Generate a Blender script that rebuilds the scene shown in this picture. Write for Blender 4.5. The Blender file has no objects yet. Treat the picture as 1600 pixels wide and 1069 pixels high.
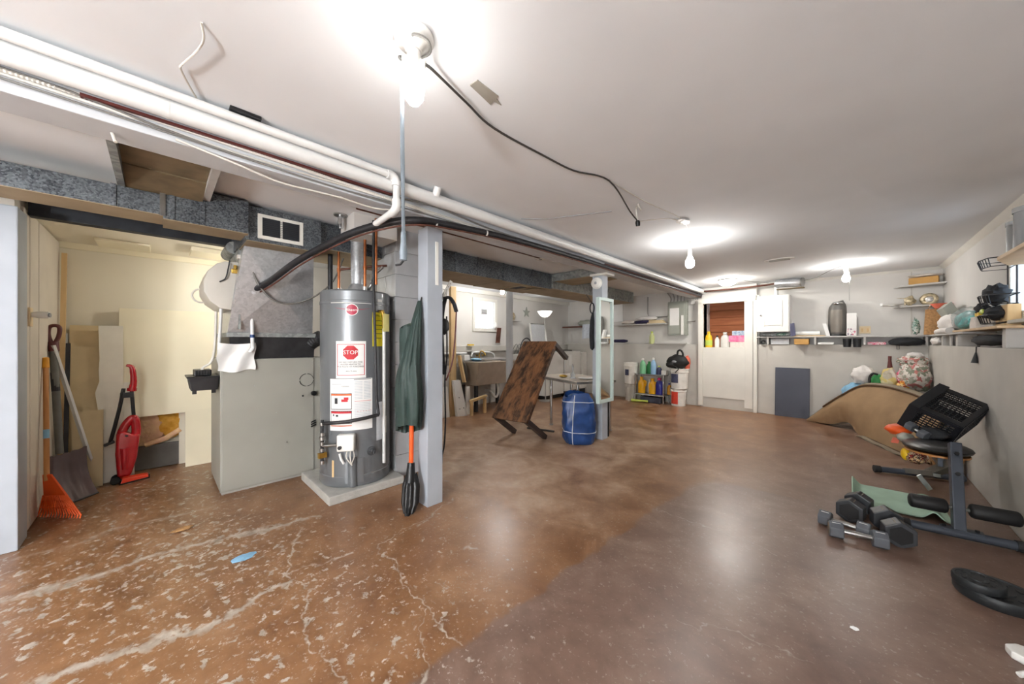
import bpy, bmesh, math, random
from mathutils import Vector, Matrix, noise as mnoise
random.seed(7)
SC = bpy.context.scene
COL = SC.collection

# ------------------------------------------------------------------ camera, world, exposure
cam_data = bpy.data.cameras.new('camera')
cam = bpy.data.objects.new('camera', cam_data)
COL.objects.link(cam)
cam.location = (0, 0, 1.2)
cam.rotation_euler = (math.pi / 2, 0, math.atan(528 / 540.0))
cam_data.sensor_width = 36
cam_data.lens = 540 / 1600 * 36
cam_data.clip_start = 0.02
SC.camera = cam

world = bpy.data.worlds.new('world')
SC.world = world
world.use_nodes = True
world.node_tree.nodes['Background'].inputs[0].default_value = (0.75, 0.85, 1.0, 1)
world.node_tree.nodes['Background'].inputs[1].default_value = 1.0

SC.view_settings.view_transform = 'Standard'
SC.view_settings.look = 'None'
SC.view_settings.gamma = 1
SC.view_settings.use_curve_mapping = False
SC.view_settings.exposure = 2.1
BULB = 95.0        # emission of a bare bulb's glass
SC.cycles.max_bounces = 6
SC.cycles.diffuse_bounces = 4
SC.cycles.glossy_bounces = 3
SC.cycles.transparent_max_bounces = 6
SC.cycles.use_adaptive_sampling = True
SC.cycles.adaptive_threshold = 0.04
SC.cycles.adaptive_min_samples = 16
SC.cycles.caustics_reflective = False
SC.cycles.caustics_refractive = False
SC.cycles.sample_clamp_indirect = 6.0

# ------------------------------------------------------------------ colour / material helpers
def lin(c):
    def f(x):
        x = x / 255.0
        return x / 12.92 if x <= 0.04045 else ((x + 0.055) / 1.055) ** 2.4
    return (f(c[0]), f(c[1]), f(c[2]), 1.0)

MATS = {}
def new_mat(name):
    m = bpy.data.materials.new(name)
    m.use_nodes = True
    nt = m.node_tree
    b = nt.nodes['Principled BSDF']
    MATS[name] = m
    return m, nt, b

def N(nt, t, **kw):
    n = nt.nodes.new(t)
    for k, v in kw.items():
        setattr(n, k, v)
    return n

def ramp(nt, fac, stops, interp='LINEAR'):
    r = nt.nodes.new('ShaderNodeValToRGB')
    r.color_ramp.interpolation = interp
    e = r.color_ramp.elements
    e[0].position, e[0].color = stops[0][0], stops[0][1]
    e[1].position, e[1].color = stops[-1][0], stops[-1][1]
    for p, c in stops[1:-1]:
        x = e.new(p)
        x.color = c
    nt.links.new(fac, r.inputs[0])
    return r.outputs[0]

def mix(nt, fac, a, b, mode='MIX'):
    n = nt.nodes.new('ShaderNodeMix')
    n.data_type = 'RGBA'
    n.blend_type = mode
    for s, v in ((0, fac), (6, a), (7, b)):
        if hasattr(v, 'is_output') or hasattr(v, 'links'):
            nt.links.new(v, n.inputs[s])
        else:
            n.inputs[s].default_value = v
    return n.outputs[2]

def mth(nt, op, a, b=0.0, c=None, clamp=False):
    n = nt.nodes.new('ShaderNodeMath')
    n.operation = op
    n.use_clamp = clamp
    for i, v in enumerate((a, b) if c is None else (a, b, c)):
        if hasattr(v, 'links'):
            nt.links.new(v, n.inputs[i])
        else:
            n.inputs[i].default_value = v
    return n.outputs[0]

def tex_noise(nt, vec, scale, detail=2, rough=0.55, dist=0.0):
    n = nt.nodes.new('ShaderNodeTexNoise')
    n.inputs['Scale'].default_value = scale
    n.inputs['Detail'].default_value = detail
    n.inputs['Roughness'].default_value = rough
    n.inputs['Distortion'].default_value = dist
    nt.links.new(vec, n.inputs['Vector'])
    return n

def obj_vec(nt, scale=(1, 1, 1)):
    tc = nt.nodes.new('ShaderNodeTexCoord')
    mp = nt.nodes.new('ShaderNodeMapping')
    mp.inputs['Scale'].default_value = scale
    nt.links.new(tc.outputs['Object'], mp.inputs['Vector'])
    return mp.outputs['Vector']

def bump(nt, b, height, strength, dist=0.01):
    n = nt.nodes.new('ShaderNodeBump')
    n.inputs['Strength'].default_value = strength
    n.inputs['Distance'].default_value = dist
    nt.links.new(height, n.inputs['Height'])
    nt.links.new(n.outputs['Normal'], b.inputs['Normal'])

def M(name, col, rough=0.55, metal=0.0, var=0.08, scale=9, bmp=0.0, bscale=60, coat=0.0, trans=0.0,
      emit=0.0, alpha=1.0, stretch=(1, 1, 1), col2=None, spec=None):
    """plain paint / plastic / cloth: colour with a little noise, optional fine relief"""
    m, nt, b = new_mat(name)
    v = obj_vec(nt, stretch)
    n = tex_noise(nt, v, scale)
    c = lin(col)
    lo = tuple(x * (1 - var) for x in c[:3]) + (1,)
    hi = tuple(min(1, x * (1 + var)) for x in c[:3]) + (1,)
    if col2:
        lo, hi = c, lin(col2)
    cc = ramp(nt, n.outputs['Fac'], [(0.33, lo), (0.67, hi)])
    nt.links.new(cc, b.inputs['Base Color'])
    b.inputs['Roughness'].default_value = rough
    b.inputs['Metallic'].default_value = metal
    if spec is not None:
        b.inputs['Specular IOR Level'].default_value = spec
    b.inputs['Coat Weight'].default_value = coat
    if trans:
        b.inputs['Transmission Weight'].default_value = trans
        b.inputs['IOR'].default_value = 1.3
    if emit:
        b.inputs['Emission Color'].default_value = c
        b.inputs['Emission Strength'].default_value = emit
    if alpha < 1:
        b.inputs['Alpha'].default_value = alpha
    if bmp:
        n2 = tex_noise(nt, v, bscale, 2)
        bump(nt, b, n2.outputs['Fac'], bmp)
    return m

def wood(name, c1, c2, axis='z', rough=0.55, scale=14):
    m, nt, b = new_mat(name)
    st = {'x': (0.06, 1, 1), 'y': (1, 0.06, 1), 'z': (1, 1, 0.06)}[axis]
    v = obj_vec(nt, st)
    n = tex_noise(nt, v, scale, 5, 0.6, 0.6)
    cc = ramp(nt, n.outputs['Fac'], [(0.3, lin(c1)), (0.7, lin(c2))])
    nt.links.new(cc, b.inputs['Base Color'])
    b.inputs['Roughness'].default_value = rough
    bump(nt, b, n.outputs['Fac'], 0.15)
    return m

def galv(name, c1, c2, rough=0.42, scale=38, metal=0.85):
    m, nt, b = new_mat(name)
    v = obj_vec(nt)
    vo = nt.nodes.new('ShaderNodeTexVoronoi')
    vo.inputs['Scale'].default_value = scale
    nt.links.new(v, vo.inputs['Vector'])
    n = tex_noise(nt, v, 5, 4)
    f = mth(nt, 'MULTIPLY', vo.outputs['Color'], 0.6)
    f = mth(nt, 'ADD', f, mth(nt, 'MULTIPLY', n.outputs['Fac'], 0.6))
    cc = ramp(nt, f, [(0.3, lin(c1)), (0.85, lin(c2))])
    nt.links.new(cc, b.inputs['Base Color'])
    b.inputs['Metallic'].default_value = metal
    b.inputs['Roughness'].default_value = rough
    return m

def emission(name, col, strength):
    m, nt, b = new_mat(name)
    b.inputs['Base Color'].default_value = lin(col)
    b.inputs['Emission Color'].default_value = lin(col)
    b.inputs['Emission Strength'].default_value = strength
    return m

def patches(name, cols, scale=14, rough=0.8, bmp=0.3, mode='voronoi'):
    """printed cloth / plastic bags: flat random patches of a few colours"""
    m, nt, b = new_mat(name)
    v = obj_vec(nt)
    d = tex_noise(nt, v, scale * 0.7, 2)
    v2 = mix(nt, 0.12, v, d.outputs['Color'])
    vo = nt.nodes.new('ShaderNodeTexVoronoi')
    vo.inputs['Scale'].default_value = scale
    nt.links.new(v2, vo.inputs['Vector'])
    sp = nt.nodes.new('ShaderNodeSeparateColor')
    nt.links.new(vo.outputs['Color'], sp.inputs[0])
    k = len(cols)
    stops = [(i / k, lin(c)) for i, c in enumerate(cols)]
    cc = ramp(nt, sp.outputs[0], stops, 'CONSTANT')
    nt.links.new(cc, b.inputs['Base Color'])
    b.inputs['Roughness'].default_value = rough
    n2 = tex_noise(nt, v, 18, 3)
    bump(nt, b, n2.outputs['Fac'], bmp, 0.02)
    return m

# ------------------------------------------------------------------ geometry helpers
class G:
    def __init__(self):
        self.v, self.f = [], []
    def add(self, vs, fs):
        o = len(self.v)
        self.v += [Vector(p) for p in vs]
        self.f += [tuple(i + o for i in f) for f in fs]
        return self
    def box(self, x0, x1, y0, y1, z0, z1):
        return self.add([(x0, y0, z0), (x1, y0, z0), (x1, y1, z0), (x0, y1, z0), (x0, y0, z1), (x1, y0, z1), (x1, y1, z1), (x0, y1, z1)],
                        [(0, 3, 2, 1), (4, 5, 6, 7), (0, 1, 5, 4), (1, 2, 6, 5), (2, 3, 7, 6), (3, 0, 4, 7)])
    def obox(self, c, a, b, d):
        """oriented box: centre and three half-axis vectors"""
        c, a, b, d = Vector(c), Vector(a), Vector(b), Vector(d)
        if a.cross(b).dot(d) < 0:
            a = -a
        P = [c + sx * a + sy * b + sz * d for sz in (-1, 1) for sx, sy in ((-1, -1), (1, -1), (1, 1), (-1, 1))]
        return self.add(P, [(0, 3, 2, 1), (4, 5, 6, 7), (0, 1, 5, 4), (1, 2, 6, 5), (2, 3, 7, 6), (3, 0, 4, 7)])
    def hexa(self, P):
        """eight corners: bottom ring then top ring"""
        return self.add(P, [(0, 3, 2, 1), (4, 5, 6, 7), (0, 1, 5, 4), (1, 2, 6, 5), (2, 3, 7, 6), (3, 0, 4, 7)])
    def tube(self, pts, r, n=8, cap=True, flat=1.0):
        pts = [Vector(p) for p in pts]
        k = len(pts)
        rs = r if isinstance(r, (list, tuple)) else [r] * k
        T = []
        for i in range(k):
            t = (pts[min(i + 1, k - 1)] - pts[max(i - 1, 0)])
            T.append(t.normalized() if t.length > 1e-9 else Vector((0, 0, 1)))
        up = Vector((0, 0, 1)) if abs(T[0].z) < 0.9 else Vector((1, 0, 0))
        u = T[0].cross(up).normalized()
        vs, fs = [], []
        for i in range(k):
            u = (u - T[i] * u.dot(T[i]))
            u = u.normalized() if u.length > 1e-6 else T[i].orthogonal().normalized()
            w = T[i].cross(u)
            for j in range(n):
                a = 2 * math.pi * j / n
                vs.append(pts[i] + (u * math.cos(a) + w * (math.sin(a) * flat)) * rs[i])
        for i in range(k - 1):
            for j in range(n):
                j2 = (j + 1) % n
                fs.append((i * n + j, i * n + j2, (i + 1) * n + j2, (i + 1) * n + j))
        if cap:
            fs.append(tuple(range(n - 1, -1, -1)))
            fs.append(tuple((k - 1) * n + j for j in range(n)))
        return self.add(vs, fs)
    def cyl(self, p0, p1, r, n=16, r1=None):
        return self.tube([p0, p1], [r, r if r1 is None else r1], n)
    def lathe(self, c, prof, n=24, mat=None):
        """profile [(r, h)...] turned round z at c; mat rotates it"""
        R = mat or Matrix.Identity(3)
        c = Vector(c)
        vs, fs = [], []
        k = len(prof)
        for r, h in prof:
            for j in range(n):
                a = 2 * math.pi * j / n
                vs.append(c + R @ Vector((r * math.cos(a), r * math.sin(a), h)))
        for i in range(k - 1):
            for j in range(n):
                j2 = (j + 1) % n
                fs.append((i * n + j, i * n + j2, (i + 1) * n + j2, (i + 1) * n + j))
        if prof[0][0] > 1e-6:
            fs.append(tuple(range(n - 1, -1, -1)))
        if prof[-1][0] > 1e-6:
            fs.append(tuple((k - 1) * n + j for j in range(n)))
        return self.add(vs, fs)
    def prism(self, poly, vec):
        """planar polygon (3-D points) pushed along vec"""
        P = [Vector(p) for p in poly]
        vec = Vector(vec)
        k = len(P)
        nrm = Vector((0, 0, 0))
        for i in range(k):
            nrm += P[i].cross(P[(i + 1) % k])
        if nrm.dot(vec) < 0:
            P.reverse()
        vs = P + [p + vec for p in P]
        fs = [tuple(range(k - 1, -1, -1)), tuple(range(k, 2 * k))]
        fs += [(i, (i + 1) % k, k + (i + 1) % k, k + i) for i in range(k)]
        return self.add(vs, fs)
    def ell(self, c, r, nu=20, nv=12, seed=0, amp=0.0, freq=3.0, flatten=None):
        """ellipsoid, crumpled by noise; flatten = lowest z kept"""
        c = Vector(c)
        vs, fs = [], []
        def P(d):
            k = 1.0
            if amp:
                q = d * freq + Vector((seed * 3.1, seed * 1.7, seed * 0.9))
                k += amp * mnoise.noise(q) + amp * 0.5 * mnoise.noise(q * 2.7)
            p = c + Vector((d.x * r[0], d.y * r[1], d.z * r[2])) * k
            if flatten is not None and p.z < flatten:
                p.z = flatten
            return p
        vs.append(P(Vector((0, 0, -1))))
        for i in range(1, nv):
            ph = math.pi * i / nv - math.pi / 2
            for j in range(nu):
                a = 2 * math.pi * j / nu
                vs.append(P(Vector((math.cos(ph) * math.cos(a), math.cos(ph) * math.sin(a), math.sin(ph)))))
        vs.append(P(Vector((0, 0, 1))))
        for j in range(nu):
            fs.append((0, 1 + (j + 1) % nu, 1 + j))
        for i in range(nv - 2):
            for j in range(nu):
                a, b = 1 + i * nu + j, 1 + i * nu + (j + 1) % nu
                fs.append((a, b, b + nu, a + nu))
        t = len(vs) - 1
        for j in range(nu):
            fs.append((t, t - nu + j, t - nu + (j + 1) % nu))
        return self.add(vs, fs)
    def sheet(self, fn, nu, nv, thick=0.0):
        """surface fn(u, v) in 0..1, given a thickness"""
        P = [[Vector(fn(i / nu, j / nv)) for j in range(nv + 1)] for i in range(nu + 1)]
        def nrm(i, j):
            a = P[min(i + 1, nu)][j] - P[max(i - 1, 0)][j]
            b = P[i][min(j + 1, nv)] - P[i][max(j - 1, 0)]
            n = a.cross(b)
            return n.normalized() if n.length > 1e-9 else Vector((0, 0, 1))
        W = nv + 1
        top = [P[i][j] for i in range(nu + 1) for j in range(W)]
        fs = [(i * W + j, (i + 1) * W + j, (i + 1) * W + j + 1, i * W + j + 1) for i in range(nu) for j in range(nv)]
        if not thick:
            return self.add(top, fs)
        bot = [P[i][j] - nrm(i, j) * thick for i in range(nu + 1) for j in range(W)]
        K = len(top)
        fs2 = [tuple(K + q for q in reversed(f)) for f in fs]
        rim = []
        for j in range(nv):
            rim.append((j, j + 1, K + j + 1, K + j))
            o = nu * W
            rim.append((o + j + 1, o + j, K + o + j, K + o + j + 1))
        for i in range(nu):
            a, b = i * W, (i + 1) * W
            rim.append((b, a, K + a, K + b))
            rim.append((a + nv, b + nv, K + b + nv, K + a + nv))
        return self.add(top + bot, fs + fs2 + rim)
    def torus(self, c, R, r, nu=24, nv=8, axis='z', sx=1.0, sy=1.0):
        pts = []
        for i in range(nu + 1):
            a = 2 * math.pi * i / nu
            x, y = R * sx * math.cos(a), R * sy * math.sin(a)
            p = {'z': (x, y, 0), 'x': (0, x, y), 'y': (x, 0, y)}[axis]
            pts.append(Vector(c) + Vector(p))
        return self.tube(pts, r, nv, cap=False)

def text_mesh(s, size, align='CENTER'):
    cu = bpy.data.curves.new('lettering', 'FONT')
    cu.body = s
    cu.size = size
    cu.align_x = align
    cu.align_y = 'CENTER'
    cu.resolution_u = 2
    ob = bpy.data.objects.new('lettering', cu)
    COL.objects.link(ob)
    bpy.context.view_layer.update()
    dg = bpy.context.evaluated_depsgraph_get()
    me = bpy.data.meshes.new_from_object(ob.evaluated_get(dg))
    vs = [v.co.copy() for v in me.vertices]
    fs = [tuple(p.vertices) for p in me.polygons]
    bpy.data.objects.remove(ob)
    bpy.data.curves.remove(cu)
    bpy.data.meshes.remove(me)
    return vs, fs

def tag(o, label=None, cat=None, group=None, kind=None):
    if label: o['label'] = label
    if cat: o['category'] = cat
    if group: o['group'] = group
    if kind: o['kind'] = kind
    return o

def org(o):
    return Vector(o.get('_o', (0, 0, 0))) if o else Vector((0, 0, 0))
ORG = {}

def obj(name, g, mat, parent=None, bev=0.0, smooth=None, label=None, cat=None, group=None, kind=None, seg=2):
    """one mesh object; world-coordinate vertices are stored about the origin of its thing"""
    if parent is not None:
        o0 = ORG[parent.name]
    else:
        xs = [p.x for p in g.v]; ys = [p.y for p in g.v]; zs = [p.z for p in g.v]
        o0 = Vector(((min(xs) + max(xs)) / 2, (min(ys) + max(ys)) / 2, min(zs)))
    me = bpy.data.meshes.new(name)
    me.from_pydata([p - o0 for p in g.v], [], g.f)
    if bev:
        bm = bmesh.new(); bm.from_mesh(me)
        es = [e for e in bm.edges if len(e.link_faces) == 2 and e.calc_face_angle(0) > 0.5]
        bmesh.ops.bevel(bm, geom=es, offset=bev, segments=seg, affect='EDGES', profile=0.6, clamp_overlap=True)
        bm.to_mesh(me); bm.free()
    me.update()
    if smooth is not None:
        me.shade_smooth()
        me.set_sharp_from_angle(angle=math.radians(smooth))
    me.materials.append(MATS[mat] if isinstance(mat, str) else mat)
    o = bpy.data.objects.new(name, me)
    COL.objects.link(o)
    if parent is not None:
        o.parent = parent
        ORG[o.name] = o0
    else:
        o.location = o0
        ORG[o.name] = o0
    tag(o, label, cat, group, kind)
    return o

def thing(name, loc, label, cat, group=None):
    o = bpy.data.objects.new(name, None)
    o.empty_display_size = 0.05
    COL.objects.link(o)
    o.location = loc
    ORG[o.name] = Vector(loc)
    return tag(o, label, cat, group)

def struct(name, g, mat, bev=0.0, smooth=None, parent=None):
    return obj(name, g, mat, parent, bev, smooth, kind=None if parent else 'structure')

def rotz(a):
    return Matrix.Rotation(a, 3, 'Z')

def arc(c, r, a0, a1, n, axis='z'):
    out = []
    for i in range(n + 1):
        a = a0 + (a1 - a0) * i / n
        x, y = r * math.cos(a), r * math.sin(a)
        p = {'z': (x, y, 0), 'x': (0, x, y), 'y': (x, 0, y)}[axis]
        out.append(Vector(c) + Vector(p))
    return out

def spline(pts, k=6):
    """Catmull-Rom through the points"""
    P = [Vector(p) for p in pts]
    P = [P[0] * 2 - P[1]] + P + [P[-1] * 2 - P[-2]]
    out = []
    for i in range(1, len(P) - 2):
        for j in range(k):
            t = j / k
            a, b, c, d = P[i - 1], P[i], P[i + 1], P[i + 2]
            out.append(0.5 * ((2 * b) + (c - a) * t + (2 * a - 5 * b + 4 * c - d) * t * t + (3 * b - a - 3 * c + d) * t ** 3))
    out.append(P[-2])
    return out

# ------------------------------------------------------------------ materials
M('ceiling_paint', (236, 239, 242), 0.85, var=0.03, scale=1.5)
M('wall_paint', (212, 210, 206), 0.8, var=0.04, scale=2)
M('lower_wall_paint', (194, 191, 184), 0.75, var=0.05, scale=3)
M('white_paint', (226, 224, 216), 0.5, var=0.03, scale=4)
M('cream_board', (240, 232, 206), 0.85, var=0.03, scale=3)
M('cream_wall', (234, 228, 210), 0.85, var=0.03, scale=2)
M('panel_board', (214, 205, 192), 0.7, var=0.05, scale=3)
M('post_grey', (174, 181, 190), 0.5, var=0.05, scale=5)
M('beam_grey', (196, 199, 203), 0.5, var=0.05, scale=5)
M('block_grey', (172, 174, 177), 0.5, var=0.05, scale=6)
M('pvc_white', (222, 223, 222), 0.35, var=0.03)
M('plastic_white', (236, 235, 230), 0.35, var=0.02)
M('cable_white', (214, 210, 202), 0.5, var=0.05)
M('cable_grey', (120, 118, 114), 0.5)
M('cable_dark', (62, 58, 54), 0.55)
M('black_plastic', (26, 27, 29), 0.4, var=0.2)
M('black_rubber', (30, 30, 31), 0.7, var=0.2)
M('foam_black', (24, 24, 25), 0.6, var=0.15)
M('insulation_black', (34, 34, 38), 0.5, var=0.25, scale=20, bmp=0.2)
M('copper', (184, 112, 70), 0.35, 0.9, var=0.3, scale=12)
M('copper_old', (104, 66, 54), 0.55, 0.4, var=0.25, scale=14)
M('brass', (196, 160, 78), 0.3, 0.9, var=0.2)
M('chrome', (200, 202, 204), 0.18, 1.0, var=0.05)
M('steel', (168, 168, 166), 0.3, 0.9, var=0.1)
M('iron_dark', (62, 62, 64), 0.5, 0.6, var=0.2)
M('furnace_paint', (157, 156, 147), 0.45, 0.0, var=0.04, scale=3)
M('heater_grey', (116, 120, 124), 0.28, 0.25, var=0.04, scale=3, coat=0.25)
M('heater_dark', (84, 87, 90), 0.35, 0.2)
galv('galvanized', (48, 53, 60), (126, 133, 139), 0.45, 130, 0.55)
galv('galvanized_bright', (174, 178, 182), (200, 203, 206), 0.3, 60, 0.6)
galv('galvanized_dull', (120, 124, 124), (168, 172, 170), 0.6, 30, 0.45)
M('duct_black', (38, 42, 48), 0.6, 0.2, var=0.3, scale=10)
M('duct_tan', (158, 142, 116), 0.75, var=0.1, scale=5)
M('panned_brown', (120, 104, 78), 0.75, var=0.18, scale=9)
M('red_plastic', (176, 16, 28), 0.25, var=0.06, coat=0.4)
M('red_orange_plastic', (226, 62, 30), 0.35)
M('orange_plastic', (238, 92, 24), 0.5, var=0.06)
M('maroon_plastic', (96, 44, 40), 0.45)
M('scoop_plastic', (92, 74, 74), 0.45, var=0.15, scale=6)
wood('wood_handle', (176, 116, 62), (206, 148, 88))
M('yellow_plastic', (240, 196, 30), 0.4, var=0.05)
M('mustard_grip', (226, 158, 40), 0.5)
M('drywall_white', (232, 228, 216), 0.85, var=0.03)
M('drywall_tan', (216, 196, 156), 0.85, var=0.04)
M('drywall_paper', (226, 208, 168), 0.85, var=0.04)
M('fiberglass_pink', (226, 178, 150), 0.95, col2=(240, 206, 160), scale=14, bmp=0.9, bscale=22)
M('fiberglass_yellow', (206, 146, 40), 0.95, col2=(236, 184, 84), scale=16, bmp=0.9, bscale=26)
M('dark_grey_board', (104, 102, 98), 0.7, var=0.1)
M('coat_green', (44, 62, 58), 0.6, var=0.2, scale=7, bmp=0.15, bscale=30)
M('paper_white', (238, 238, 236), 0.8, var=0.02)
M('paper_grey', (206, 210, 214), 0.8, var=0.06, scale=40)
M('label_yellow', (240, 224, 40), 0.6, var=0.02)
M('tag_cream', (236, 226, 150), 0.7)
M('ink_red', (196, 36, 48), 0.6, var=0.02)
M('ink_dark', (48, 48, 52), 0.7, var=0.02)
M('ink_grey', (150, 152, 156), 0.7)
M('ink_orange', (226, 110, 62), 0.7)
M('logo_red', (170, 28, 62), 0.4, var=0.02)
M('glass_clear', (235, 245, 250), 0.05, trans=0.95, var=0.0)
M('pole_plastic', (178, 192, 204), 0.25, trans=0.6, var=0.1)
M('tarp_brown', (150, 122, 90), 0.85, var=0.1, scale=5, bmp=0.12, bscale=90)
M('tarp_back', (140, 128, 110), 0.85, var=0.08, scale=5)
M('tarp_edge', (92, 66, 44), 0.85)
M('tarp_blue', (32, 66, 122), 0.4, var=0.2, scale=8, bmp=0.25, bscale=12)
M('rope_white', (220, 222, 224), 0.7)
M('navy_board', (62, 66, 80), 0.45, var=0.06, scale=3)
M('cardboard', (196, 152, 88), 0.8, var=0.06)
M('pine', (222, 190, 140), 0.6, var=0.06, stretch=(1, 1, 0.1), scale=20)
M('shelf_wood', (206, 178, 140), 0.6, var=0.06)
M('shelf_grey', (190, 188, 184), 0.6, var=0.04)
M('humidifier_shell', (200, 196, 187), 0.45, var=0.03)
M('table_pale', (198, 188, 176), 0.5, var=0.05)
M('concrete_sink', (182, 170, 156), 0.75, var=0.08, scale=7, bmp=0.2, bscale=30)
M('concrete_pad', (176, 174, 168), 0.85, var=0.1, scale=10, bmp=0.3, bscale=40)
M('appliance_white', (222, 221, 217), 0.3, var=0.02)
M('lamp_shade', (250, 248, 242), 0.4, emit=0.5)
M('mirror_glass', (235, 238, 236), 0.02, 1.0, var=0.0)
M('frame_mint', (206, 226, 222), 0.4, var=0.03)
M('mat_green', (168, 198, 178), 0.8, var=0.07, scale=7, bmp=0.1, bscale=80)
M('weight_hex', (58, 60, 64), 0.45, var=0.2)
M('weight_hex_grey', (92, 96, 102), 0.4, var=0.12)
M('weight_rim', (132, 120, 104), 0.6, var=0.2)
M('bench_steel', (72, 78, 88), 0.4, 0.3, var=0.08)
M('bench_steel_old', (112, 112, 106), 0.5, 0.4, var=0.15)
M('vinyl_black', (22, 22, 23), 0.35, var=0.15)
M('crate_black', (28, 30, 35), 0.45, var=0.1)
M('weight_iron', (40, 43, 45), 0.5, 0.2, var=0.2)
M('bottle_green', (72, 160, 92), 0.3, trans=0.2)
M('bottle_mint', (132, 200, 150), 0.3)
M('bottle_blue', (150, 190, 222), 0.3)
M('bottle_gold', (240, 178, 24), 0.3)
M('bottle_navy', (24, 26, 118), 0.3)
M('bottle_pink', (206, 36, 104), 0.3)
M('bottle_purple', (64, 66, 110), 0.3)
M('bottle_clear', (214, 212, 206), 0.3, var=0.05)
M('lime', (196, 214, 96), 0.4)
M('lime_light', (206, 214, 150), 0.4)
M('bucket_white', (232, 230, 224), 0.4)
M('bucket_grey', (192, 188, 180), 0.45)
M('lid_grey', (160, 156, 146), 0.4)
M('label_navy', (66, 70, 100), 0.6, var=0.35, scale=60)
M('label_red', (206, 60, 40), 0.6, var=0.1)
M('bag_black', (28, 28, 28), 0.65, var=0.25, scale=12, bmp=0.25, bscale=20)
M('cloth_red', (226, 116, 92), 0.8)
M('cloth_white', (226, 222, 218), 0.9, var=0.06, scale=10, bmp=0.5, bscale=9)
M('cloth_blue_white', (196, 204, 214), 0.9, var=0.1, scale=20, bmp=0.4, bscale=12)
M('cloth_lightblue', (132, 178, 208), 0.8, var=0.15, bmp=0.4, bscale=12)
M('cloth_dark', (38, 40, 44), 0.85, var=0.2, bmp=0.4, bscale=14)
M('cloth_navy', (44, 40, 72), 0.85)
M('cloth_teal', (96, 176, 176), 0.6, var=0.3, scale=12, bmp=0.3)
M('film_clear', (214, 222, 222), 0.25, var=0.1, alpha=0.32, bmp=0.8, bscale=14)
M('panel_grey', (158, 162, 152), 0.45, var=0.04)
M('conduit', (164, 162, 158), 0.4, 0.5)
M('almond', (226, 204, 164), 0.5, var=0.03)
M('purifier_grey', (128, 122, 114), 0.45, 0.3, var=0.06)
M('purifier_dark', (96, 94, 90), 0.45)
M('gold_figure', (190, 176, 146), 0.35, 0.4, var=0.4, scale=30, bmp=0.5, bscale=40)
M('silver_figure', (206, 204, 200), 0.3, 0.4, var=0.15)
M('wicker', (168, 128, 84), 0.8, var=0.25, scale=50)
M('clear_plastic', (226, 230, 232), 0.15, trans=0.6, var=0.03)
M('plank_red', (146, 82, 46), 0.7, col2=(172, 104, 62), scale=9, stretch=(0.25, 1, 2.2), bmp=0.15)
M('pink_box', (214, 70, 130), 0.6, col2=(236, 150, 180), scale=14)
M('pale_box', (222, 214, 206), 0.6, var=0.08, scale=30)
M('blue_box', (196, 206, 216), 0.6, col2=(120, 150, 180), scale=30)
M('glass_block', (236, 240, 246), 0.3, emit=0.15, var=0.04, scale=18)
M('window_sky', (214, 232, 250), 0.3, emit=0.8)
M('window_curtain', (226, 232, 240), 0.8, emit=0.25)
patches('floral_cloth', [(212, 204, 194), (128, 134, 116), (196, 128, 120), (220, 212, 202), (160, 158, 142), (184, 112, 108), (222, 216, 208)], 26)
patches('pink_print', [(226, 84, 120), (240, 210, 214), (206, 60, 96), (236, 170, 190)], 40)
patches('snack_print', [(90, 54, 44), (206, 170, 120), (150, 40, 36), (60, 44, 40), (220, 200, 170)], 60)
patches('autumn_print', [(196, 116, 34), (222, 168, 60), (150, 52, 40), (226, 200, 150)], 40)
patches('floral_pack', [(236, 232, 232), (236, 232, 232), (206, 120, 140), (236, 232, 232), (120, 110, 130)], 40, 0.5, 0.0)
patches('green_pack', [(96, 140, 124), (190, 200, 196), (52, 110, 96), (226, 226, 222)], 50, 0.6, 0.1)
patches('plastic_bag_print', [(216, 208, 190), (226, 214, 172), (200, 190, 170), (220, 200, 130)], 12)
M('table_leg', (62, 50, 46), 0.5)
emission('bulb_glow', (255, 251, 246), BULB * 0.36)
emission('bulb_glow_near', (255, 251, 246), BULB * 0.13)
emission('bulb_glow_laundry', (255, 251, 246), BULB * 1.4)
emission('bulb_glow_alcove', (255, 248, 232), BULB * 1.3)
emission('globe_glow', (255, 250, 242), BULB * 0.35)
emission('fill_globe_glow', (250, 252, 255), BULB * 0.75)
emission('fill_dome_glow_side', (250, 252, 255), BULB * 0.1)
emission('fill_dome_glow_near', (250, 252, 255), BULB * 0.4)

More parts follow.
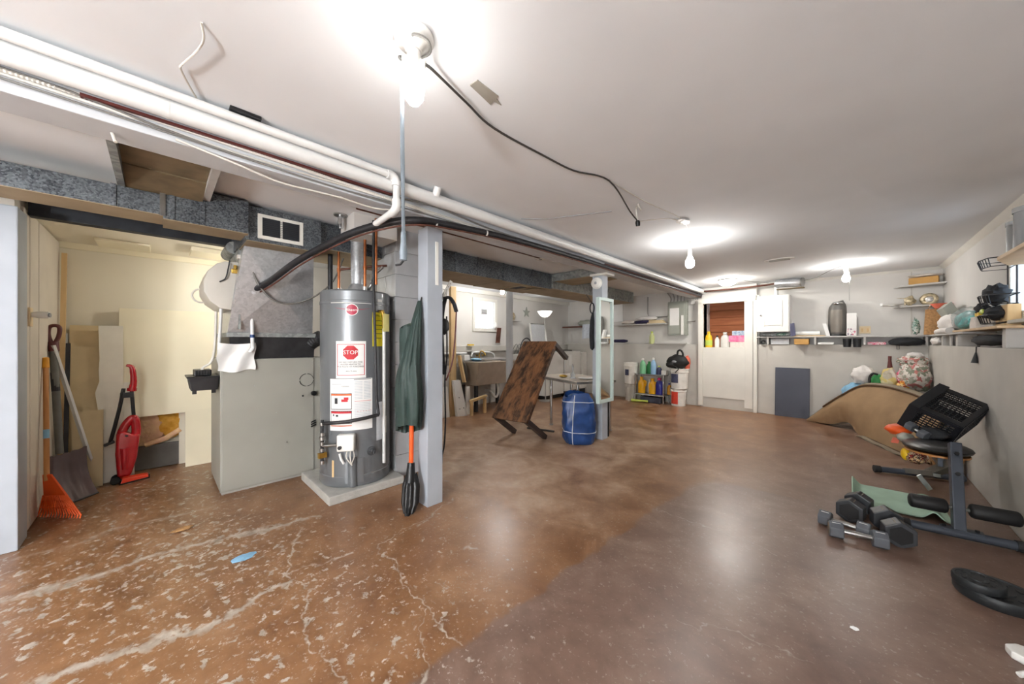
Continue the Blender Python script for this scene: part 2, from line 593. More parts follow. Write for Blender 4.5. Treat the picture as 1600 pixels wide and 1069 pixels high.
def floor_material():
    m, nt, b = new_mat('painted_concrete')
    L = nt.links.new
    geo = nt.nodes.new('ShaderNodeNewGeometry')
    pos = geo.outputs['Position']
    sx = nt.nodes.new('ShaderNodeSeparateXYZ'); L(pos, sx.inputs[0])
    X, Y = sx.outputs[0], sx.outputs[1]
    nbig = tex_noise(nt, pos, 0.9, 4, 0.6).outputs['Fac']
    nmid = tex_noise(nt, pos, 3.2, 5, 0.62, 0.4).outputs['Fac']
    nfin = tex_noise(nt, pos, 14, 4, 0.6).outputs['Fac']
    orange = ramp(nt, nmid, [(0.25, lin((116, 78, 50))), (0.5, lin((141, 100, 66))), (0.75, lin((162, 122, 88)))])
    umber = ramp(nt, nmid, [(0.25, lin((106, 80, 68))), (0.5, lin((127, 101, 87))), (0.75, lin((150, 125, 110)))])
    worn = ramp(nt, nmid, [(0.28, lin((140, 102, 74))), (0.5, lin((172, 140, 112))), (0.72, lin((196, 172, 148)))])
    # the two paints meet on a ragged line that runs down the room
    wob = mth(nt, 'MULTIPLY', mth(nt, 'SUBTRACT', nmid, 0.5), 0.22)
    edge = mth(nt, 'ADD', mth(nt, 'ADD', X, 1.17), mth(nt, 'MULTIPLY', Y, -0.062))
    edge = mth(nt, 'ADD', edge, wob)
    # past about three metres the join fades into a mottled brown
    far = mth(nt, 'MULTIPLY', mth(nt, 'SUBTRACT', Y, 2.3), 0.9, clamp=True)
    k = mth(nt, 'MULTIPLY', edge, mth(nt, 'SUBTRACT', 40.0, mth(nt, 'MULTIPLY', far, 38.8)), clamp=True)
    base = mix(nt, k, orange, umber)
    # worn bare patch between the posts and the laundry
    w1 = mth(nt, 'SUBTRACT', 1.0, mth(nt, 'MULTIPLY', mth(nt, 'ABSOLUTE', mth(nt, 'ADD', X, 2.75)), 0.5), clamp=True)
    w2 = mth(nt, 'MULTIPLY', mth(nt, 'SUBTRACT', Y, 1.45), 2.5, clamp=True)
    w3 = mth(nt, 'SUBTRACT', 1.0, mth(nt, 'MULTIPLY', mth(nt, 'SUBTRACT', Y, 3.6), 0.7), clamp=True)
    w = mth(nt, 'MULTIPLY', mth(nt, 'MULTIPLY', w1, w2), w3)
    w = mth(nt, 'MULTIPLY', mth(nt, 'ADD', w, mth(nt, 'MULTIPLY', mth(nt, 'SUBTRACT', nmid, 0.45), 1.3)), 1.8, clamp=True)
    w = mth(nt, 'MULTIPLY', w, mth(nt, 'MULTIPLY', w2, mth(nt, 'MULTIPLY', w1, 2.0, clamp=True)))
    base = mix(nt, mth(nt, 'MULTIPLY', w, 0.85), base, worn)
    # bare-concrete flakes, thick near the camera and thinning down the room
    dens = mth(nt, 'SUBTRACT', 0.57, mth(nt, 'MULTIPLY', mth(nt, 'SUBTRACT', nbig, 0.5), 0.22))
    thin = mth(nt, 'MULTIPLY', mth(nt, 'SUBTRACT', Y, 0.2), 0.05, clamp=True)
    right = mth(nt, 'MULTIPLY', mth(nt, 'ADD', X, 1.5), 0.06, clamp=True)
    dens = mth(nt, 'ADD', dens, mth(nt, 'ADD', thin, right))
    nf = tex_noise(nt, pos, 21, 5, 0.62, 0.3).outputs['Fac']
    fl = mth(nt, 'MULTIPLY', mth(nt, 'SUBTRACT', nf, dens), 22, clamp=True)
    ns = tex_noise(nt, pos, 42, 3, 0.6, 0.4).outputs['Fac']
    sp = mth(nt, 'MULTIPLY', mth(nt, 'SUBTRACT', ns, mth(nt, 'ADD', dens, 0.045)), 22, clamp=True)
    # curling peel lines
    nv = tex_noise(nt, pos, 7, 3, 0.5, 1.6).outputs['Fac']
    pl = mth(nt, 'SUBTRACT', 1.0, mth(nt, 'MULTIPLY', mth(nt, 'ABSOLUTE', mth(nt, 'SUBTRACT', nv, 0.5)), 110), clamp=True)
    pl = mth(nt, 'MULTIPLY', pl, mth(nt, 'MULTIPLY', mth(nt, 'SUBTRACT', nfin, dens), 9, clamp=True))
    marks = mth(nt, 'MAXIMUM', mth(nt, 'MAXIMUM', fl, mth(nt, 'MULTIPLY', sp, 0.8)), mth(nt, 'MULTIPLY', pl, 0.5))
    # scraped streaks and cracks: segments (ax, ay, bx, by, half width, strength)
    warp = nt.nodes.new('ShaderNodeVectorMath'); warp.operation = 'SCALE'
    nw = tex_noise(nt, pos, 3.5, 4, 0.6)
    sub = nt.nodes.new('ShaderNodeVectorMath'); sub.operation = 'SUBTRACT'
    L(nw.outputs['Color'], sub.inputs[0]); sub.inputs[1].default_value = (0.5, 0.5, 0.5)
    L(sub.outputs[0], warp.inputs[0]); warp.inputs['Scale'].default_value = 0.28
    wp = nt.nodes.new('ShaderNodeVectorMath'); wp.operation = 'ADD'
    L(pos, wp.inputs[0]); L(warp.outputs[0], wp.inputs[1])
    sw = nt.nodes.new('ShaderNodeSeparateXYZ'); L(wp.outputs[0], sw.inputs[0])
    WX, WY = sw.outputs[0], sw.outputs[1]
    nst = tex_noise(nt, pos, 20, 4, 0.65).outputs['Fac']
    segs = [(-2.25, -1.2, -1.96, 0.12, 0.075, 1.6), (-1.96, 0.12, -1.98, 0.42, 0.055, 1.5), (-2.78, -0.9, -2.79, 0.14, 0.08, 0.9),
            (-2.79, 0.14, -2.62, 0.75, 0.07, 1.1), (-2.49, 0.63, -2.10, 0.45, 0.015, 0.8), (-2.10, 0.45, -1.30, 0.45, 0.014, 0.8),
            (-2.09, 1.37, -2.0, 0.9, 0.013, 0.8), (-2.0, 0.9, -1.1, 0.85, 0.013, 0.7), (-1.12, 2.52, -0.30, 2.42, 0.010, 0.55),
            (-1.36, 0.85, -1.0, 0.6, 0.012, 0.7), (-2.07, 0.44, -2.02, 0.75, 0.02, 0.6), (-1.6, 1.26, -1.57, 1.30, 0.04, 0.8),
            (-3.3, -0.5, -3.35, 0.3, 0.06, 0.45), (-0.55, 1.55, -0.1, 1.75, 0.008, 0.4), (-2.2, 1.55, -2.02, 1.2, 0.02, 0.7)]
    for ax, ay, bx, by, hw, st in segs:
        dx, dy = bx - ax, by - ay
        ll = dx * dx + dy * dy
        px, py = mth(nt, 'SUBTRACT', WX, ax), mth(nt, 'SUBTRACT', WY, ay)
        t = mth(nt, 'ADD', mth(nt, 'MULTIPLY', px, dx / ll), mth(nt, 'MULTIPLY', py, dy / ll), clamp=True)
        ex = mth(nt, 'SUBTRACT', px, mth(nt, 'MULTIPLY', t, dx))
        ey = mth(nt, 'SUBTRACT', py, mth(nt, 'MULTIPLY', t, dy))
        d2 = mth(nt, 'SQRT', mth(nt, 'ADD', mth(nt, 'MULTIPLY', ex, ex), mth(nt, 'MULTIPLY', ey, ey)))
        s = mth(nt, 'SUBTRACT', 1.0, mth(nt, 'MULTIPLY', d2, 1.0 / hw), clamp=True)
        s = mth(nt, 'MULTIPLY', mth(nt, 'SUBTRACT', mth(nt, 'ADD', s, mth(nt, 'MULTIPLY', nst, 2.6)), 1.75), 2.2 * st, clamp=True)
        s = mth(nt, 'MULTIPLY', s, mth(nt, 'SUBTRACT', 1.0, mth(nt, 'MULTIPLY', d2, 0.7 / hw), clamp=True))
        marks = mth(nt, 'MAXIMUM', marks, s)
    sp2 = tex_noise(nt, pos, 55, 4, 0.65, 0.3).outputs['Fac']
    sp2 = mth(nt, 'MULTIPLY', mth(nt, 'SUBTRACT', sp2, mth(nt, 'SUBTRACT', 0.675, mth(nt, 'MULTIPLY', nmid, 0.16))), 14, clamp=True)
    marks = mth(nt, 'MAXIMUM', marks, mth(nt, 'MULTIPLY', sp2, 0.55))
    bare = ramp(nt, nfin, [(0.3, lin((150, 136, 122))), (0.7, lin((192, 182, 170)))])
    colr = mix(nt, marks, base, bare)
    # fine grime
    colr = mix(nt, 0.5, colr, ramp(nt, nfin, [(0.3, (0.72, 0.7, 0.68, 1)), (0.65, (1, 1, 1, 1))]), 'MULTIPLY')
    L(colr, b.inputs['Base Color'])
    rg = mth(nt, 'ADD', 0.265, mth(nt, 'MULTIPLY', nmid, 0.13))
    rg = mth(nt, 'ADD', rg, mth(nt, 'MULTIPLY', marks, 0.1))
    rg = mth(nt, 'ADD', rg, mth(nt, 'MULTIPLY', w, 0.15))
    L(rg, b.inputs['Roughness'])
    b.inputs['Specular IOR Level'].default_value = 0.7
    bump(nt, b, tex_noise(nt, pos, 16, 2, 0.6).outputs['Fac'], 0.12, 0.006)
floor_material()

def table_material():
    m, nt, b = new_mat('rustic_veneer')
    v = obj_vec(nt, (1, 1, 1))
    n = tex_noise(nt, obj_vec(nt, (4, 1.8, 1.8)), 3.0, 4, 0.6, 0.2).outputs['Fac']
    f = tex_noise(nt, obj_vec(nt, (26, 3, 3)), 5, 4, 0.6).outputs['Fac']
    s = mth(nt, 'ADD', mth(nt, 'MULTIPLY', n, 0.75), mth(nt, 'MULTIPLY', f, 0.25))
    c = ramp(nt, s, [(0.36, lin((54, 42, 38))), (0.45, lin((84, 62, 48))), (0.52, lin((124, 86, 60))), (0.68, lin((146, 106, 74)))])
    nt.links.new(c, b.inputs['Base Color'])
    b.inputs['Roughness'].default_value = 0.22
    return m
table_material()

# ------------------------------------------------------------------ the room
struct('floor', G().box(-5.4, 1.2, -3.4, 7.9, -0.12, 0), 'painted_concrete')
struct('ceiling', G().box(-5.4, 1.2, -3.4, 7.9, 2.2, 2.32), 'ceiling_paint')

# back wall: proud painted footing below, recessed wall above, with the half-height doorway
g = G()
g.box(-5.4, -1.99, 7.1, 7.45, 0, 1.16)
g.box(-1.14, 1.2, 7.1, 7.45, 0, 1.16)
struct('wall_back', g, 'lower_wall_paint', 0.008)
g = G()
g.box(-5.4, -1.99, 7.25, 7.45, 1.16, 2.2)
g.box(-1.14, 1.2, 7.25, 7.45, 1.16, 2.2)
g.box(-1.99, -1.14, 7.15, 7.45, 1.95, 2.2)
struct('wall_back_upper', g, 'wall_paint')
# right wall: footing with ledge, upper wall with the window opening
struct('wall_right', G().box(0.74, 1.2, -3.4, 7.1, 0, 1.16), 'lower_wall_paint', 0.008)
g = G()
g.box(0.88, 1.2, -3.4, 3.55, 1.16, 2.2)
g.box(0.88, 1.2, 4.5, 7.3, 1.16, 2.2)
g.box(0.88, 1.2, 3.55, 4.5, 1.16, 1.4)
g.box(0.88, 1.2, 3.55, 4.5, 1.93, 2.2)
struct('wall_right_upper', g, 'wall_paint')
# far left wall behind the laundry, with its window opening (Y 4.19-4.72, z 1.46-2.0)
g = G()
g.box(-5.4, -5.1, 0.95, 4.19, 0, 2.2)
g.box(-5.4, -5.1, 4.72, 7.3, 0, 2.2)
g.box(-5.4, -5.1, 4.19, 4.72, 0, 1.46)
g.box(-5.4, -5.1, 4.19, 4.72, 2.0, 2.2)
struct('wall_laundry', g, 'wall_paint')
struct('trim_1', G().box(-5.1, -5.0, 2.2, 7.1, 1.02, 1.13), 'lower_wall_paint', 0.01)
struct('trim_2', G().box(-5.1, -5.06, 2.2, 7.25, 2.12, 2.2), 'white_paint', 0.005)
# storage alcove left of the furnace
g = G(); g.box(-4.9, -4.72, -0.75, 0.14, 0.55, 2.2); g.box(-4.9, -4.72, 0.14, 1.05, 0, 2.2); g.box(-4.9, -4.8, -0.75, 0.14, 0, 0.55); g.box(-4.8, -4.72, -0.75, -0.2, 0, 0.55)
struct('wall_alcove', g, 'cream_wall')
struct('wall_alcove_return', G().box(-5.4, -4.72, 0.95, 1.05, 0, 2.2), 'cream_wall')
struct('ceiling_alcove', G().box(-4.75, -3.74, -0.59, 0.95, 2.04, 2.08), 'cream_wall')
struct('trim_3', G().box(-4.72, -4.70, -0.59, 0.9, 1.99, 2.04), 'cream_board')
# side wall of sheet panelling with a painted post at its end
g = G(); g.box(-4.9, -3.5, -0.75, -0.59, 0, 2.2)
w = struct('wall_left', g, 'panel_board')
for x0, x1 in ((-4.72, -4.02), (-4.0, -3.78), (-3.765, -3.62)):
    obj('panel', G().box(x0, x1, -0.592, -0.578, 0.01, 2.03), 'panel_board', w, 0.003)
struct('trim_4', G().box(-3.62, -3.42, -0.76, -0.565, 0, 1.98), 'post_grey', 0.006)
struct('wall_near', G().box(-3.6, -3.44, -3.4, -0.76, 0, 2.2), 'wall_paint')
struct('wall_front', G().box(-3.6, 1.2, -3.4, -3.25, 0, 2.2), 'wall_paint')

# crown strips along the right and back walls
struct('trim_5', G().prism([(0.88, -3.2, 2.155), (0.88, -3.2, 2.2), (0.835, -3.2, 2.2)], (0, 10.4, 0)), 'white_paint')
struct('trim_6', G().prism([(-1.1, 7.25, 2.165), (-1.1, 7.25, 2.2), (-1.1, 7.215, 2.2)], (1.96, 0, 0)), 'white_paint')
# vertical joint strips on the back and right upper walls
struct('trim_7', G().box(0.60, 0.612, 7.244, 7.25, 1.3, 2.165), 'lower_wall_paint')

# ---- doorway on the back wall: frame, boarded lower half, white flap at the right, plank wall behind
d = struct('door_1', G().box(-2.03, -1.955, 7.05, 7.14, 0.03, 1.93), 'white_paint', 0.006)
obj('door_frame_head', G().box(-2.03, -1.14, 7.05, 7.14, 1.905, 2.0), 'white_paint', d, 0.006)
obj('door_frame_side', G().box(-1.175, -1.12, 7.05, 7.14, 0.0, 1.905), 'white_paint', d, 0.008)
obj('lower_board', G().box(-1.955, -1.30, 7.075, 7.1, 0.19, 1.10), 'white_paint', d, 0.004)
obj('sill_board', G().box(-1.955, -1.18, 7.09, 7.13, 0.0, 0.19), 'lower_wall_paint', d, 0.004)
obj('jamb_board', G().obox((-1.24, 7.085, 0.985), (0.062, -0.012, 0), (0.004, 0.02, 0), (0, 0, 0.925)), 'white_paint', d, 0.004)
g = G(); g.box(-2.0, -1.13, 7.1, 7.62, 1.07, 1.10)
struct('wall_doorway_ledge', g, 'lower_wall_paint')
g = G(); g.box(-2.1, -1.99, 7.14, 7.75, 1.1, 2.0); g.box(-1.2, -1.1, 7.14, 7.75, 1.1, 2.0)
struct('wall_doorway_sides', g, 'wall_paint')
pw = struct('wall_planks', G().box(-2.1, -1.05, 7.68, 7.75, 0.95, 2.1), 'plank_red')
zz = 1.10
for i, hgt in enumerate((0.14, 0.15, 0.13, 0.15, 0.14, 0.15)):
    obj('plank', G().box(-2.05, -1.15, 7.655 - 0.006 * (i % 2), 7.685, zz + 0.003, zz + hgt - 0.003), 'plank_red', pw, 0.003)
    zz += hgt

# ---- main carrying beam, posts
struct('beam', G().box(-2.21, -2.03, -3.2, 7.2, 2.04, 2.2), 'beam_grey', 0.004)
p = struct('post_near', G().box(-2.315, -2.185, 1.36, 1.49, 0, 2.04), 'post_grey', 0.004)
p = struct('post_far', G().box(-2.30, -2.165, 3.79, 3.925, 0, 2.04), 'post_grey', 0.004)
obj('cap_plate', G().box(-2.32, -2.09, 3.76, 3.955, 2.015, 2.042), 'white_paint', p, 0.004)
g = G().cyl((-3.85, 3.88, 0), (-3.85, 3.88, 2.0), 0.055, 24)
p = struct('post_round', g, 'beam_grey', smooth=40)
obj('base_plate', G().box(-3.94, -3.76, 3.79, 3.97, 0, 0.012), 'beam_grey', p)

# ---- chimney pier of painted blocks behind the near post
ch = struct('chimney', G().box(-3.22, -2.87, 1.48, 1.89, 0.0, 2.2), 'block_grey')
for i in range(11):
    z0 = i * 0.2
    z1 = z0 + 0.192
    sp = [(1.465, 1.905)] if i % 2 == 0 else [(1.465, 1.684), (1.686, 1.905)]
    for a, b2 in sp:
        obj('block', G().box(-2.88, -2.855, a, b2, z0 + 0.001, z1 + 0.006), 'block_grey', ch, 0.0015)
    for a, b2 in ([(-3.22, -2.856)] if i % 2 else [(-3.22, -3.046), (-3.044, -2.856)]):
        obj('block', G().box(a, b2, 1.455, 1.485, z0 + 0.001, z1 + 0.006), 'block_grey', ch, 0.0015)

# ---- windows
w = struct('window_1', G().box(-5.3, -5.28, 4.2, 4.71, 1.47, 1.99), 'window_sky')
g = G()
for a in ((4.14, 4.2, 1.40, 2.05), (4.71, 4.77, 1.40, 2.05), (4.2, 4.71, 1.40, 1.47), (4.2, 4.71, 1.99, 2.05)):
    g.box(-5.105, -5.075, *a)
obj('window_frame', g, 'white_paint', w, 0.005)
for i in range(3):
    for j in range(4):
        y0 = 4.205 + i * 0.168; z0 = 1.475 + j * 0.128
        if j == 2 and i == 1:
            continue
        obj('glass_block', G().box(-5.2, -5.13, y0 + 0.004, y0 + 0.164, z0 + 0.004, z0 + 0.124), 'glass_block', w, 0.012)
vn = obj('vent_insert', G().box(-5.2, -5.12, 4.375, 4.535, 1.735, 1.852), 'plastic_white', w, 0.004)
for k in range(5):
    obj('louver', G().box(-5.122, -5.112, 4.39, 4.52, 1.75 + k * 0.019, 1.76 + k * 0.019), 'ink_grey', vn)
w = struct('window_2', G().box(1.12, 1.14, 3.56, 4.49, 1.41, 1.92), 'window_sky')
g = G()
for a in ((3.5, 3.57, 1.35, 1.98), (4.48, 4.54, 1.35, 1.98), (3.57, 4.48, 1.35, 1.42), (3.57, 4.48, 1.91, 1.98)):
    g.box(0.862, 0.885, *a)
obj('window_frame', g, 'white_paint', w, 0.005)
obj('window_sill', G().box(0.80, 0.9, 3.48, 4.56, 1.33, 1.355), 'lower_wall_paint', w, 0.006)
g = G().sheet(lambda u, v: (0.93 + 0.012 * math.sin(u * 40), 3.57 + 0.62 * u, 1.43 + 0.47 * v), 60, 4, 0.003)
obj('curtain', g, 'window_curtain', w, smooth=60)

# ------------------------------------------------------------------ lamps
BULB_PROF = [(0.0, -0.115), (0.018, -0.111), (0.028, -0.098), (0.031, -0.082), (0.028, -0.062), (0.019, -0.045), (0.014, -0.03), (0.0, -0.028)]
def bare_bulb(x, y, drop, label, big=False, z=2.2, chain=0.0, sc=1.0, glow='bulb_glow'):
    """porcelain ceiling holder with a bare bulb; drop = how far the socket hangs"""
    t = thing('ceiling_bulb', (x, y, z - drop - 0.12 * sc), label, 'lamp', 'bare bulbs on the ceiling')
    if drop > 0.06:
        obj('ceiling_plate', G().lathe((x, y, z), [(0.0, 0), (0.055, 0), (0.055, -0.008), (0.02, -0.018), (0.0, -0.018)], 20), 'plastic_white', t, smooth=40)
        obj('stem', G().cyl((x, y, z - 0.015), (x, y, z - drop + 0.01), 0.007, 10), 'plastic_white', t, smooth=40)
        obj('socket', G().lathe((x, y, z - drop), [(0.0, 0.03), (0.016, 0.028), (0.02, 0.0), (0.018, -0.035), (0.0, -0.035)], 16), 'plastic_white', t, smooth=40)
    else:
        obj('holder', G().lathe((x, y, z), [(0.0, 0), (0.056, 0), (0.058, -0.012), (0.048, -0.03), (0.03, -0.042), (0.024, -0.055 - drop), (0.0, -0.055 - drop)], 24), 'plastic_white', t, smooth=50)
    c = (x, y, z - drop - (0.03 if drop <= 0.06 else 0.0))
    obj('bulb', G().lathe(c, [(r * sc, h * sc) for r, h in BULB_PROF][::-1], 16), glow, t, smooth=60)
    if chain:
        obj('pull_cord', G().cyl((x + 0.03, y, z - 0.05), (x + 0.03, y, z - 0.05 - chain), 0.0022, 6), 'cable_grey', t)
    return t

# near lamp: round porcelain base, adaptor with side outlets, long bulb
nl = thing('ceiling_bulb', (-1.02, 0.585, 1.98), 'large bare bulb on a round porcelain base above the open floor nearest the camera', 'lamp', 'bare bulbs on the ceiling')
obj('holder', G().lathe((-1.02, 0.585, 2.2), [(0.0, 0), (0.062, 0), (0.064, -0.012), (0.055, -0.026), (0.034, -0.034), (0.026, -0.05), (0.0, -0.05)], 28), 'plastic_white', nl, smooth=50)
ad = obj('adaptor', G().lathe((-1.02, 0.585, 2.15), [(0.0, 0.0), (0.021, 0.0), (0.023, -0.02), (0.021, -0.052), (0.0, -0.052)], 20), 'plastic_white', nl, smooth=50)
obj('side_outlet', G().cyl((-1.02, 0.585, 2.125), (-1.047, 0.56, 2.125), 0.013, 14), 'plastic_white', ad, smooth=40)
obj('side_outlet', G().cyl((-1.02, 0.585, 2.12), (-0.995, 0.612, 2.11), 0.011, 14), 'plastic_white', ad, smooth=40)
obj('bulb', G().lathe((-1.02, 0.585, 2.1), [(0.0, 0.0), (0.017, -0.004), (0.024, -0.02), (0.031, -0.045), (0.033, -0.075), (0.03, -0.1), (0.018, -0.118), (0.0, -0.124)][::-1], 20), 'bulb_glow_near', nl, smooth=60)
g = G().tube(spline([(-1.03, 0.60, 2.185), (-0.985, 0.56, 2.17), (-0.965, 0.60, 2.165), (-1.0, 0.63, 2.16), (-1.055, 0.60, 2.155), (-1.06, 0.555, 2.14), (-1.052, 0.557, 2.125)], 6), 0.0045, 8)
obj('looped_cord', g, 'cable_grey', nl, smooth=60)

bare_bulb(-1.115, 3.62, 0.125, 'bare bulb hanging on a short stem over the middle of the room', sc=1.35)
bare_bulb(-0.035, 6.18, 0.05, 'bare bulb with a pull cord near the corner shelves', chain=0.42, sc=1.3)
bare_bulb(-4.2, 4.06, 0.07, 'bare bulb shining beside the round steel column in the laundry', sc=1.1, glow='bulb_glow_laundry')
bare_bulb(-4.15, 0.8, 0.2, 'bare bulb inside the storage alcove behind the furnace plenum', z=2.04, sc=0.8, glow='bulb_glow_alcove')
for lx, ly, lb in ((-0.95, -1.5, 'added dome fill light, unseen just behind the camera'), (-2.75, -1.9, 'added dome fill light, unseen behind the camera on the furnace side')):  # two invented domes out of view, added to brighten the room
    fx = thing('ceiling_light', (lx, ly, 2.12), lb, 'lamp')
    obj('base_ring', G().lathe((lx, ly, 2.2), [(0.0, 0), (0.135, 0), (0.135, -0.02), (0.12, -0.024), (0.0, -0.024)], 28), 'plastic_white', fx, smooth=40)
    obj('glass_dome', G().lathe((lx, ly, 2.178), [(0.0, -0.105), (0.05, -0.1), (0.09, -0.083), (0.118, -0.045), (0.122, 0.0), (0.0, 0.0)], 28), 'fill_dome_glow_near' if lx > -1 else 'fill_dome_glow_side', fx, smooth=50)
fx = thing('ceiling_light', (-1.4, 6.37, 2.12), 'frosted dome ceiling light in front of the boarded doorway', 'lamp')
obj('base_ring', G().lathe((-1.4, 6.37, 2.2), [(0.0, 0), (0.135, 0), (0.135, -0.02), (0.12, -0.024), (0.0, -0.024)], 28), 'plastic_white', fx, smooth=40)
obj('glass_dome', G().lathe((-1.4, 6.37, 2.178), [(0.0, -0.075), (0.05, -0.072), (0.09, -0.058), (0.118, -0.03), (0.122, 0.0), (0.0, 0.0)], 28), 'globe_glow', fx, smooth=50)

gl = thing('floor_lamp', (0.2, -2.5, 0), 'added fill lamp with a round globe, unseen behind the camera', 'lamp')  # invented globe lamp out of view, added as low fill for the ceiling
obj('base', G().lathe((0.2, -2.5, 0), [(0.0, 0), (0.16, 0), (0.16, 0.02), (0.03, 0.04), (0.0, 0.04)], 28), 'conduit', gl, smooth=40)
obj('pole', G().cyl((0.2, -2.5, 0.03), (0.2, -2.5, 1.02), 0.014, 12), 'conduit', gl, smooth=40)
obj('globe', G().ell((0.2, -2.5, 1.17), (0.16, 0.16, 0.16), 24, 14), 'fill_globe_glow', gl, smooth=60)

# ------------------------------------------------------------------ pipes and cables along the beam
t = thing('drain_pipe', (-1.95, 2.0, 2.09), 'thick white plastic drain pipe running the length of the beam', 'pipe')
obj('pipe', G().cyl((-1.95, -3.2, 2.135), (-1.95, 7.2, 2.135), 0.039, 20), 'pvc_white', t, smooth=40)
obj('coupling', G().cyl((-1.95, 0.02, 2.135), (-1.95, 0.03, 2.135), 0.0405, 20), 'pvc_white', t, smooth=40)
obj('cleanout', G().cyl((-1.925, 1.26, 2.15), (-1.90, 1.26, 2.2), 0.024, 16), 'pvc_white', t, smooth=40)
t = thing('supply_pipe', (-1.89, 0.0, 1.96), 'thin white plastic pipe above the drain pipe, elbowing down behind the near post', 'pipe')
pts = [(-1.89, -3.2, 2.164), (-1.89, 0.93, 2.164)] + arc((-1.89, 0.93, 2.124), 0.04, math.pi / 2, 0, 6, 'x') + [(-1.89, 0.97, 2.01)] + [(-1.89 - 0.04 + 0.04 * math.cos(a), 0.97, 2.01 + 0.04 * math.sin(a)) for a in (-0.4, -0.8, -1.2, -1.5)] + [(-2.2, 0.985, 1.966)]
obj('pipe', G().tube(pts, 0.0195, 14), 'pvc_white', t, smooth=50)
obj('elbow', G().tube(arc((-1.89, 0.925, 2.119), 0.045, math.pi / 2 + 0.3, -0.3, 8, 'x'), 0.025, 14), 'pvc_white', t, smooth=50)
obj('elbow', G().tube([(-1.89, 0.97, 2.03), (-1.89, 0.97, 2.0), (-1.90, 0.97, 1.98), (-1.93, 0.972, 1.968), (-1.96, 0.973, 1.967)], 0.025, 14), 'pvc_white', t, smooth=50)

ref = [(-3.36, 0.54, 1.62), (-3.2, 0.61, 1.68), (-2.9, 0.73, 1.81), (-2.45, 0.89, 1.925), (-2.15, 1.02, 1.965), (-2.0, 1.16, 1.985), (-2.0, 1.41, 2.015), (-2.0, 2.05, 2.05), (-2.0, 3.2, 2.06), (-2.0, 5.0, 2.055), (-2.0, 7.1, 2.06)]
t = thing('refrigerant_line', (-2.0, 2.0, 1.6), 'black foam covered coolant line from the furnace plenum along the beam', 'pipe')
obj('insulated_tube', G().tube(spline(ref, 8), 0.023, 12), 'insulation_black', t, smooth=60)
obj('copper_line', G().tube(spline([(p[0] + 0.005, p[1] + 0.02, p[2] - 0.026) for p in ref], 8), 0.006, 8), 'copper_old', t, smooth=60)
obj('end_sleeve', G().lathe((-3.37, 0.535, 1.617), [(0.0, 0.0), (0.06, 0.0), (0.06, 0.006), (0.03, 0.02), (0.0, 0.02)], 18, Matrix.Rotation(math.pi / 2, 3, 'Y')), 'paper_grey', t, smooth=40)
for yy, zz in ((1.3, 2.002), (1.75, 2.035)):
    obj('strap', G().cyl((-2.0, yy, zz), (-2.0, yy + 0.012, zz), 0.0255, 12), 'plastic_white', t)

obj('gas_pipe', G().tube([(-2.29, 0.9, 2.075), (-2.29, 2.75, 2.075), (-2.29, 2.8, 2.12), (-2.29, 2.8, 2.19)], 0.014, 10), 'copper_old', smooth=50,
    label='old brown pipe running behind the near post to the smoke alarm', cat='pipe')

def cable(name, pts, r, mat, label, k=6, cat='cable'):
    return obj(name, G().tube(spline(pts, k), r, 6), mat, smooth=60, label=label, cat=cat)
def along(z, x=-2.02, amp=0.006, y0=-3.1, y1=3.6, seed=1, n=14):
    random.seed(seed)
    return [(x + random.uniform(-0.002, 0.004), y0 + (y1 - y0) * i / n, z + random.uniform(-amp, amp) + 0.028 * (1 - min(1, max(0, ((y0 + (y1 - y0) * i / n) + 0.4) / 0.8)))) for i in range(n + 1)]
# armoured cable: ribbed tube
rp, rr = [], []
for i in range(420):
    y = -1.0 + i * 0.0055
    rp.append((-2.02, y, 2.108 + 0.003 * math.sin(y * 3) - (0.03 * max(0, y + 0.1)))); rr.append(0.0095 if i % 2 else 0.0075)
obj('armoured_cable', G().tube(rp, rr, 7), 'cable_white', smooth=None, label='ribbed armoured cable on the beam at the upper left', cat='cable')
cable('house_cable', along(2.083, seed=2), 0.0045, 'cable_white', 'topmost thin white cable stapled along the beam face')
cable('house_cable', along(2.068, seed=3), 0.005, 'cable_white', 'second thin white cable stapled along the beam face')
cable('house_cable', along(2.055, -2.018, seed=4, y1=6.9), 0.004, 'cable_grey', 'thin grey cable running the whole beam to the fuse panel')
cable('house_cable', [(-2.02, -1.0, 2.12), (-2.015, -0.3, 2.11), (-2.01, 0.0, 2.075), (-2.01, 0.3, 2.055), (-2.02, 0.7, 2.05), (-2.02, 1.0, 2.06)], 0.0045, 'cable_grey', 'grey cable crossing from the drain pipe down to the beam edge')
cable('house_cable', [(-2.02, 0.05, 2.05), (-2.02, 0.25, 2.02), (-2.03, 0.42, 1.996), (-2.03, 0.58, 2.0), (-2.03, 0.72, 2.005), (-2.02, 0.9, 1.995), (-2.0, 1.08, 2.03)], 0.005, 'cable_white', 'white cable sagging below the beam beside the pipe elbow')
cable('house_cable', [(-1.98, 1.0, 2.085), (-1.97, 1.3, 2.10), (-1.98, 1.7, 2.075), (-2.0, 2.2, 2.075), (-2.01, 2.8, 2.09), (-2.02, 3.5, 2.09)], 0.006, 'cable_grey', 'grey cable curving under the drain pipe right of the near post')
cable('house_cable', [(-2.02, 3.6, 2.10), (-2.02, 5.0, 2.10), (-2.02, 7.0, 2.10)], 0.008, 'copper_old', 'brown cable on the far half of the beam')
obj('beam_cover_strip', G().box(-2.024, -2.0, -0.2, 1.0, 2.098, 2.108), 'maroon_plastic', label='dark red strip between the drain pipe and the beam', cat='strip')
obj('bracket', G().box(-1.93, -1.865, 0.21, 0.32, 2.183, 2.2), 'black_plastic', bev=0.003, label='black plastic bracket on the ceiling above the thin white pipe', cat='bracket')
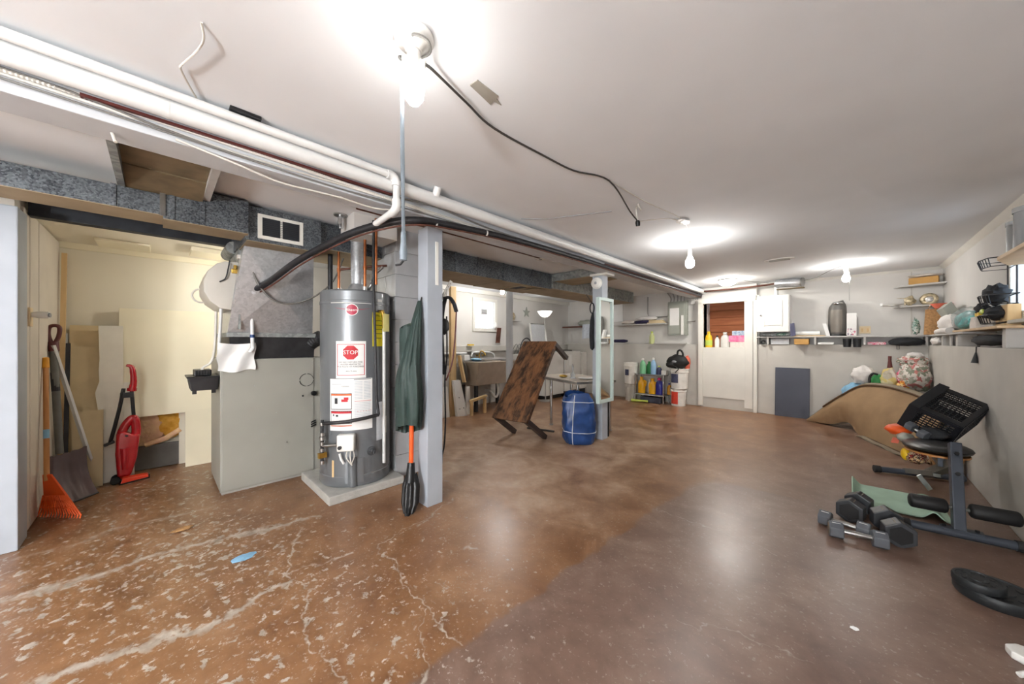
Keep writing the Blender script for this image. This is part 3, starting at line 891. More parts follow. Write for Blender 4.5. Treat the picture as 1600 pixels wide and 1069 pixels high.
obj('nail_hook', G().cyl((-2.12, -0.13, 2.04), (-2.10, -0.12, 2.0), 0.006, 8), 'cable_white', label='short white peg under the beam at the upper left', cat='hook')
cable('ceiling_wire', [(-1.449, 0.094, 2.199), (-1.499, 0.102, 2.18), (-1.585, 0.087, 2.18), (-1.683, 0.059, 2.18), (-1.734, 0.057, 2.188), (-1.831, 0.086, 2.188), (-1.914, 0.115, 2.188)], 0.0035, 'cable_white', 'loose white wire hanging from a ceiling hole at the upper left')
# ceiling extension cord from the near lamp to the middle lamp
cable('extension_cord', [(-0.995, 0.612, 2.11), (-1.06, 0.69, 2.165), (-1.12, 0.88, 2.178), (-1.17, 1.08, 2.183), (-1.16, 1.44, 2.188), (-1.14, 1.68, 2.19), (-1.06, 1.94, 2.193), (-1.12, 2.35, 2.13), (-1.13, 2.48, 2.105)], 0.005, 'cable_dark', 'dark extension cord strung across the ceiling from the near lamp')
cable('extension_cord', [(-1.13, 2.50, 2.10), (-1.09, 2.62, 2.13), (-1.05, 2.85, 2.19), (-0.99, 3.0, 2.195)], 0.004, 'cable_white', 'pale cord joining the hanging plug to the taped joint')
cable('house_cable', [(-1.06, 1.95, 2.196), (-1.04, 2.4, 2.197), (-0.98, 3.0, 2.197), (-1.10, 3.6, 2.197)], 0.0035, 'cable_white', 'thin white wire tacked to the ceiling up to the middle lamp')
t = thing('cord_plug', (-1.13, 2.49, 2.06), 'black plug hanging from a pale hook under the ceiling', 'plug')
obj('body', G().tube([(-1.13, 2.49, 2.105), (-1.13, 2.495, 2.09), (-1.13, 2.50, 2.065)], [0.012, 0.018, 0.015], 10), 'black_plastic', t, smooth=50)
obj('hook', G().tube(spline([(-1.07, 2.42, 2.145), (-1.08, 2.40, 2.175), (-1.09, 2.42, 2.197), (-1.12, 2.46, 2.197), (-1.135, 2.48, 2.18), (-1.13, 2.49, 2.10)], 5), 0.006, 8), 'cable_white', t, smooth=50)
t = thing('tape_wad', (-0.985, 3.02, 2.19), 'shiny wad of clear tape on the ceiling wire', 'tape')
obj('tape', G().ell((-0.985, 3.02, 2.19), (0.045, 0.07, 0.008), 14, 8, 3, 0.5, 4), 'plastic_white', t)
obj('ceiling_patch', G().prism([(-1.055, 0.845, 2.2), (-1.014, 0.849, 2.2), (-1.02, 0.965, 2.2), (-1.035, 0.968, 2.2), (-1.05, 1.01, 2.2), (-1.055, 0.97, 2.2), (-1.08, 0.975, 2.2)], (0, 0, -0.004)), 'lid_grey',
    label='grey torn rectangle stuck flat to the ceiling by the near lamp', cat='patch')
obj('ceiling_strip', G().tube(spline([(-1.9, 2.05, 2.196), (-1.75, 2.2, 2.197), (-1.5, 2.32, 2.197), (-1.3, 2.42, 2.197)], 4), 0.0035, 6), 'ink_grey', label='thin grey wire tacked to the ceiling right of the drain pipe', cat='cable')
t = thing('ceiling_vent', (-0.61, 5.24, 2.185), 'white oval ceiling vent register halfway to the back wall', 'vent')
obj('rim', G().torus((-0.61, 5.24, 2.196), 0.14, 0.008, 28, 8, 'z', 1.0, 0.5), 'plastic_white', t, smooth=60)
obj('plate', G().lathe((-0.61, 5.24, 2.198), [(0.0, -0.004), (0.07, -0.004), (0.07, 0.001), (0.0, 0.001)], 24), 'conduit', t)
for k in range(4):
    obj('slat', G().box(-0.71, -0.51, 5.20 + k * 0.025, 5.212 + k * 0.025, 2.185, 2.193), 'lid_grey', t)
def alarm(name, c, R, label, r=0.06, h=0.035):
    t = thing(name, c, label, 'smoke alarm')
    obj('base', G().lathe(c, [(0.0, 0), (r, 0), (r, 0.012), (0.0, 0.012)], 26, R), 'plastic_white', t, smooth=40)
    obj('cover', G().lathe(c, [(0.0, 0.012), (r * 0.93, 0.012), (r * 0.9, h * 0.8), (r * 0.7, h), (0.0, h)], 26, R), 'plastic_white', t, smooth=40)
    obj('grille', G().lathe(c, [(0.0, h), (r * 0.25, h), (r * 0.25, h + 0.002), (0.0, h + 0.002)], 16, R), 'ink_grey', t)
    return t
alarm('smoke_alarm', (-2.56, 3.09, 2.2), Matrix.Rotation(math.pi, 3, 'X'), 'round white smoke alarm under the ceiling between the two posts', 0.075, 0.045)
alarm('smoke_alarm', (-2.235, 3.79, 1.925), Matrix.Rotation(math.pi / 2, 3, 'X'), 'round white smoke alarm on the side of the far post', 0.072, 0.04)

# clear plastic lamp-changing tube hanging from the near lamp
t = thing('hanging_strap', (-1.045, 0.563, 1.46), 'long translucent blue strap hanging from the near lamp with a buckle end', 'strap')
st = [(-1.05, 0.558, 2.12), (-1.05, 0.558, 2.0), (-1.05, 0.56, 1.8), (-1.05, 0.562, 1.65), (-1.05, 0.563, 1.56)]
obj('strap', G().tube(st, [0.005, 0.0065, 0.008, 0.006, 0.007], 8, flat=0.3), 'pole_plastic', t, smooth=60)
obj('buckle', G().lathe((-1.05, 0.563, 1.465), [(0.0, 0), (0.012, 0.004), (0.013, 0.03), (0.009, 0.06), (0.008, 0.095), (0.0, 0.1)], 12), 'pole_plastic', t, smooth=50)
obj('tip', G().tube([(-1.05, 0.563, 1.468), (-1.055, 0.555, 1.455), (-1.068, 0.545, 1.453)], 0.004, 6), 'iron_dark', t)

# ------------------------------------------------------------------ ducts
t = thing('supply_duct', (-3.35, 0.0, 1.95), 'galvanized supply duct crossing above the storage alcove', 'duct')
def duct_run(t, y0, y1, z0, z1, x0=-3.7, x1=-3.06, seams=(), mat='galvanized'):
    o = obj('duct_section', G().box(x0, x1, y0, y1, z0 + 0.002, z1), mat, t, 0.004)
    obj('underside', G().box(x0, x1 - 0.002, y0, y1, z0 - 0.002, z0 + 0.002), 'duct_tan', o)
    for s in seams:
        obj('seam', G().box(x0 - 0.004, x1 + 0.006, s - 0.012, s + 0.012, z0 + 0.003, z1 + 0.004), mat, o, 0.002)
    return o
duct_run(t, -3.2, 0.02, 1.975, 2.10, -3.24, -3.0, seams=(-0.18, -1.4))
duct_run(t, 0.02, 0.44, 1.955, 2.18, -3.24, -3.0, seams=(0.06, 0.2))
obj('hanger_strap', G().box(-2.998, -2.992, 0.005, 0.03, 1.97, 2.2), 'steel', t)
bx = duct_run(t, 0.44, 0.92, 1.925, 2.175, seams=(0.44,))
v = obj('vent_grille', G().box(-3.06, -3.05, 0.50, 0.79, 1.95, 2.13), 'white_paint', t, 0.003)
for a, b2 in ((0.527, 0.637), (0.652, 0.762)):
    o = obj('opening', G().box(-3.052, -3.047, a, b2, 1.975, 2.105), 'duct_black', v)
for k in range(9):
    obj('louver', G().box(-3.05, -3.046, 0.527, 0.762, 1.982 + k * 0.0138, 1.984 + k * 0.0138), 'iron_dark', v)
duct_run(t, 0.92, 3.02, 1.975, 2.19, seams=(1.5, 2.3, 2.62), x1=-3.12)
t2 = thing('far_duct', (-3.4, 5.0, 1.96), 'dull far duct section with an open register, over the laundry', 'duct')
duct_run(t2, 3.02, 4.02, 1.97, 2.19, x1=-3.12, seams=(3.04, 3.6), mat='galvanized')
duct_run(t2, 4.02, 6.7, 1.985, 2.19, x1=-3.12, seams=(4.05, 6.67), mat='galvanized_dull')
obj('branch', G().box(-3.12, -2.34, 4.05, 4.55, 2.09, 2.195), 'galvanized_dull', t2, 0.004)
obj('branch_underside', G().box(-3.1, -2.36, 4.07, 4.53, 2.084, 2.09), 'duct_tan', t2)
rg = obj('register', G().box(-3.5, -3.16, 3.4, 3.62, 1.955, 1.968), 'duct_tan', t2)
obj('register_hole', G().box(-3.4, -3.2, 3.44, 3.56, 1.952, 1.956), 'duct_black', rg)
obj('register_flap', G().obox((-3.3, 3.84, 1.955), (0.12, 0, 0), (0, 0.12, 0.004), (0, 0, 0.003)), 'duct_tan', t2)
obj('steel_bar', G().box(-3.78, -3.70, -0.575, 0.48, 2.0, 2.195), 'duct_black', bev=0.004, label='long dark metal bar across the top of the storage alcove', cat='bar')
t = thing('joist_duct', (-2.7, 0.08, 2.12), 'brown panel boxed between ceiling joists left of the furnace', 'duct')
obj('panel', G().box(-2.74, -2.3, -0.135, 0.2, 2.148, 2.156), 'panned_brown', t, 0.002)
obj('panel', G().hexa([(-3.04, -0.135, 2.10), (-2.745, -0.135, 2.143), (-2.745, 0.2, 2.143), (-3.04, 0.2, 2.10), (-3.04, -0.135, 2.108), (-2.745, -0.135, 2.151), (-2.745, 0.2, 2.151), (-3.04, 0.2, 2.108)]), 'panned_brown', t)
obj('side_strip', G().box(-3.04, -2.3, -0.165, -0.135, 2.10, 2.2), 'galvanized_dull', t)
obj('side_strip', G().box(-3.04, -2.3, 0.2, 0.235, 2.12, 2.2), 'shelf_grey', t)
obj('patch_plate', G().box(-4.62, -4.3, -0.36, -0.05, 2.02, 2.038), 'cream_board', bev=0.004, label='small cream patch board screwed to the alcove ceiling', cat='patch')
obj('patch_plate', G().box(-4.4, -4.1, 0.2, 0.42, 2.0, 2.038), 'cream_board', bev=0.004, label='pale perforated patch board beside the humidifier top', cat='patch')
obj('cross_pipe', G().cyl((-3.95, 0.43, 1.97), (-3.6, 0.43, 1.97), 0.05, 18), 'galvanized_dull', smooth=40, label='short grey round pipe stub above the humidifier', cat='pipe')

# ------------------------------------------------------------------ furnace
f = thing('furnace', (-3.8, 0.68, 0), 'tall beige furnace cabinet with galvanized plenum on top', 'furnace')
obj('cabinet', G().box(-4.15, -3.5, 0.335, 1.08, 0.02, 1.06), 'furnace_paint', f, 0.004)
fp = obj('front_panel', G().box(-3.5, -3.492, 0.345, 0.99, 0.03, 1.055), 'furnace_paint', f, 0.003)
obj('base', G().box(-4.15, -3.52, 0.345, 1.07, 0.0, 0.02), 'concrete_pad', f)
obj('coil_case', G().hexa([(-4.1, 0.4, 1.06), (-3.53, 0.4, 1.06), (-3.53, 1.0, 1.06), (-4.1, 1.0, 1.06), (-4.1, 0.39, 1.24), (-3.5, 0.39, 1.24), (-3.5, 1.0, 1.24), (-4.1, 1.0, 1.24)]), 'iron_dark', f)
obj('collar', G().box(-4.12, -3.47, 0.37, 1.0, 1.24, 1.275), 'galvanized_dull', f, 0.004)
pb = [(-4.08, 0.375, 1.27), (-3.48, 0.375, 1.27), (-3.48, 0.975, 1.27), (-4.08, 0.975, 1.27)]
pt = [(-3.72, 0.45, 1.925), (-3.25, 0.45, 1.925), (-3.25, 0.92, 1.925), (-3.72, 0.92, 1.925)]
pl = obj('plenum', G().hexa(pb + pt), 'galvanized_bright', f, 0.004)
# creased cross-break in the plenum front: four shallow facets
g = G()
A, B2, C2, D2 = Vector(pb[1]), Vector(pb[2]), Vector(pt[2]), Vector(pt[1])
mid = (A + B2 + C2 + D2) / 4 + Vector((0.04, 0, 0.004))
g.add([A, B2, C2, D2, mid], [(0, 1, 4), (1, 2, 4), (2, 3, 4), (3, 0, 4)])
obj('plenum_face', g, 'galvanized_bright', pl)
# knock-out ring, holes, vents on the front panel
g = G()
for k in range(4):
    a0 = k * math.pi / 2 + 0.12
    g.tube(arc((-3.489, 0.93, 0.86), 0.055, a0, a0 + math.pi / 2 - 0.24, 8, 'x'), 0.0025, 5)
obj('knockout', g, 'black_plastic', fp)
obj('knob', G().cyl((-3.492, 0.985, 0.735), (-3.47, 0.985, 0.735), 0.022, 12), 'black_plastic', fp, smooth=40)
obj('screw', G().cyl((-3.492, 0.90, 0.72), (-3.486, 0.90, 0.72), 0.008, 10), 'black_plastic', fp)
for k in range(3):
    obj('slot', G().obox((-3.489, 0.985, 0.44 + 0.02 * k), (0.003, 0, 0), (0, 0.02, 0.008), (0, -0.002, 0.005)), 'black_plastic', fp)
for yy, zz in ((0.62, 0.44), (0.78, 0.33), (0.55, 0.84), (0.70, 0.60)):
    obj('screw', G().cyl((-3.492, yy, zz), (-3.488, yy, zz), 0.005, 8), 'steel', fp)

# flue connector: ribbed pipe between furnace top and heater
g = G()
path = spline([(-3.62, 0.93, 1.06), (-3.6, 0.95, 1.14), (-3.55, 0.99, 1.2), (-3.5, 1.06, 1.25)], 10)
g.tube(path, [0.062 + 0.004 * (i % 2) for i in range(len(path))], 16)
obj('flex_flue', g, 'iron_dark', smooth=30, label='dark ribbed flue elbow between the furnace and the water heater', cat='pipe')

# drain tube with blue band + dripping rag
t = thing('condensate_tube', (-3.4, 0.53, 1.12), 'white plastic tube with a blue band on the plenum front', 'pipe')
obj('tube', G().tube([(-3.44, 0.525, 1.43), (-3.43, 0.527, 1.2), (-3.425, 0.53, 1.15), (-3.43, 0.51, 1.12)], 0.0135, 12), 'pvc_white', t, smooth=50)
obj('band', G().cyl((-3.431, 0.527, 1.235), (-3.43, 0.527, 1.26), 0.0165, 12), 'tarp_blue', t, smooth=40)
def rag(u, v):
    y = 0.315 + 0.235 * u + 0.006 * math.sin(9 * v)
    z = 1.195 - 0.225 * v - 0.012 * math.sin(u * 3.1) * (1 - v) + 0.01 * math.sin(7 * u + 2) * v
    x = -3.462 + 0.012 * math.sin(u * 9 + v * 4) - 0.01 * v
    return (x, y, z)
obj('rag', G().sheet(rag, 18, 14, 0.003), 'paper_white', smooth=60, label='white rag draped over the furnace top', cat='rag')
t = thing('condensate_pump', (-3.62, 0.26, 0.8), 'black condensate pump hanging at the left corner of the furnace', 'pump')
obj('tank', G().hexa([(-3.75, 0.17, 0.83), (-3.53, 0.17, 0.83), (-3.53, 0.325, 0.83), (-3.75, 0.325, 0.83), (-3.77, 0.155, 0.93), (-3.51, 0.155, 0.93), (-3.51, 0.33, 0.93), (-3.77, 0.33, 0.93)]), 'iron_dark', t, 0.006)
obj('lid', G().box(-3.78, -3.5, 0.145, 0.333, 0.928, 0.94), 'black_plastic', t, 0.003)
obj('motor_cover', G().box(-3.74, -3.56, 0.19, 0.29, 0.94, 0.985), 'black_plastic', t, 0.006)
for k in range(6):
    obj('fin', G().box(-3.565, -3.552, 0.195 + k * 0.016, 0.201 + k * 0.016, 0.945, 0.98), 'iron_dark', t)
for yy in (0.19, 0.3):
    obj('foot', G().box(-3.56, -3.535, yy - 0.012, yy + 0.012, 0.805, 0.832), 'black_rubber', t)
obj('outlet_tube', G().tube(spline([(-3.6, 0.235, 0.94), (-3.59, 0.24, 1.0), (-3.57, 0.29, 1.05), (-3.56, 0.31, 1.2), (-3.55, 0.315, 1.44)], 6), 0.009, 8), 'cable_white', t, smooth=60)

# drum humidifier on the plenum side
t = thing('humidifier', (-3.65, 0.33, 1.45), 'white half-round humidifier on the left side of the plenum', 'humidifier')
prof = [(0.44, 1.45), (0.40, 1.45), (0.33, 1.46), (0.27, 1.51), (0.237, 1.58), (0.235, 1.66), (0.26, 1.74), (0.31, 1.80), (0.36, 1.825), (0.44, 1.83)]
obj('housing', G().prism([(-3.45, y, z) for y, z in prof], (-0.42, 0, 0)), 'humidifier_shell', t, 0.008, smooth=40)
obj('back_plate', G().box(-3.95, -3.42, 0.438, 0.452, 1.30, 1.93), 'galvanized_dull', t)
obj('side_disc', G().torus((-3.82, 0.245, 1.58), 0.055, 0.007, 20, 8, 'x'), 'cable_white', t, smooth=60)
vb = obj('valve', G().box(-3.448, -3.42, 0.395, 0.44, 1.735, 1.77), 'brass', t, 0.006)
obj('valve_stem', G().cyl((-3.44, 0.42, 1.77), (-3.44, 0.42, 1.80), 0.012, 10), 'brass', vb)
obj('valve_stem', G().cyl((-3.435, 0.40, 1.75), (-3.435, 0.46, 1.75), 0.01, 10), 'brass', vb)
obj('black_tube', G().tube(spline([(-3.43, 0.385, 1.83), (-3.43, 0.375, 1.76), (-3.435, 0.36, 1.69), (-3.44, 0.325, 1.66)], 6), 0.0045, 6), 'black_plastic', t, smooth=60)
obj('drain_hose', G().tube(spline([(-3.5, 0.34, 1.46), (-3.5, 0.335, 1.32), (-3.52, 0.33, 1.18), (-3.53, 0.33, 1.05)], 5), 0.011, 8), 'pvc_white', t, smooth=60)
obj('junction_box', G().box(-3.42, -3.37, 0.425, 0.47, 1.845, 1.875), 'cable_white', t, 0.003)
cable('wire_loop', [(-3.38, 0.46, 1.86), (-3.32, 0.50, 1.78), (-3.3, 0.55, 1.64), (-3.32, 0.66, 1.53), (-3.33, 0.8, 1.525), (-3.3, 0.95, 1.6), (-3.27, 1.08, 1.74), (-3.25, 1.16, 1.95)], 0.008, 'cable_grey', 'grey armoured wire looping across the plenum to the ceiling')

# ------------------------------------------------------------------ water heater
obj('heater_pad', G().box(-3.42, -2.71, 0.868, 1.46, 0.0, 0.065), 'concrete_pad', bev=0.008, label='grey concrete slab under the water heater', cat='slab')
HX, HY, HR = -3.013, 1.18, 0.272
h = thing('water_heater', (HX, HY, 0.065), 'tall grey cylindrical gas water heater standing on a concrete slab', 'water heater')
obj('tank', G().lathe((HX, HY, 0), [(0.0, 0.07), (HR - 0.004, 0.07), (HR + 0.003, 0.085), (HR + 0.003, 0.15), (HR - 0.001, 0.155), (HR, 0.17), (HR, 0.31), (HR, 1.50), (HR + 0.003, 1.505), (HR + 0.003, 1.525), (HR - 0.001, 1.53), (HR, 1.6), (HR - 0.008, 1.612), (HR - 0.03, 1.616), (0.0, 1.625)], 64), 'heater_grey', h, smooth=30)
def cyl_p(th, z, r):
    a = math.radians(th)
    return Vector((HX + r * math.cos(a), HY + r * math.sin(a), z))
def on_tank(name, th0, th1, z0, z1, mat, parent, r0=None, thick=0.0015, **kw):
    r = (r0 or HR) + thick
    n = max(2, int(abs(th1 - th0) / 3))
    fn = lambda u, v: cyl_p(th0 + (th1 - th0) * u, z0 + (z1 - z0) * v, r)
    return obj(name, G().sheet(fn, n, 1, thick), mat, parent, **kw)
def tank_text(s, th, z, size, mat, parent, r):
    vs, fs = text_mesh(s, size)
    g = G(); g.add([cyl_p(th + math.degrees(p.x / r), z + p.y, r) for p in vs], fs)
    return obj('lettering', g, mat, parent)
on_tank('burner_cover', -38, -10, 0.10, 0.29, 'heater_grey', h, thick=0.006)
obj('burner_duct', G().tube([cyl_p(-27, 0.08, HR), cyl_p(-27, 0.31, HR)], 0.034, 12), 'heater_grey', h, smooth=40)
s1 = on_tank('warning_label', -53, -6.5, 0.918, 1.207, 'paper_white', h)
r1 = HR + 0.0022
g = G()
for a, b2, c, d2 in ((-51, -8.5, 1.18, 1.184), (-51, -8.5, 0.94, 0.944), (-51, -50, 0.94, 1.184), (-9.5, -8.5, 0.94, 1.184)):
    fn = lambda u, v: cyl_p(a + (b2 - a) * u, c + (d2 - c) * v, r1)
    g.sheet(fn, 12, 1)
obj('border', g, 'ink_red', s1)
oc = [cyl_p(-30 + math.degrees(0.058 * math.cos(math.pi / 8 + k * math.pi / 4) / HR), 1.118 + 0.058 * math.sin(math.pi / 8 + k * math.pi / 4), r1 + 0.0006) for k in range(8)]
g = G(); g.add(oc + [cyl_p(-30, 1.118, r1 + 0.0006)], [(k, (k + 1) % 8, 8) for k in range(8)])
obj('stop_sign', g, 'ink_red', s1)
tank_text('STOP', -30, 1.118, 0.044, 'paper_white', s1, r1 + 0.0014)
for k, tx in enumerate(('DO NOT RETURN THIS', 'WATER HEATER TO', 'THE PLACE OF PURCHASE')):
    tank_text(tx, -30, 1.043 - 0.018 * k, 0.0165, 'ink_dark', s1, r1 + 0.0006)
tank_text('1-800-279-4566', -30, 0.972, 0.0135, 'ink_dark', s1, r1 + 0.0006)
s2 = on_tank('instruction_label', -64, 4, 0.512, 0.913, 'paper_white', h)
def ink(a, b2, z0, z1, mat, par, rr=0.0006):
    n = max(2, int(abs(b2 - a) / 4))
    g = G().sheet(lambda u, v: cyl_p(a + (b2 - a) * u, z0 + (z1 - z0) * v, r1 + rr), n, 1)
    return obj('print', g, mat, par)
ink(-62, -28, 0.675, 0.80, 'ink_dark', s2); ink(-61.3, -28.7, 0.68, 0.795, 'paper_white', s2, 0.001); ink(-61.3, -28.7, 0.783, 0.795, 'ink_orange', s2, 0.0014)
ink(-62, -28, 0.565, 0.665, 'ink_dark', s2); ink(-61.3, -28.7, 0.57, 0.66, 'paper_white', s2, 0.001); ink(-61.3, -28.7, 0.645, 0.66, 'ink_red', s2, 0.0014)
ink(-55, -50, 0.72, 0.765, 'ink_dark', s2, 0.0014); ink(-44, -34, 0.735, 0.755, 'ink_red', s2, 0.0014); ink(-40, -33, 0.75, 0.77, 'ink_red', s2, 0.0014)
ink(-58, -56, 0.625, 0.64, 'ink_dark', s2, 0.0014); ink(-53, -49, 0.62, 0.635, 'ink_dark', s2, 0.0014)
ink(-25, 2, 0.905, 0.909, 'ink_dark', s2)
for k in range(12):
    ink(-24, -12, 0.885 - k * 0.012, 0.891 - k * 0.012, 'paper_grey', s2); ink(-10, 1, 0.885 - k * 0.012, 0.891 - k * 0.012, 'paper_grey', s2)
for k in range(9):
    ink(-24, 1, 0.72 - k * 0.013, 0.726 - k * 0.013, 'paper_grey', s2)
ink(-24, 2, 0.735, 0.738, 'ink_red', s2); ink(-24, 2, 0.655, 0.658, 'ink_red', s2); ink(-62, -28, 0.545, 0.552, 'ink_orange', s2)
ink(-60, -44, 0.87, 0.873, 'ink_grey', s2); ink(-58, -40, 0.84, 0.842, 'ink_grey', s2)
tank_text('WARNING', -38, 0.855, 0.012, 'ink_dark', s2, r1 + 0.0008)
s3 = on_tank('energy_label', 4.5, 33, 1.165, 1.44, 'label_yellow', h)
tank_text('ENERGYGUIDE', 18.5, 1.415, 0.019, 'ink_dark', s3, r1)
for k, (a, b2) in enumerate(((7, 30), (7, 26), (7, 30), (8, 29), (7, 22))):
    ink(a, b2, 1.37 - k * 0.035, 1.374 - k * 0.035, 'ink_dark', s3)
ink(26, 30, 1.235, 1.25, 'ink_dark', s3)
# brand roundel and pinstripe
s4 = on_tank('pinstripe', -62, 2, 1.503, 1.507, 'plastic_white', h, r0=HR + 0.003)
g = G()
for sgn in (-1, 1):
    g.sheet(lambda u, v: cyl_p(-28 + sgn * (5.5 + 22 * u), 1.452 + 0.016 * u * u + (0.005 * (1 - u) + 0.001) * v, HR + 0.0015), 8, 1)
obj('red_swoosh', g, 'logo_red', h)
def disc(th, z, rad, r, mat, par, name):
    P = [cyl_p(th + math.degrees(rad * math.cos(k * math.pi / 14) / HR), z + rad * math.sin(k * math.pi / 14), r) for k in range(28)]
    g = G(); g.add(P + [cyl_p(th, z, r)], [(k, (k + 1) % 28, 28) for k in range(28)])
    return obj(name, g, mat, par)
lg = disc(-28, 1.452, 0.046, HR + 0.002, 'plastic_white', h, 'badge')
disc(-28, 1.452, 0.041, HR + 0.003, 'logo_red', lg, 'badge_field')
tank_text('Rheem', -28, 1.45, 0.030, 'plastic_white', lg, HR + 0.004)
on_tank('side_label', 12, 24, 0.40, 0.71, 'paper_grey', h); on_tank('side_label', 24, 36, 0.44, 0.58, 'bottle_clear', h)
# gas valve, piping, relief pipe, fittings
gv = obj('gas_valve', G().obox(cyl_p(-34.5, 0.43, HR + 0.035), (0.03 * math.cos(math.radians(-34.5)), 0.03 * math.sin(math.radians(-34.5)), 0), (-0.062 * math.sin(math.radians(-34.5)), 0.062 * math.cos(math.radians(-34.5)), 0), (0, 0, 0.063)), 'plastic_white', h, 0.012, seg=3)
obj('valve_knob', G().cyl(cyl_p(-41, 0.40, HR + 0.06), cyl_p(-41, 0.40, HR + 0.078), 0.014, 14), 'black_plastic', gv, smooth=40)
for k in range(3):
    obj('valve_wire', G().tube(spline([cyl_p(-33 + 4 * k, 0.37, HR + 0.04), cyl_p(-34 + 5 * k, 0.32, HR + 0.05), cyl_p(-29 + k, 0.27, HR + 0.045), cyl_p(-27, 0.25, HR + 0.036)], 5), 0.004, 6), 'cable_white', gv, smooth=60)
obj('igniter', G().tube([cyl_p(-45, 0.34, HR + 0.02), cyl_p(-42, 0.30, HR + 0.03), cyl_p(-38, 0.265, HR + 0.03)], 0.009, 8), 'plastic_white', gv)
dp = obj('drain_valve', G().tube([cyl_p(2, 0.33, HR - 0.01), cyl_p(2, 0.33, HR + 0.012), cyl_p(2, 0.33, HR + 0.014), cyl_p(2, 0.33, HR + 0.045)], [0.036, 0.036, 0.02, 0.018], 16), 'heater_dark', h, smooth=40)
obj('drain_nozzle', G().cyl(cyl_p(2, 0.33, HR + 0.045), cyl_p(2, 0.33, HR + 0.06), 0.011, 12), 'chrome', dp, smooth=40)
rp = obj('relief_pipe', G().cyl(cyl_p(22, 0.21, HR + 0.03), cyl_p(22, 1.32, HR + 0.03), 0.0125, 12), 'pvc_white', h, smooth=40)
rv = obj('relief_valve', G().tube([cyl_p(19, 1.45, HR - 0.01), cyl_p(19, 1.45, HR + 0.03), cyl_p(21, 1.42, HR + 0.03), cyl_p(22, 1.31, HR + 0.03)], 0.014, 10), 'brass', h, smooth=40)
on_tank('tag', 17, 30, 1.285, 1.43, 'tag_cream', rv, r0=HR + 0.046)
on_tank('white_sticker', 14, 24, 1.50, 1.55, 'paper_white', h)
gp = obj('gas_pipe', G().tube([cyl_p(4, 2.17, HR + 0.02), cyl_p(4, 1.68, HR + 0.02), cyl_p(6, 0.75, HR + 0.05), cyl_p(8, 0.62, HR + 0.06)], 0.011, 10), 'iron_dark', h, smooth=50)
obj('gas_arm', G().tube([cyl_p(8, 0.62, HR + 0.06), cyl_p(-10, 0.61, HR + 0.06), cyl_p(-34, 0.595, HR + 0.075), cyl_p(-60, 0.58, HR + 0.06), cyl_p(-68, 0.575, HR + 0.05)], 0.0135, 10), 'iron_dark', h, smooth=50)
dl = obj('drip_leg', G().tube([cyl_p(-69, 0.60, HR + 0.05), cyl_p(-69, 0.27, HR + 0.05)], 0.0125, 10), 'iron_dark', h, smooth=50)
for zz, rr in ((0.57, 0.02), (0.49, 0.019), (0.46, 0.024), (0.42, 0.018), (0.37, 0.02), (0.275, 0.018)):
    obj('fitting', G().cyl(cyl_p(-69, zz - 0.012, HR + 0.05), cyl_p(-69, zz + 0.012, HR + 0.05), rr, 10), 'steel', dl, smooth=40)
obj('shutoff', G().box(*[c for p in zip(cyl_p(-69, 0.33, HR + 0.05) - Vector((0.016, 0.03, 0.02)), cyl_p(-69, 0.33, HR + 0.05) + Vector((0.016, 0.03, 0.02))) for c in p]), 'brass', dl, 0.004)
obj('feed_stub', G().cyl(cyl_p(-69, 0.40, HR + 0.05), cyl_p(-47, 0.415, HR + 0.045), 0.011, 10), 'steel', dl, smooth=40)
obj('stripe_sticker', G().sheet(lambda u, v: cyl_p(-60 + 3.5 * u, 0.15 + 0.13 * v, HR + 0.004), 2, 1, 0.002), 'pine', h)
# draft hood, flue
fh = obj('draft_hood', G().lathe((HX - 0.02, HY + 0.02, 1.63), [(0.09, 0.0), (0.088, 0.01), (0.06, 0.06), (0.056, 0.065), (0.056, 0.5)], 24), 'galvanized_bright', h, smooth=30)
for a in (0.3, 2.4, 4.5):
    obj('hood_leg', G().cyl((HX - 0.02 + 0.085 * math.cos(a), HY + 0.02 + 0.085 * math.sin(a), 1.60), (HX - 0.02 + 0.085 * math.cos(a), HY + 0.02 + 0.085 * math.sin(a), 1.64), 0.006, 6), 'steel', fh)
for n_, (dx, dy, top) in enumerate(((-0.12, -0.10, 2.15), (0.13, 0.02, 2.15))):
    w_ = obj('water_pipe', G().tube([(HX + dx, HY + dy, 1.60), (HX + dx, HY + dy, 1.70), (HX + dx, HY + dy, top)], [0.013, 0.011, 0.011], 10), 'copper', h, smooth=50)
    obj('nipple', G().cyl((HX + dx, HY + dy, 1.61), (HX + dx, HY + dy, 1.66), 0.02, 10), 'steel', w_, smooth=40)
    obj('coupling', G().cyl((HX + dx, HY + dy, 1.80), (HX + dx, HY + dy, 1.83), 0.015, 10), 'copper', w_, smooth=40)
obj('cross_pipe', G().tube([(HX - 0.12, HY - 0.10, 1.82), (HX + 0.06, HY + 0.10, 1.85), (HX + 0.15, HY + 0.2, 1.86)], 0.01, 8), 'copper_old', h, smooth=50)
obj('flex_line', G().tube(spline([(HX + 0.1, HY + 0.05, 1.62), (HX + 0.16, HY + 0.06, 1.68), (HX + 0.1, HY + 0.12, 1.78), (HX + 0.16, HY + 0.16, 1.84)], 6), 0.012, 10), 'steel', h, smooth=60)
obj('riser_pipe', G().cyl((-3.28, 1.06, 1.55), (-3.28, 1.06, 2.19), 0.02, 12), 'iron_dark', smooth=40, label='dark iron pipe rising behind the left edge of the water heater', cat='pipe')
obj('riser_pipe', G().cyl((-2.72, 1.22, 1.66), (-2.72, 1.22, 2.19), 0.011, 10), 'copper', smooth=40, label='bright copper pipe rising in front of the chimney to the ceiling', cat='pipe')
t = thing('drop_lamp', (-2.86, 1.0, 2.06), 'small bare metal lamp holder on the ceiling above the water heater', 'lamp holder')
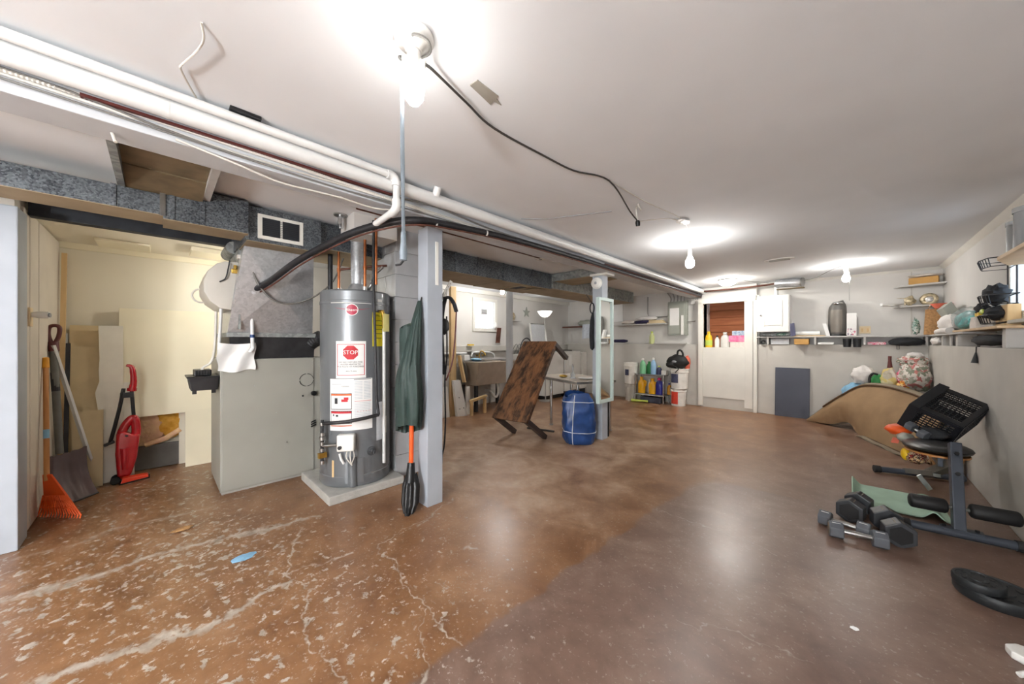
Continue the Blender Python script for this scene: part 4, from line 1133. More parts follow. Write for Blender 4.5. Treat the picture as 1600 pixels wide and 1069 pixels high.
obj('plate', G().lathe((-2.86, 1.0, 2.2), [(0.0, 0), (0.05, 0), (0.05, -0.01), (0.0, -0.012)], 20), 'steel', t, smooth=40)
obj('socket', G().lathe((-2.86, 1.0, 2.19), [(0.0, 0), (0.02, 0), (0.022, -0.06), (0.015, -0.1), (0.0, -0.105)], 16), 'chrome', t, smooth=40)
obj('ceiling_chase', G().box(-3.0, -2.72, 1.05, 1.4, 2.05, 2.2), 'wall_paint', label='small boxed ceiling drop around the pipes above the water heater', cat='panel')

# ------------------------------------------------------------------ coat, shovel and cords at the near post
def coat_pt(u, v):
    # v 0 at the hook, 1 at the hem; u runs round the hanging coat
    w = 0.012 + 0.145 * min(1, (v * 1.35) ** 0.8)
    dpt = 0.01 + 0.06 * min(1, v * 1.6)
    if v > 0.9: w *= 1 - 0.6 * (v - 0.9); dpt *= 1 - 1.2 * (v - 0.9)
    a = 2 * math.pi * u
    fold = 1 + 0.16 * math.sin(5 * a + 3 * v) * v + 0.08 * math.sin(11 * a - 5 * v)
    cx = -2.25 - 0.035 * v
    cy = 1.335 - 0.075 * min(1, v * 1.8)
    z = 1.50 - 0.93 * v + 0.05 * math.cos(a + 0.6) * v
    return (cx + w * math.cos(a) * fold * 0.75, cy + dpt * math.sin(a) * fold, z)
ct = thing('coat', (-2.27, 1.27, 0.56), 'dark green coat hanging on the side of the near post', 'coat')
obj('shell', G().sheet(coat_pt, 48, 26, 0.004), 'coat_green', ct, smooth=70)
def sleeve(v, u):
    a = 2 * math.pi * u
    r = 0.055 * (1 - 0.25 * v)
    c = Vector((-2.36 + 0.03 * math.sin(3 * v), 1.285 - 0.055 * v, 1.32 - 0.58 * v))
    return c + Vector((r * math.cos(a), r * math.sin(a) * 0.7 * (1 + 0.2 * math.sin(3 * a + 9 * v)), 0.02 * math.sin(a)))
obj('sleeve', G().sheet(sleeve, 18, 16, 0.003), 'coat_green', ct, smooth=70)
obj('hanger_loop', G().tube(spline([(-2.25, 1.345, 1.49), (-2.25, 1.352, 1.53), (-2.25, 1.34, 1.49)], 5), 0.004, 6), 'cable_dark', ct)
sv = thing('snow_shovel', (-2.2, 1.22, 0), 'short snow shovel with orange shaft and black blade leaning on the near post', 'shovel')
obj('shaft', G().cyl((-2.265, 1.275, 0.30), (-2.31, 1.31, 1.05), 0.0165, 14), 'orange_plastic', sv, smooth=40)
obj('socket', G().tube([(-2.24, 1.255, 0.2), (-2.262, 1.273, 0.33)], [0.036, 0.026], 12), 'black_plastic', sv, smooth=40)
def blade(u, v):
    s_ = (u - 0.5) * 2
    w = 0.10 * (0.55 + 0.45 * min(1, v * 3)) * (1 if v < 0.75 else 1 - (v - 0.75) * 1.6)
    c = Vector((-2.235 + 0.055 * v, 1.245 - 0.05 * v, 0.245 - 0.243 * v))
    side = Vector((0.55, 0.45, 0)).normalized()
    back = Vector((-0.5, 0.6, 0.2)).normalized()
    return c + side * (s_ * w * 0.62) + back * (0.045 * s_ * s_ + 0.006 * math.cos(12 * s_))
obj('blade', G().sheet(blade, 24, 16, 0.004), 'black_plastic', sv, smooth=50)
obj('label_strip', G().box(-2.186, -2.180, 1.425, 1.452, 1.62, 1.94), 'plastic_white', bev=0.002, label='narrow white plastic strip screwed to the near post', cat='strip')
# leash cluster on hooks behind the near post
t = thing('hook_rail', (-2.25, 1.56, 1.56), 'white perforated hook bracket behind the near post', 'hook')
obj('bracket', G().obox((-2.27, 1.585, 1.61), (0.0, 0.045, 0.075), (0.004, 0, 0), (0, 0.011, -0.0065)), 'plastic_white', t)
for k in range(5):
    q = Vector((-2.27, 1.585, 1.61)) + Vector((0, 0.045, 0.075)) * (-0.7 + 0.35 * k)
    obj('hole', G().cyl(q + Vector((0.003, 0, 0)), q + Vector((0.0055, 0, 0)), 0.004, 8), 'ink_grey', t)
for k in range(3):
    obj('hook', G().tube(spline([(-2.25, 1.495, 1.56), (-2.24, 1.52 + 0.012 * k, 1.55), (-2.235, 1.535 + 0.014 * k, 1.565), (-2.235, 1.54 + 0.014 * k, 1.60)], 4), 0.004, 6), 'plastic_white', t)
t = thing('leash_bundle', (-2.240, 1.5900, 0.270), 'black straps and cords hanging right of the near post', 'leash')
obj('strap', G().tube(spline([(-2.245, 1.5450, 1.540), (-2.235, 1.5900, 1.545), (-2.230, 1.6275, 1.500), (-2.230, 1.6500, 1.440)], 6), 0.026, 8, flat=0.45), 'cloth_dark', t, smooth=60)
obj('strap', G().tube(spline([(-2.250, 1.5600, 1.540), (-2.250, 1.5375, 1.450), (-2.245, 1.5225, 1.300), (-2.250, 1.5375, 1.050), (-2.250, 1.5525, 0.950)], 6), 0.018, 8, flat=0.5), 'cloth_dark', t, smooth=60)
obj('cord', G().tube(spline([(-2.230, 1.6500, 1.440), (-2.225, 1.6350, 1.250), (-2.230, 1.6125, 1.050), (-2.240, 1.5825, 0.950), (-2.245, 1.5600, 0.900)], 6), 0.006, 8), 'maroon_plastic', t, smooth=60)
obj('cord', G().tube(spline([(-2.245, 1.5675, 1.400), (-2.240, 1.5675, 1.100), (-2.245, 1.5525, 0.900), (-2.245, 1.5570, 0.600), (-2.245, 1.5450, 0.400), (-2.240, 1.5150, 0.310)], 6), 0.006, 8), 'cloth_dark', t, smooth=60)
obj('clip', G().ell((-2.240, 1.5450, 1.320), (0.025, 0.04, 0.06), 12, 8, 2, 0.3, 4), 'black_plastic', t, smooth=60)
obj('clip', G().ell((-2.230, 1.5375, 1.330), (0.006, 0.006, 0.008), 8, 6), 'chrome', t)
obj('plug', G().tube([(-2.242, 1.5225, 0.330), (-2.240, 1.5120, 0.265)], [0.008, 0.013], 10), 'black_plastic', t, smooth=40)

# ------------------------------------------------------------------ storage alcove
t = thing('wall_outlet', (-3.72, -0.575, 1.33), 'almond outlet plate with a plugged-in white night light on the panelling', 'outlet')
obj('plate', G().box(-3.785, -3.715, -0.580, -0.568, 1.30, 1.42), 'almond', t, 0.003)
obj('night_light', G().tube([(-3.75, -0.568, 1.375), (-3.75, -0.545, 1.375), (-3.74, -0.50, 1.375)], [0.016, 0.022, 0.022], 14), 'plastic_white', t, smooth=40)
obj('night_light_tip', G().cyl((-3.739, -0.499, 1.375), (-3.738, -0.494, 1.375), 0.015, 14), 'ink_grey', t)

def leaning_board(name, y0, y1, xb, xt, h, mat, label, th=0.012, notch=None, z0=0.0, top_skew=0.0):
    """sheet leaning against the alcove wall: bottom at xb, top at xt; notch roughens the left edge"""
    def P(y, s):
        return Vector((xb + (xt - xb) * s, y, z0 + (h - z0) * s))
    poly = [P(y0, 0), P(y1, 0), P(y1 + top_skew, 1)]
    if notch:
        random.seed(notch)
        n = 14
        for k in range(n + 1):
            s = 1 - k / n
            poly.append(P(y0 + (random.uniform(-0.012, 0.014)), s))
    else:
        poly.append(P(y0 + top_skew * 0.3, 1))
    return obj(name, G().prism(poly, (th, 0, 0.002)), mat, label=label, cat='board')
leaning_board('drywall_sheet', -0.245, 0.40, -4.60, -4.66, 1.50, 'cream_board', 'large cream drywall sheet leaning on the alcove back wall', z0=0.52)
leaning_board('drywall_offcut', 0.18, 0.40, -4.56, -4.60, 0.535, 'cream_board', 'small cream board standing at the foot of the alcove wall by the furnace')
leaning_board('drywall_offcut', -0.52, -0.33, -4.58, -4.68, 1.34, 'drywall_tan', 'tallest tan drywall offcut at the back of the alcove corner')
leaning_board('drywall_offcut', -0.51, -0.35, -4.54, -4.64, 1.16, 'drywall_tan', 'tan drywall offcut in front of the tallest one')
leaning_board('drywall_offcut', -0.365, -0.21, -4.53, -4.62, 1.34, 'drywall_white', 'tall white drywall offcut with a torn edge beside the tan pieces', notch=5, top_skew=-0.01)
leaning_board('drywall_offcut', -0.245, -0.195, -4.60, -4.665, 1.28, 'drywall_paper', 'narrow tan strip leaning right of the torn white offcut')
leaning_board('drywall_offcut', -0.36, -0.15, -4.565, -4.60, 0.84, 'drywall_white', 'white drywall offcut standing behind the red vacuum')
leaning_board('drywall_offcut', -0.49, -0.325, -4.47, -4.51, 0.63, 'drywall_tan', 'low tan drywall offcut behind the white plastic stick')
leaning_board('drywall_offcut', -0.575, -0.53, -4.58, -4.67, 1.27, 'paper_grey', 'narrow grey offcut in the alcove corner behind the snow scoop')
obj('wood_strip', G().obox((-4.63, -0.553, 1.10), (0.012, 0, 0), (0, 0.014, 0), (-0.05, 0.005, 0.84)), 'pine', label='tall pale wooden strip in the alcove corner', cat='board')
obj('wood_strip', G().obox((-4.48, -0.515, 0.6), (0.008, 0, 0), (0, 0.012, 0), (-0.08, 0, 0.59)), 'iron_dark', label='dark metal strip standing in the alcove corner', cat='board')
# insulation stuffed in the low wall opening
t = thing('insulation_batt', (-4.76, -0.02, 0.2), 'pink and yellow fibreglass stuffed in the low alcove opening', 'insulation')
obj('pink_part', G().ell((-4.765, -0.10, 0.38), (0.05, 0.15, 0.19), 22, 14, 3, 0.25, 3), 'fiberglass_pink', t, smooth=60)
obj('yellow_part', G().ell((-4.765, 0.09, 0.43), (0.05, 0.12, 0.15), 20, 14, 5, 0.25, 3), 'fiberglass_yellow', t, smooth=60)
obj('roll_edge', G().tube([(-4.73, -0.09, 0.235), (-4.73, 0.05, 0.27), (-4.73, 0.15, 0.34)], 0.025, 10), 'fiberglass_pink', t, smooth=60)
obj('grey_board', G().box(-4.735, -4.722, -0.2, 0.145, 0.005, 0.225), 'dark_grey_board', label='low dark grey board closing the bottom of the alcove opening', cat='board')

# red stick vacuum
v = thing('stick_vacuum', (-4.46, -0.2, 0), 'red upright stick vacuum with a black folding handle', 'vacuum')
prof = [(-0.245, 0.05), (-0.155, 0.05), (-0.125, 0.22), (-0.115, 0.38), (-0.125, 0.50), (-0.145, 0.545), (-0.165, 0.555), (-0.18, 0.53), (-0.215, 0.485), (-0.245, 0.44), (-0.255, 0.3)]
# handle hole: body drawn as two side limbs and a lower hull
lower = [(-0.245, 0.055), (-0.165, 0.055), (-0.13, 0.2), (-0.112, 0.40), (-0.16, 0.405), (-0.21, 0.445), (-0.25, 0.42), (-0.256, 0.25)]
o = obj('body', G().prism([(-4.505, y, z) for y, z in lower], (0.1, 0, 0)), 'red_plastic', v, 0.022, smooth=40, seg=3)
obj('grip_bridge', G().tube(spline([(-4.455, -0.225, 0.40), (-4.455, -0.21, 0.455), (-4.455, -0.187, 0.505), (-4.455, -0.155, 0.54), (-4.455, -0.14, 0.50), (-4.455, -0.136, 0.43), (-4.455, -0.138, 0.38)], 6), [0.03] * 36 + [0.03], 12), 'red_plastic', v, smooth=50)
obj('lock_tab', G().ell((-4.41, -0.19, 0.40), (0.012, 0.012, 0.008), 10, 6), 'black_plastic', v, smooth=60)
obj('bag_window', G().tube([(-4.40, -0.2, 0.12), (-4.398, -0.2, 0.3)], [0.018, 0.028], 10, flat=0.4), 'red_plastic', v, smooth=60)
obj('tube', G().cyl((-4.46, -0.15, 0.54), (-4.46, -0.165, 0.80), 0.0125, 12), 'black_plastic', v, smooth=40)
obj('top_grip', G().tube(spline([(-4.46, -0.16, 0.79), (-4.46, -0.152, 0.85), (-4.46, -0.155, 0.93), (-4.46, -0.165, 0.985), (-4.46, -0.195, 1.0)], 6), [0.022, 0.024, 0.024, 0.024, 0.023, 0.022, 0.022, 0.022, 0.021, 0.021, 0.02, 0.02, 0.02, 0.02, 0.019, 0.018, 0.017, 0.017, 0.016, 0.015, 0.014, 0.013, 0.012, 0.011, 0.01], 12), 'red_plastic', v, smooth=50)
obj('grip_collar', G().cyl((-4.46, -0.163, 0.775), (-4.46, -0.16, 0.80), 0.03, 14), 'red_plastic', v, smooth=40)
obj('cord_bracket', G().box(-4.475, -4.445, -0.23, -0.15, 0.72, 0.765), 'black_plastic', v, 0.004)
for dx, dz in ((-0.013, 0.0), (0.013, 0.0), (0.0, 0.01)):
    obj('wound_cord', G().tube([(-4.46 + dx, -0.215 + dz, 0.80), (-4.46 + dx, -0.235 + dz, 0.65), (-4.46 + dx, -0.265 + dz, 0.48), (-4.46 + dx, -0.29 + dz, 0.35)], 0.0075, 8), 'black_plastic', v, smooth=50)
obj('cord_hook', G().obox((-4.455, -0.29, 0.345), (0.02, 0, 0), (0, 0.028, 0.012), (0, -0.004, 0.01)), 'black_plastic', v, 0.003)
obj('neck', G().cyl((-4.455, -0.205, 0.03), (-4.455, -0.2, 0.07), 0.032, 14), 'red_orange_plastic', v, smooth=40)
obj('floor_head', G().hexa([(-4.46, -0.225, 0.008), (-4.37, -0.225, 0.008), (-4.43, -0.06, 0.008), (-4.52, -0.06, 0.008), (-4.45, -0.21, 0.05), (-4.385, -0.21, 0.05), (-4.44, -0.07, 0.03), (-4.51, -0.07, 0.03)]), 'red_orange_plastic', v, 0.006)
obj('floor_head_base', G().hexa([(-4.465, -0.23, 0.0), (-4.362, -0.23, 0.0), (-4.425, -0.055, 0.0), (-4.525, -0.055, 0.0), (-4.465, -0.23, 0.01), (-4.362, -0.23, 0.01), (-4.425, -0.055, 0.01), (-4.525, -0.055, 0.01)]), 'black_plastic', v)
for xx in (-4.50, -4.42):
    obj('wheel', G().cyl((xx - 0.012, -0.255, 0.03), (xx + 0.012, -0.255, 0.03), 0.03, 16), 'black_rubber', v, smooth=40)

# orange leaf rake
r_ = thing('leaf_rake', (-3.93, -0.53, 0), 'orange plastic rake with a wooden handle leaning on the panelling', 'rake')
obj('handle', G().cyl((-3.93, -0.535, 0.25), (-4.1, -0.562, 1.02), 0.0135, 12), 'wood_handle', r_, smooth=40)
obj('grip', G().tube([(-4.099, -0.562, 1.015), (-4.115, -0.564, 1.085), (-4.116, -0.564, 1.09)], [0.017, 0.016, 0.01], 12), 'mustard_grip', r_, smooth=40)
obj('handle_label', G().cyl((-3.992, -0.545, 0.53), (-4.005, -0.547, 0.59), 0.0141, 12), 'cloth_lightblue', r_)
hd = obj('head_plate', G().hexa([(-3.945, -0.55, 0.14), (-3.835, -0.44, 0.14), (-3.84, -0.435, 0.15), (-3.95, -0.545, 0.15), (-3.945, -0.555, 0.29), (-3.905, -0.515, 0.29), (-3.91, -0.51, 0.295), (-3.95, -0.55, 0.295)]), 'orange_plastic', r_)
for k in range(16):
    s_ = k / 15
    a = Vector((-3.945 + 0.11 * s_, -0.55 + 0.11 * s_, 0.15))
    b2 = Vector((-3.985 + 0.235 * s_, -0.575 + 0.205 * s_, 0.02))
    c2 = b2 + Vector((0.012, -0.004, -0.018))
    obj('tine', G().tube([a, (a + b2) / 2, b2, c2], [0.0055, 0.005, 0.0045, 0.003], 5), 'orange_plastic', r_)
for zz, s0 in ((0.115, 0.0), (0.065, 0.0)):
    kk = (0.15 - zz) / 0.13
    obj('cross_rib', G().tube([(-3.945 - 0.04 * kk, -0.55 - 0.025 * kk, zz), (-3.835 + 0.085 * kk, -0.44 + 0.07 * kk, zz)], 0.004, 5), 'orange_plastic', r_)
# snow scoop
r_ = thing('snow_scoop', (-4.3, -0.5, 0), 'brown plastic snow scoop with a grey shaft and loop grip in the alcove corner', 'shovel')
obj('shaft', G().cyl((-4.25, -0.52, 0.36), (-4.30, -0.555, 1.15), 0.021, 14), 'bench_steel_old', r_, smooth=40)
obj('shaft_label', G().cyl((-4.28, -0.541, 0.83), (-4.29, -0.548, 0.97), 0.0216, 14), 'ink_dark', r_)
obj('grip_socket', G().cyl((-4.298, -0.553, 1.13), (-4.303, -0.557, 1.2), 0.028, 14), 'maroon_plastic', r_, smooth=40)
obj('grip_loop', G().tube(spline([(-4.303, -0.565, 1.19), (-4.305, -0.578, 1.25), (-4.31, -0.575, 1.31), (-4.31, -0.55, 1.325), (-4.31, -0.528, 1.31), (-4.305, -0.53, 1.25), (-4.303, -0.548, 1.19)], 5), 0.0125, 10), 'maroon_plastic', r_, smooth=60)
def scoop(u, v):
    s_ = (u - 0.5) * 2
    tl = Vector((-4.28, -0.57, 0.34)); tr = Vector((-4.36, -0.40, 0.37))
    bl = Vector((-4.05, -0.515, 0.005)); br = Vector((-4.26, -0.335, 0.005))
    top = tl.lerp(tr, u); bot = bl.lerp(br, u)
    p = top.lerp(bot, v)
    bulge = math.sin(math.pi * v) * 0.05 + 0.05 * (1 - s_ * s_) * (1 - 0.4 * v)
    return p + Vector((-0.55, -0.45, -0.35)) * bulge + Vector((0, 0, 0.0 if v > 0.95 else 0.004 * math.cos(14 * s_)))
obj('scoop', G().sheet(scoop, 26, 16, 0.004), 'scoop_plastic', r_, smooth=50)
obj('wear_strip', G().tube([(-4.05, -0.513, 0.008), (-4.26, -0.333, 0.008)], 0.006, 6), 'iron_dark', r_)
obj('plastic_stick', G().obox((-4.405, -0.455, 0.59), (-0.13, 0.1, -0.585), (0.013, 0.01, 0), (0.004, -0.006, -0.002)), 'pvc_white', label='white plastic stick leaning across the snow scoop', cat='stick')

# ------------------------------------------------------------------ laundry corner
t = thing('laundry_sink', (-4.7, 4.15, 0), 'old grey concrete laundry tub on a stand under the window', 'sink')
SY0, SY1 = 3.72, 4.75
g = G().hexa([(-5.0, SY0 + 0.05, 0.45), (-4.55, SY0 + 0.05, 0.45), (-4.55, SY1 - 0.05, 0.45), (-5.0, SY1 - 0.05, 0.45), (-5.0, SY0, 0.86), (-4.40, SY0, 0.86), (-4.40, SY1, 0.86), (-5.0, SY1, 0.86)])
obj('tub', g, 'concrete_sink', t, 0.012)
obj('tub_well', G().box(-4.93, -4.48, SY0 + 0.06, SY0 + 0.45, 0.845, 0.863), 'iron_dark', t)
obj('tub_well', G().box(-4.93, -4.48, SY0 + 0.53, SY1 - 0.06, 0.845, 0.863), 'iron_dark', t)
obj('divider', G().box(-4.95, -4.42, SY0 + 0.46, SY0 + 0.52, 0.85, 0.872), 'concrete_sink', t, 0.006)
for xx, yy in ((-4.95, SY0 + 0.1), (-4.6, SY0 + 0.1), (-4.95, SY1 - 0.1), (-4.6, SY1 - 0.1)):
    obj('leg', G().box(xx - 0.025, xx + 0.025, yy - 0.025, yy + 0.025, 0.0, 0.45), 'iron_dark', t)
fa = obj('faucet', G().tube(spline([(-4.98, SY0 + 0.49, 0.9), (-4.97, SY0 + 0.49, 0.99), (-4.90, SY0 + 0.49, 1.03), (-4.82, SY0 + 0.49, 0.99), (-4.80, SY0 + 0.49, 0.95)], 5), 0.012, 10), 'brass', t, smooth=60)
for s_ in (-0.07, 0.07):
    obj('tap_handle', G().lathe((-4.96, SY0 + 0.49 + s_, 0.93), [(0.0, 0), (0.012, 0), (0.026, 0.02), (0.026, 0.032), (0.0, 0.036)], 10), 'brass', fa, smooth=40)
obj('drain_trap', G().tube(spline([(-4.6, SY0 + 0.6, 0.45), (-4.58, SY0 + 0.6, 0.3), (-4.57, SY0 + 0.56, 0.22), (-4.57, SY0 + 0.5, 0.22), (-4.6, SY0 + 0.46, 0.3), (-4.75, SY0 + 0.44, 0.32)], 6), 0.022, 12), 'pvc_white', t, smooth=60)
obj('washboard', G().ell((-4.78, SY0 - 0.05, 0.66), (0.13, 0.022, 0.2), 20, 12), 'dark_grey_board', smooth=60, label='dark grey rounded panel hanging at the end of the concrete tub', cat='panel')
obj('soap_box', G().box(-4.95, -4.82, SY0 + 0.02, SY0 + 0.14, 0.875, 0.97), 'paper_white', bev=0.006, label='small white box on the left rim of the concrete tub', cat='box')
obj('folded_towel', G().ell((-4.78, SY0 + 0.25, 0.885), (0.09, 0.10, 0.025), 16, 8, 4, 0.3, 3), 'cloth_lightblue', smooth=60, label='pale blue cloth lying on the concrete tub', cat='cloth')
t = thing('step_stool', (-4.5, 3.75, 0), 'low wooden stool frame under the concrete tub', 'stool')
obj('top_rail', G().obox((-4.42, 3.72, 0.26), (0.012, 0.16, 0.03), (0.03, 0, 0), (0, 0, 0.018)), 'pine', t)
for q in ((-4.42, 3.575), (-4.42, 3.86)):
    obj('leg', G().box(q[0] - 0.02, q[0] + 0.02, q[1] - 0.02, q[1] + 0.02, 0.0, 0.25), 'pine', t)
obj('upright_board', G().box(-4.56, -4.53, 3.555, 3.63, 0.0, 0.46), 'paper_white', label='narrow white board upright at the left leg of the tub', cat='board')
obj('wood_stud', G().box(-4.66, -4.60, 3.30, 3.40, 0.0, 2.1), 'pine', label='bare wooden stud standing left of the concrete tub', cat='stud')
obj('wood_stud', G().obox((-4.55, 3.475, 0.76), (0.02, 0.012, 0), (-0.006, 0.018, 0), (-0.03, -0.03, 0.22)), 'pine', label='short angled wooden brace between the stud and the tub', cat='stud')
t = thing('painted_board', (-4.52, 3.42, 0), 'white board with three screw holes leaning on the bare stud', 'board')
obj('board', G().hexa([(-4.54, 3.34, 0), (-4.50, 3.36, 0), (-4.46, 3.53, 0), (-4.5, 3.53, 0), (-4.59, 3.30, 0.58), (-4.56, 3.31, 0.58), (-4.54, 3.44, 0.58), (-4.57, 3.45, 0.58)]), 'paper_white', t)
for zz, f_ in ((0.12, 0.3), (0.13, 0.7), (0.30, 0.4)):
    q = Vector((-4.50, 3.36, 0)).lerp(Vector((-4.46, 3.53, 0)), f_) + Vector((-0.06 * zz / 0.58 * 0.9, -0.07 * zz / 0.58, zz))
    obj('screw_hole', G().cyl(q, q + Vector((0.006, -0.003, 0)), 0.008, 8), 'ink_dark', t)
obj('painted_board', G().obox((-4.62, 3.18, 0.24), (0.01, -0.004, 0), (0.02, 0.07, 0), (-0.03, 0, 0.24)), 'paper_white', label='white board leaning on the wall just right of the near post', cat='board')
# wall piping over the sink
t = thing('water_piping', (-5.0, 4.2, 0.9), 'white water pipes with valves along the laundry wall', 'pipe')
obj('pipe', G().cyl((-4.97, 3.3, 1.0), (-4.97, 3.9, 1.0), 0.022, 10), 'pvc_white', t, smooth=40)
obj('pipe', G().tube(spline([(-4.97, 4.02, 0.93), (-4.97, 4.04, 1.0), (-4.97, 4.12, 1.01), (-4.97, 4.45, 1.0), (-4.97, 4.56, 0.96), (-4.97, 4.58, 0.9)], 4), 0.02, 10), 'pvc_white', t, smooth=60)
obj('pipe', G().cyl((-5.03, 3.42, 0.4), (-5.03, 3.42, 2.1), 0.028, 12), 'pvc_white', t, smooth=40)
obj('pipe_clamp', G().cyl((-5.03, 3.42, 1.36), (-5.03, 3.42, 1.4), 0.034, 12), 'cable_white', t, smooth=40)
obj('sponge', G().box(-4.99, -4.93, 3.93, 4.05, 1.135, 1.16), 'yellow_plastic', bev=0.006, label='small yellow sponge on the laundry wall ledge', cat='sponge')
obj('paper_roll', G().obox((-4.97, 4.70, 1.33), (0.01, 0.0, 0), (0, 0.05, 0.0), (0.01, 0.01, 0.15)), 'copper_old', label='brown paper hanging beside the laundry window', cat='paper')
obj('bottle_small', G().lathe((-5.03, 4.68, 1.49), [(0.0, 0), (0.03, 0), (0.032, 0.05), (0.02, 0.08), (0.012, 0.1), (0.0, 0.1)], 12), 'plastic_white', smooth=40, label='small white bottle on the laundry window frame', cat='bottle')
obj('bracket_shelf', G().box(-5.08, -4.95, 5.05, 5.35, 1.63, 1.645), 'shelf_grey', label='tiny shelf on the laundry wall right of the round column', cat='shelf')
obj('figurine', G().ell((-5.02, 5.16, 1.73), (0.04, 0.06, 0.085), 14, 10, 8, 0.3, 3), 'gold_figure', smooth=60, label='small gilded ornament on the tiny laundry shelf', cat='ornament')
star = [(-5.095, 5.66 + (0.12 if k % 2 == 0 else 0.05) * math.cos(math.pi / 2 + k * math.pi / 5), 1.85 + (0.12 if k % 2 == 0 else 0.05) * math.sin(math.pi / 2 + k * math.pi / 5)) for k in range(10)]
obj('wall_star', G().prism(star, (0.015, 0, 0)), 'panel_grey', label='grey metal star hung on the laundry wall', cat='ornament')
t = thing('dish_rack', (-4.85, 5.3, 0.85), 'wire rack with a bent hose right of the round column', 'rack')
obj('stand', G().box(-5.08, -4.75, 5.05, 5.5, 0.0, 0.95), 'shelf_grey', t, 0.01)
for k in range(5):
    obj('wire', G().tube(spline([(-4.78, 5.08 + 0.09 * k, 0.95), (-4.8, 5.08 + 0.09 * k, 1.1), (-4.88, 5.1 + 0.09 * k, 1.15), (-5.0, 5.08 + 0.09 * k, 0.95)], 4), 0.005, 6), 'iron_dark', t)
obj('hose', G().tube(spline([(-4.8, 5.12, 0.95), (-4.8, 5.2, 1.2), (-4.82, 5.38, 1.28), (-4.82, 5.5, 1.18), (-4.82, 5.46, 1.02)], 6), 0.011, 8), 'iron_dark', t, smooth=60)
t = thing('washing_machine', (-4.78, 5.85, 0), 'white top-loading washer with its lid raised, by the laundry corner', 'washer')
obj('body', G().box(-5.05, -4.48, 5.55, 6.2, 0.08, 0.97), 'appliance_white', t, 0.012)
obj('kick_plate', G().box(-5.03, -4.52, 5.58, 6.17, 0.0, 0.08), 'black_plastic', t)
obj('basket', G().lathe((-4.75, 5.88, 0.965), [(0.0, 0.008), (0.2, 0.008), (0.2, 0.0), (0.0, 0.0)], 20), 'iron_dark', t)
obj('control_panel', G().hexa([(-5.08, 5.55, 0.97), (-4.95, 5.55, 0.97), (-4.95, 6.2, 0.97), (-5.08, 6.2, 0.97), (-5.08, 5.55, 1.12), (-5.02, 5.55, 1.12), (-5.02, 6.2, 1.12), (-5.08, 6.2, 1.12)]), 'appliance_white', t, 0.006)
def frame_bar(a, b2):
    return G().tube([a, b2], 0.028, 8, flat=0.6)
q = [(-4.86, 5.62, 0.99), (-4.96, 5.62, 1.60), (-4.96, 6.12, 1.60), (-4.86, 6.12, 0.99)]
ld = obj('lid', G().obox((-4.915, 5.87, 1.295), (0, 0.24, 0), (0.006, 0, 0.001), (-0.045, 0, 0.29)), 'paper_grey', t)
obj('lid_frame', G().tube([q[0], q[1], q[2], q[3], q[0]], 0.026, 8), 'appliance_white', ld, smooth=40)
t = thing('dryer', (-4.78, 6.52, 0), 'white dryer between the washer and the beige cabinet', 'dryer')
obj('body', G().box(-5.05, -4.46, 6.22, 6.83, 0.12, 0.99), 'appliance_white', t, 0.012)
obj('kick_plate', G().box(-5.03, -4.5, 6.24, 6.81, 0.0, 0.12), 'black_plastic', t)
obj('door', G().box(-4.462, -4.448, 6.30, 6.70, 0.40, 0.85), 'appliance_white', t, 0.008)
obj('sticker', G().box(-4.448, -4.446, 6.36, 6.46, 0.68, 0.92), 'paper_white', t)
obj('folded_board', G().box(-4.9, -4.55, 6.3, 6.62, 0.99, 1.02), 'dark_grey_board', label='flat grey tray lying on the dryer', cat='tray')
t = thing('base_cabinet', (-4.76, 6.95, 0), 'narrow beige cabinet in the laundry corner behind the far post', 'cabinet')
obj('body', G().box(-5.05, -4.46, 6.845, 7.09, 0.12, 0.96), 'bottle_clear', t, 0.006)
obj('door', G().box(-4.462, -4.45, 6.86, 7.08, 0.14, 0.94), 'bottle_clear', t, 0.005)
obj('kick_plate', G().box(-5.03, -4.5, 6.86, 7.08, 0.0, 0.12), 'black_plastic', t)
t = thing('floor_lamp', (-4.72, 5.38, 0), 'torchiere floor lamp with a white bowl shade against the laundry wall', 'lamp')
LX, LY = -4.62, 5.72
t.location = (LX, LY, 0); ORG[t.name] = Vector((LX, LY, 0))
obj('pole', G().cyl((LX + 0.22, LY - 0.25, 0.02), (LX, LY, 1.72), 0.011, 10), 'conduit', t, smooth=40)
obj('base', G().lathe((LX + 0.22, LY - 0.25, 0), [(0.0, 0), (0.13, 0), (0.13, 0.02), (0.02, 0.035), (0.0, 0.035)], 24), 'conduit', t, smooth=40)
obj('shade', G().lathe((LX, LY, 1.72), [(0.012, 0.0), (0.06, 0.01), (0.11, 0.05), (0.16, 0.13), (0.155, 0.13), (0.105, 0.055), (0.05, 0.02), (0.0, 0.015)], 28), 'lamp_shade', t, smooth=40)
# clothes on the small wall shelf
obj('wall_shelf', G().box(-5.05, -4.2, 6.93, 7.1, 1.545, 1.575), 'copper_old', label='short brown wall shelf left of the far post', cat='shelf')
obj('folded_clothes', G().ell((-4.42, 7.0, 1.64), (0.22, 0.08, 0.07), 18, 10, 6, 0.35, 3, 1.577), 'panel_grey', smooth=60, label='heap of grey clothes on the short brown shelf', cat='clothes')
obj('hanging_shirt', G().sheet(lambda u, v: (-4.45 + 0.34 * u, 6.915 - 0.02 * math.sin(u * 9 + v), 1.60 - 0.33 * v + 0.015 * math.sin(u * 5)), 16, 10, 0.012), 'cloth_blue_white', smooth=70, label='pale blue shirt hanging over the short brown shelf', cat='shirt')

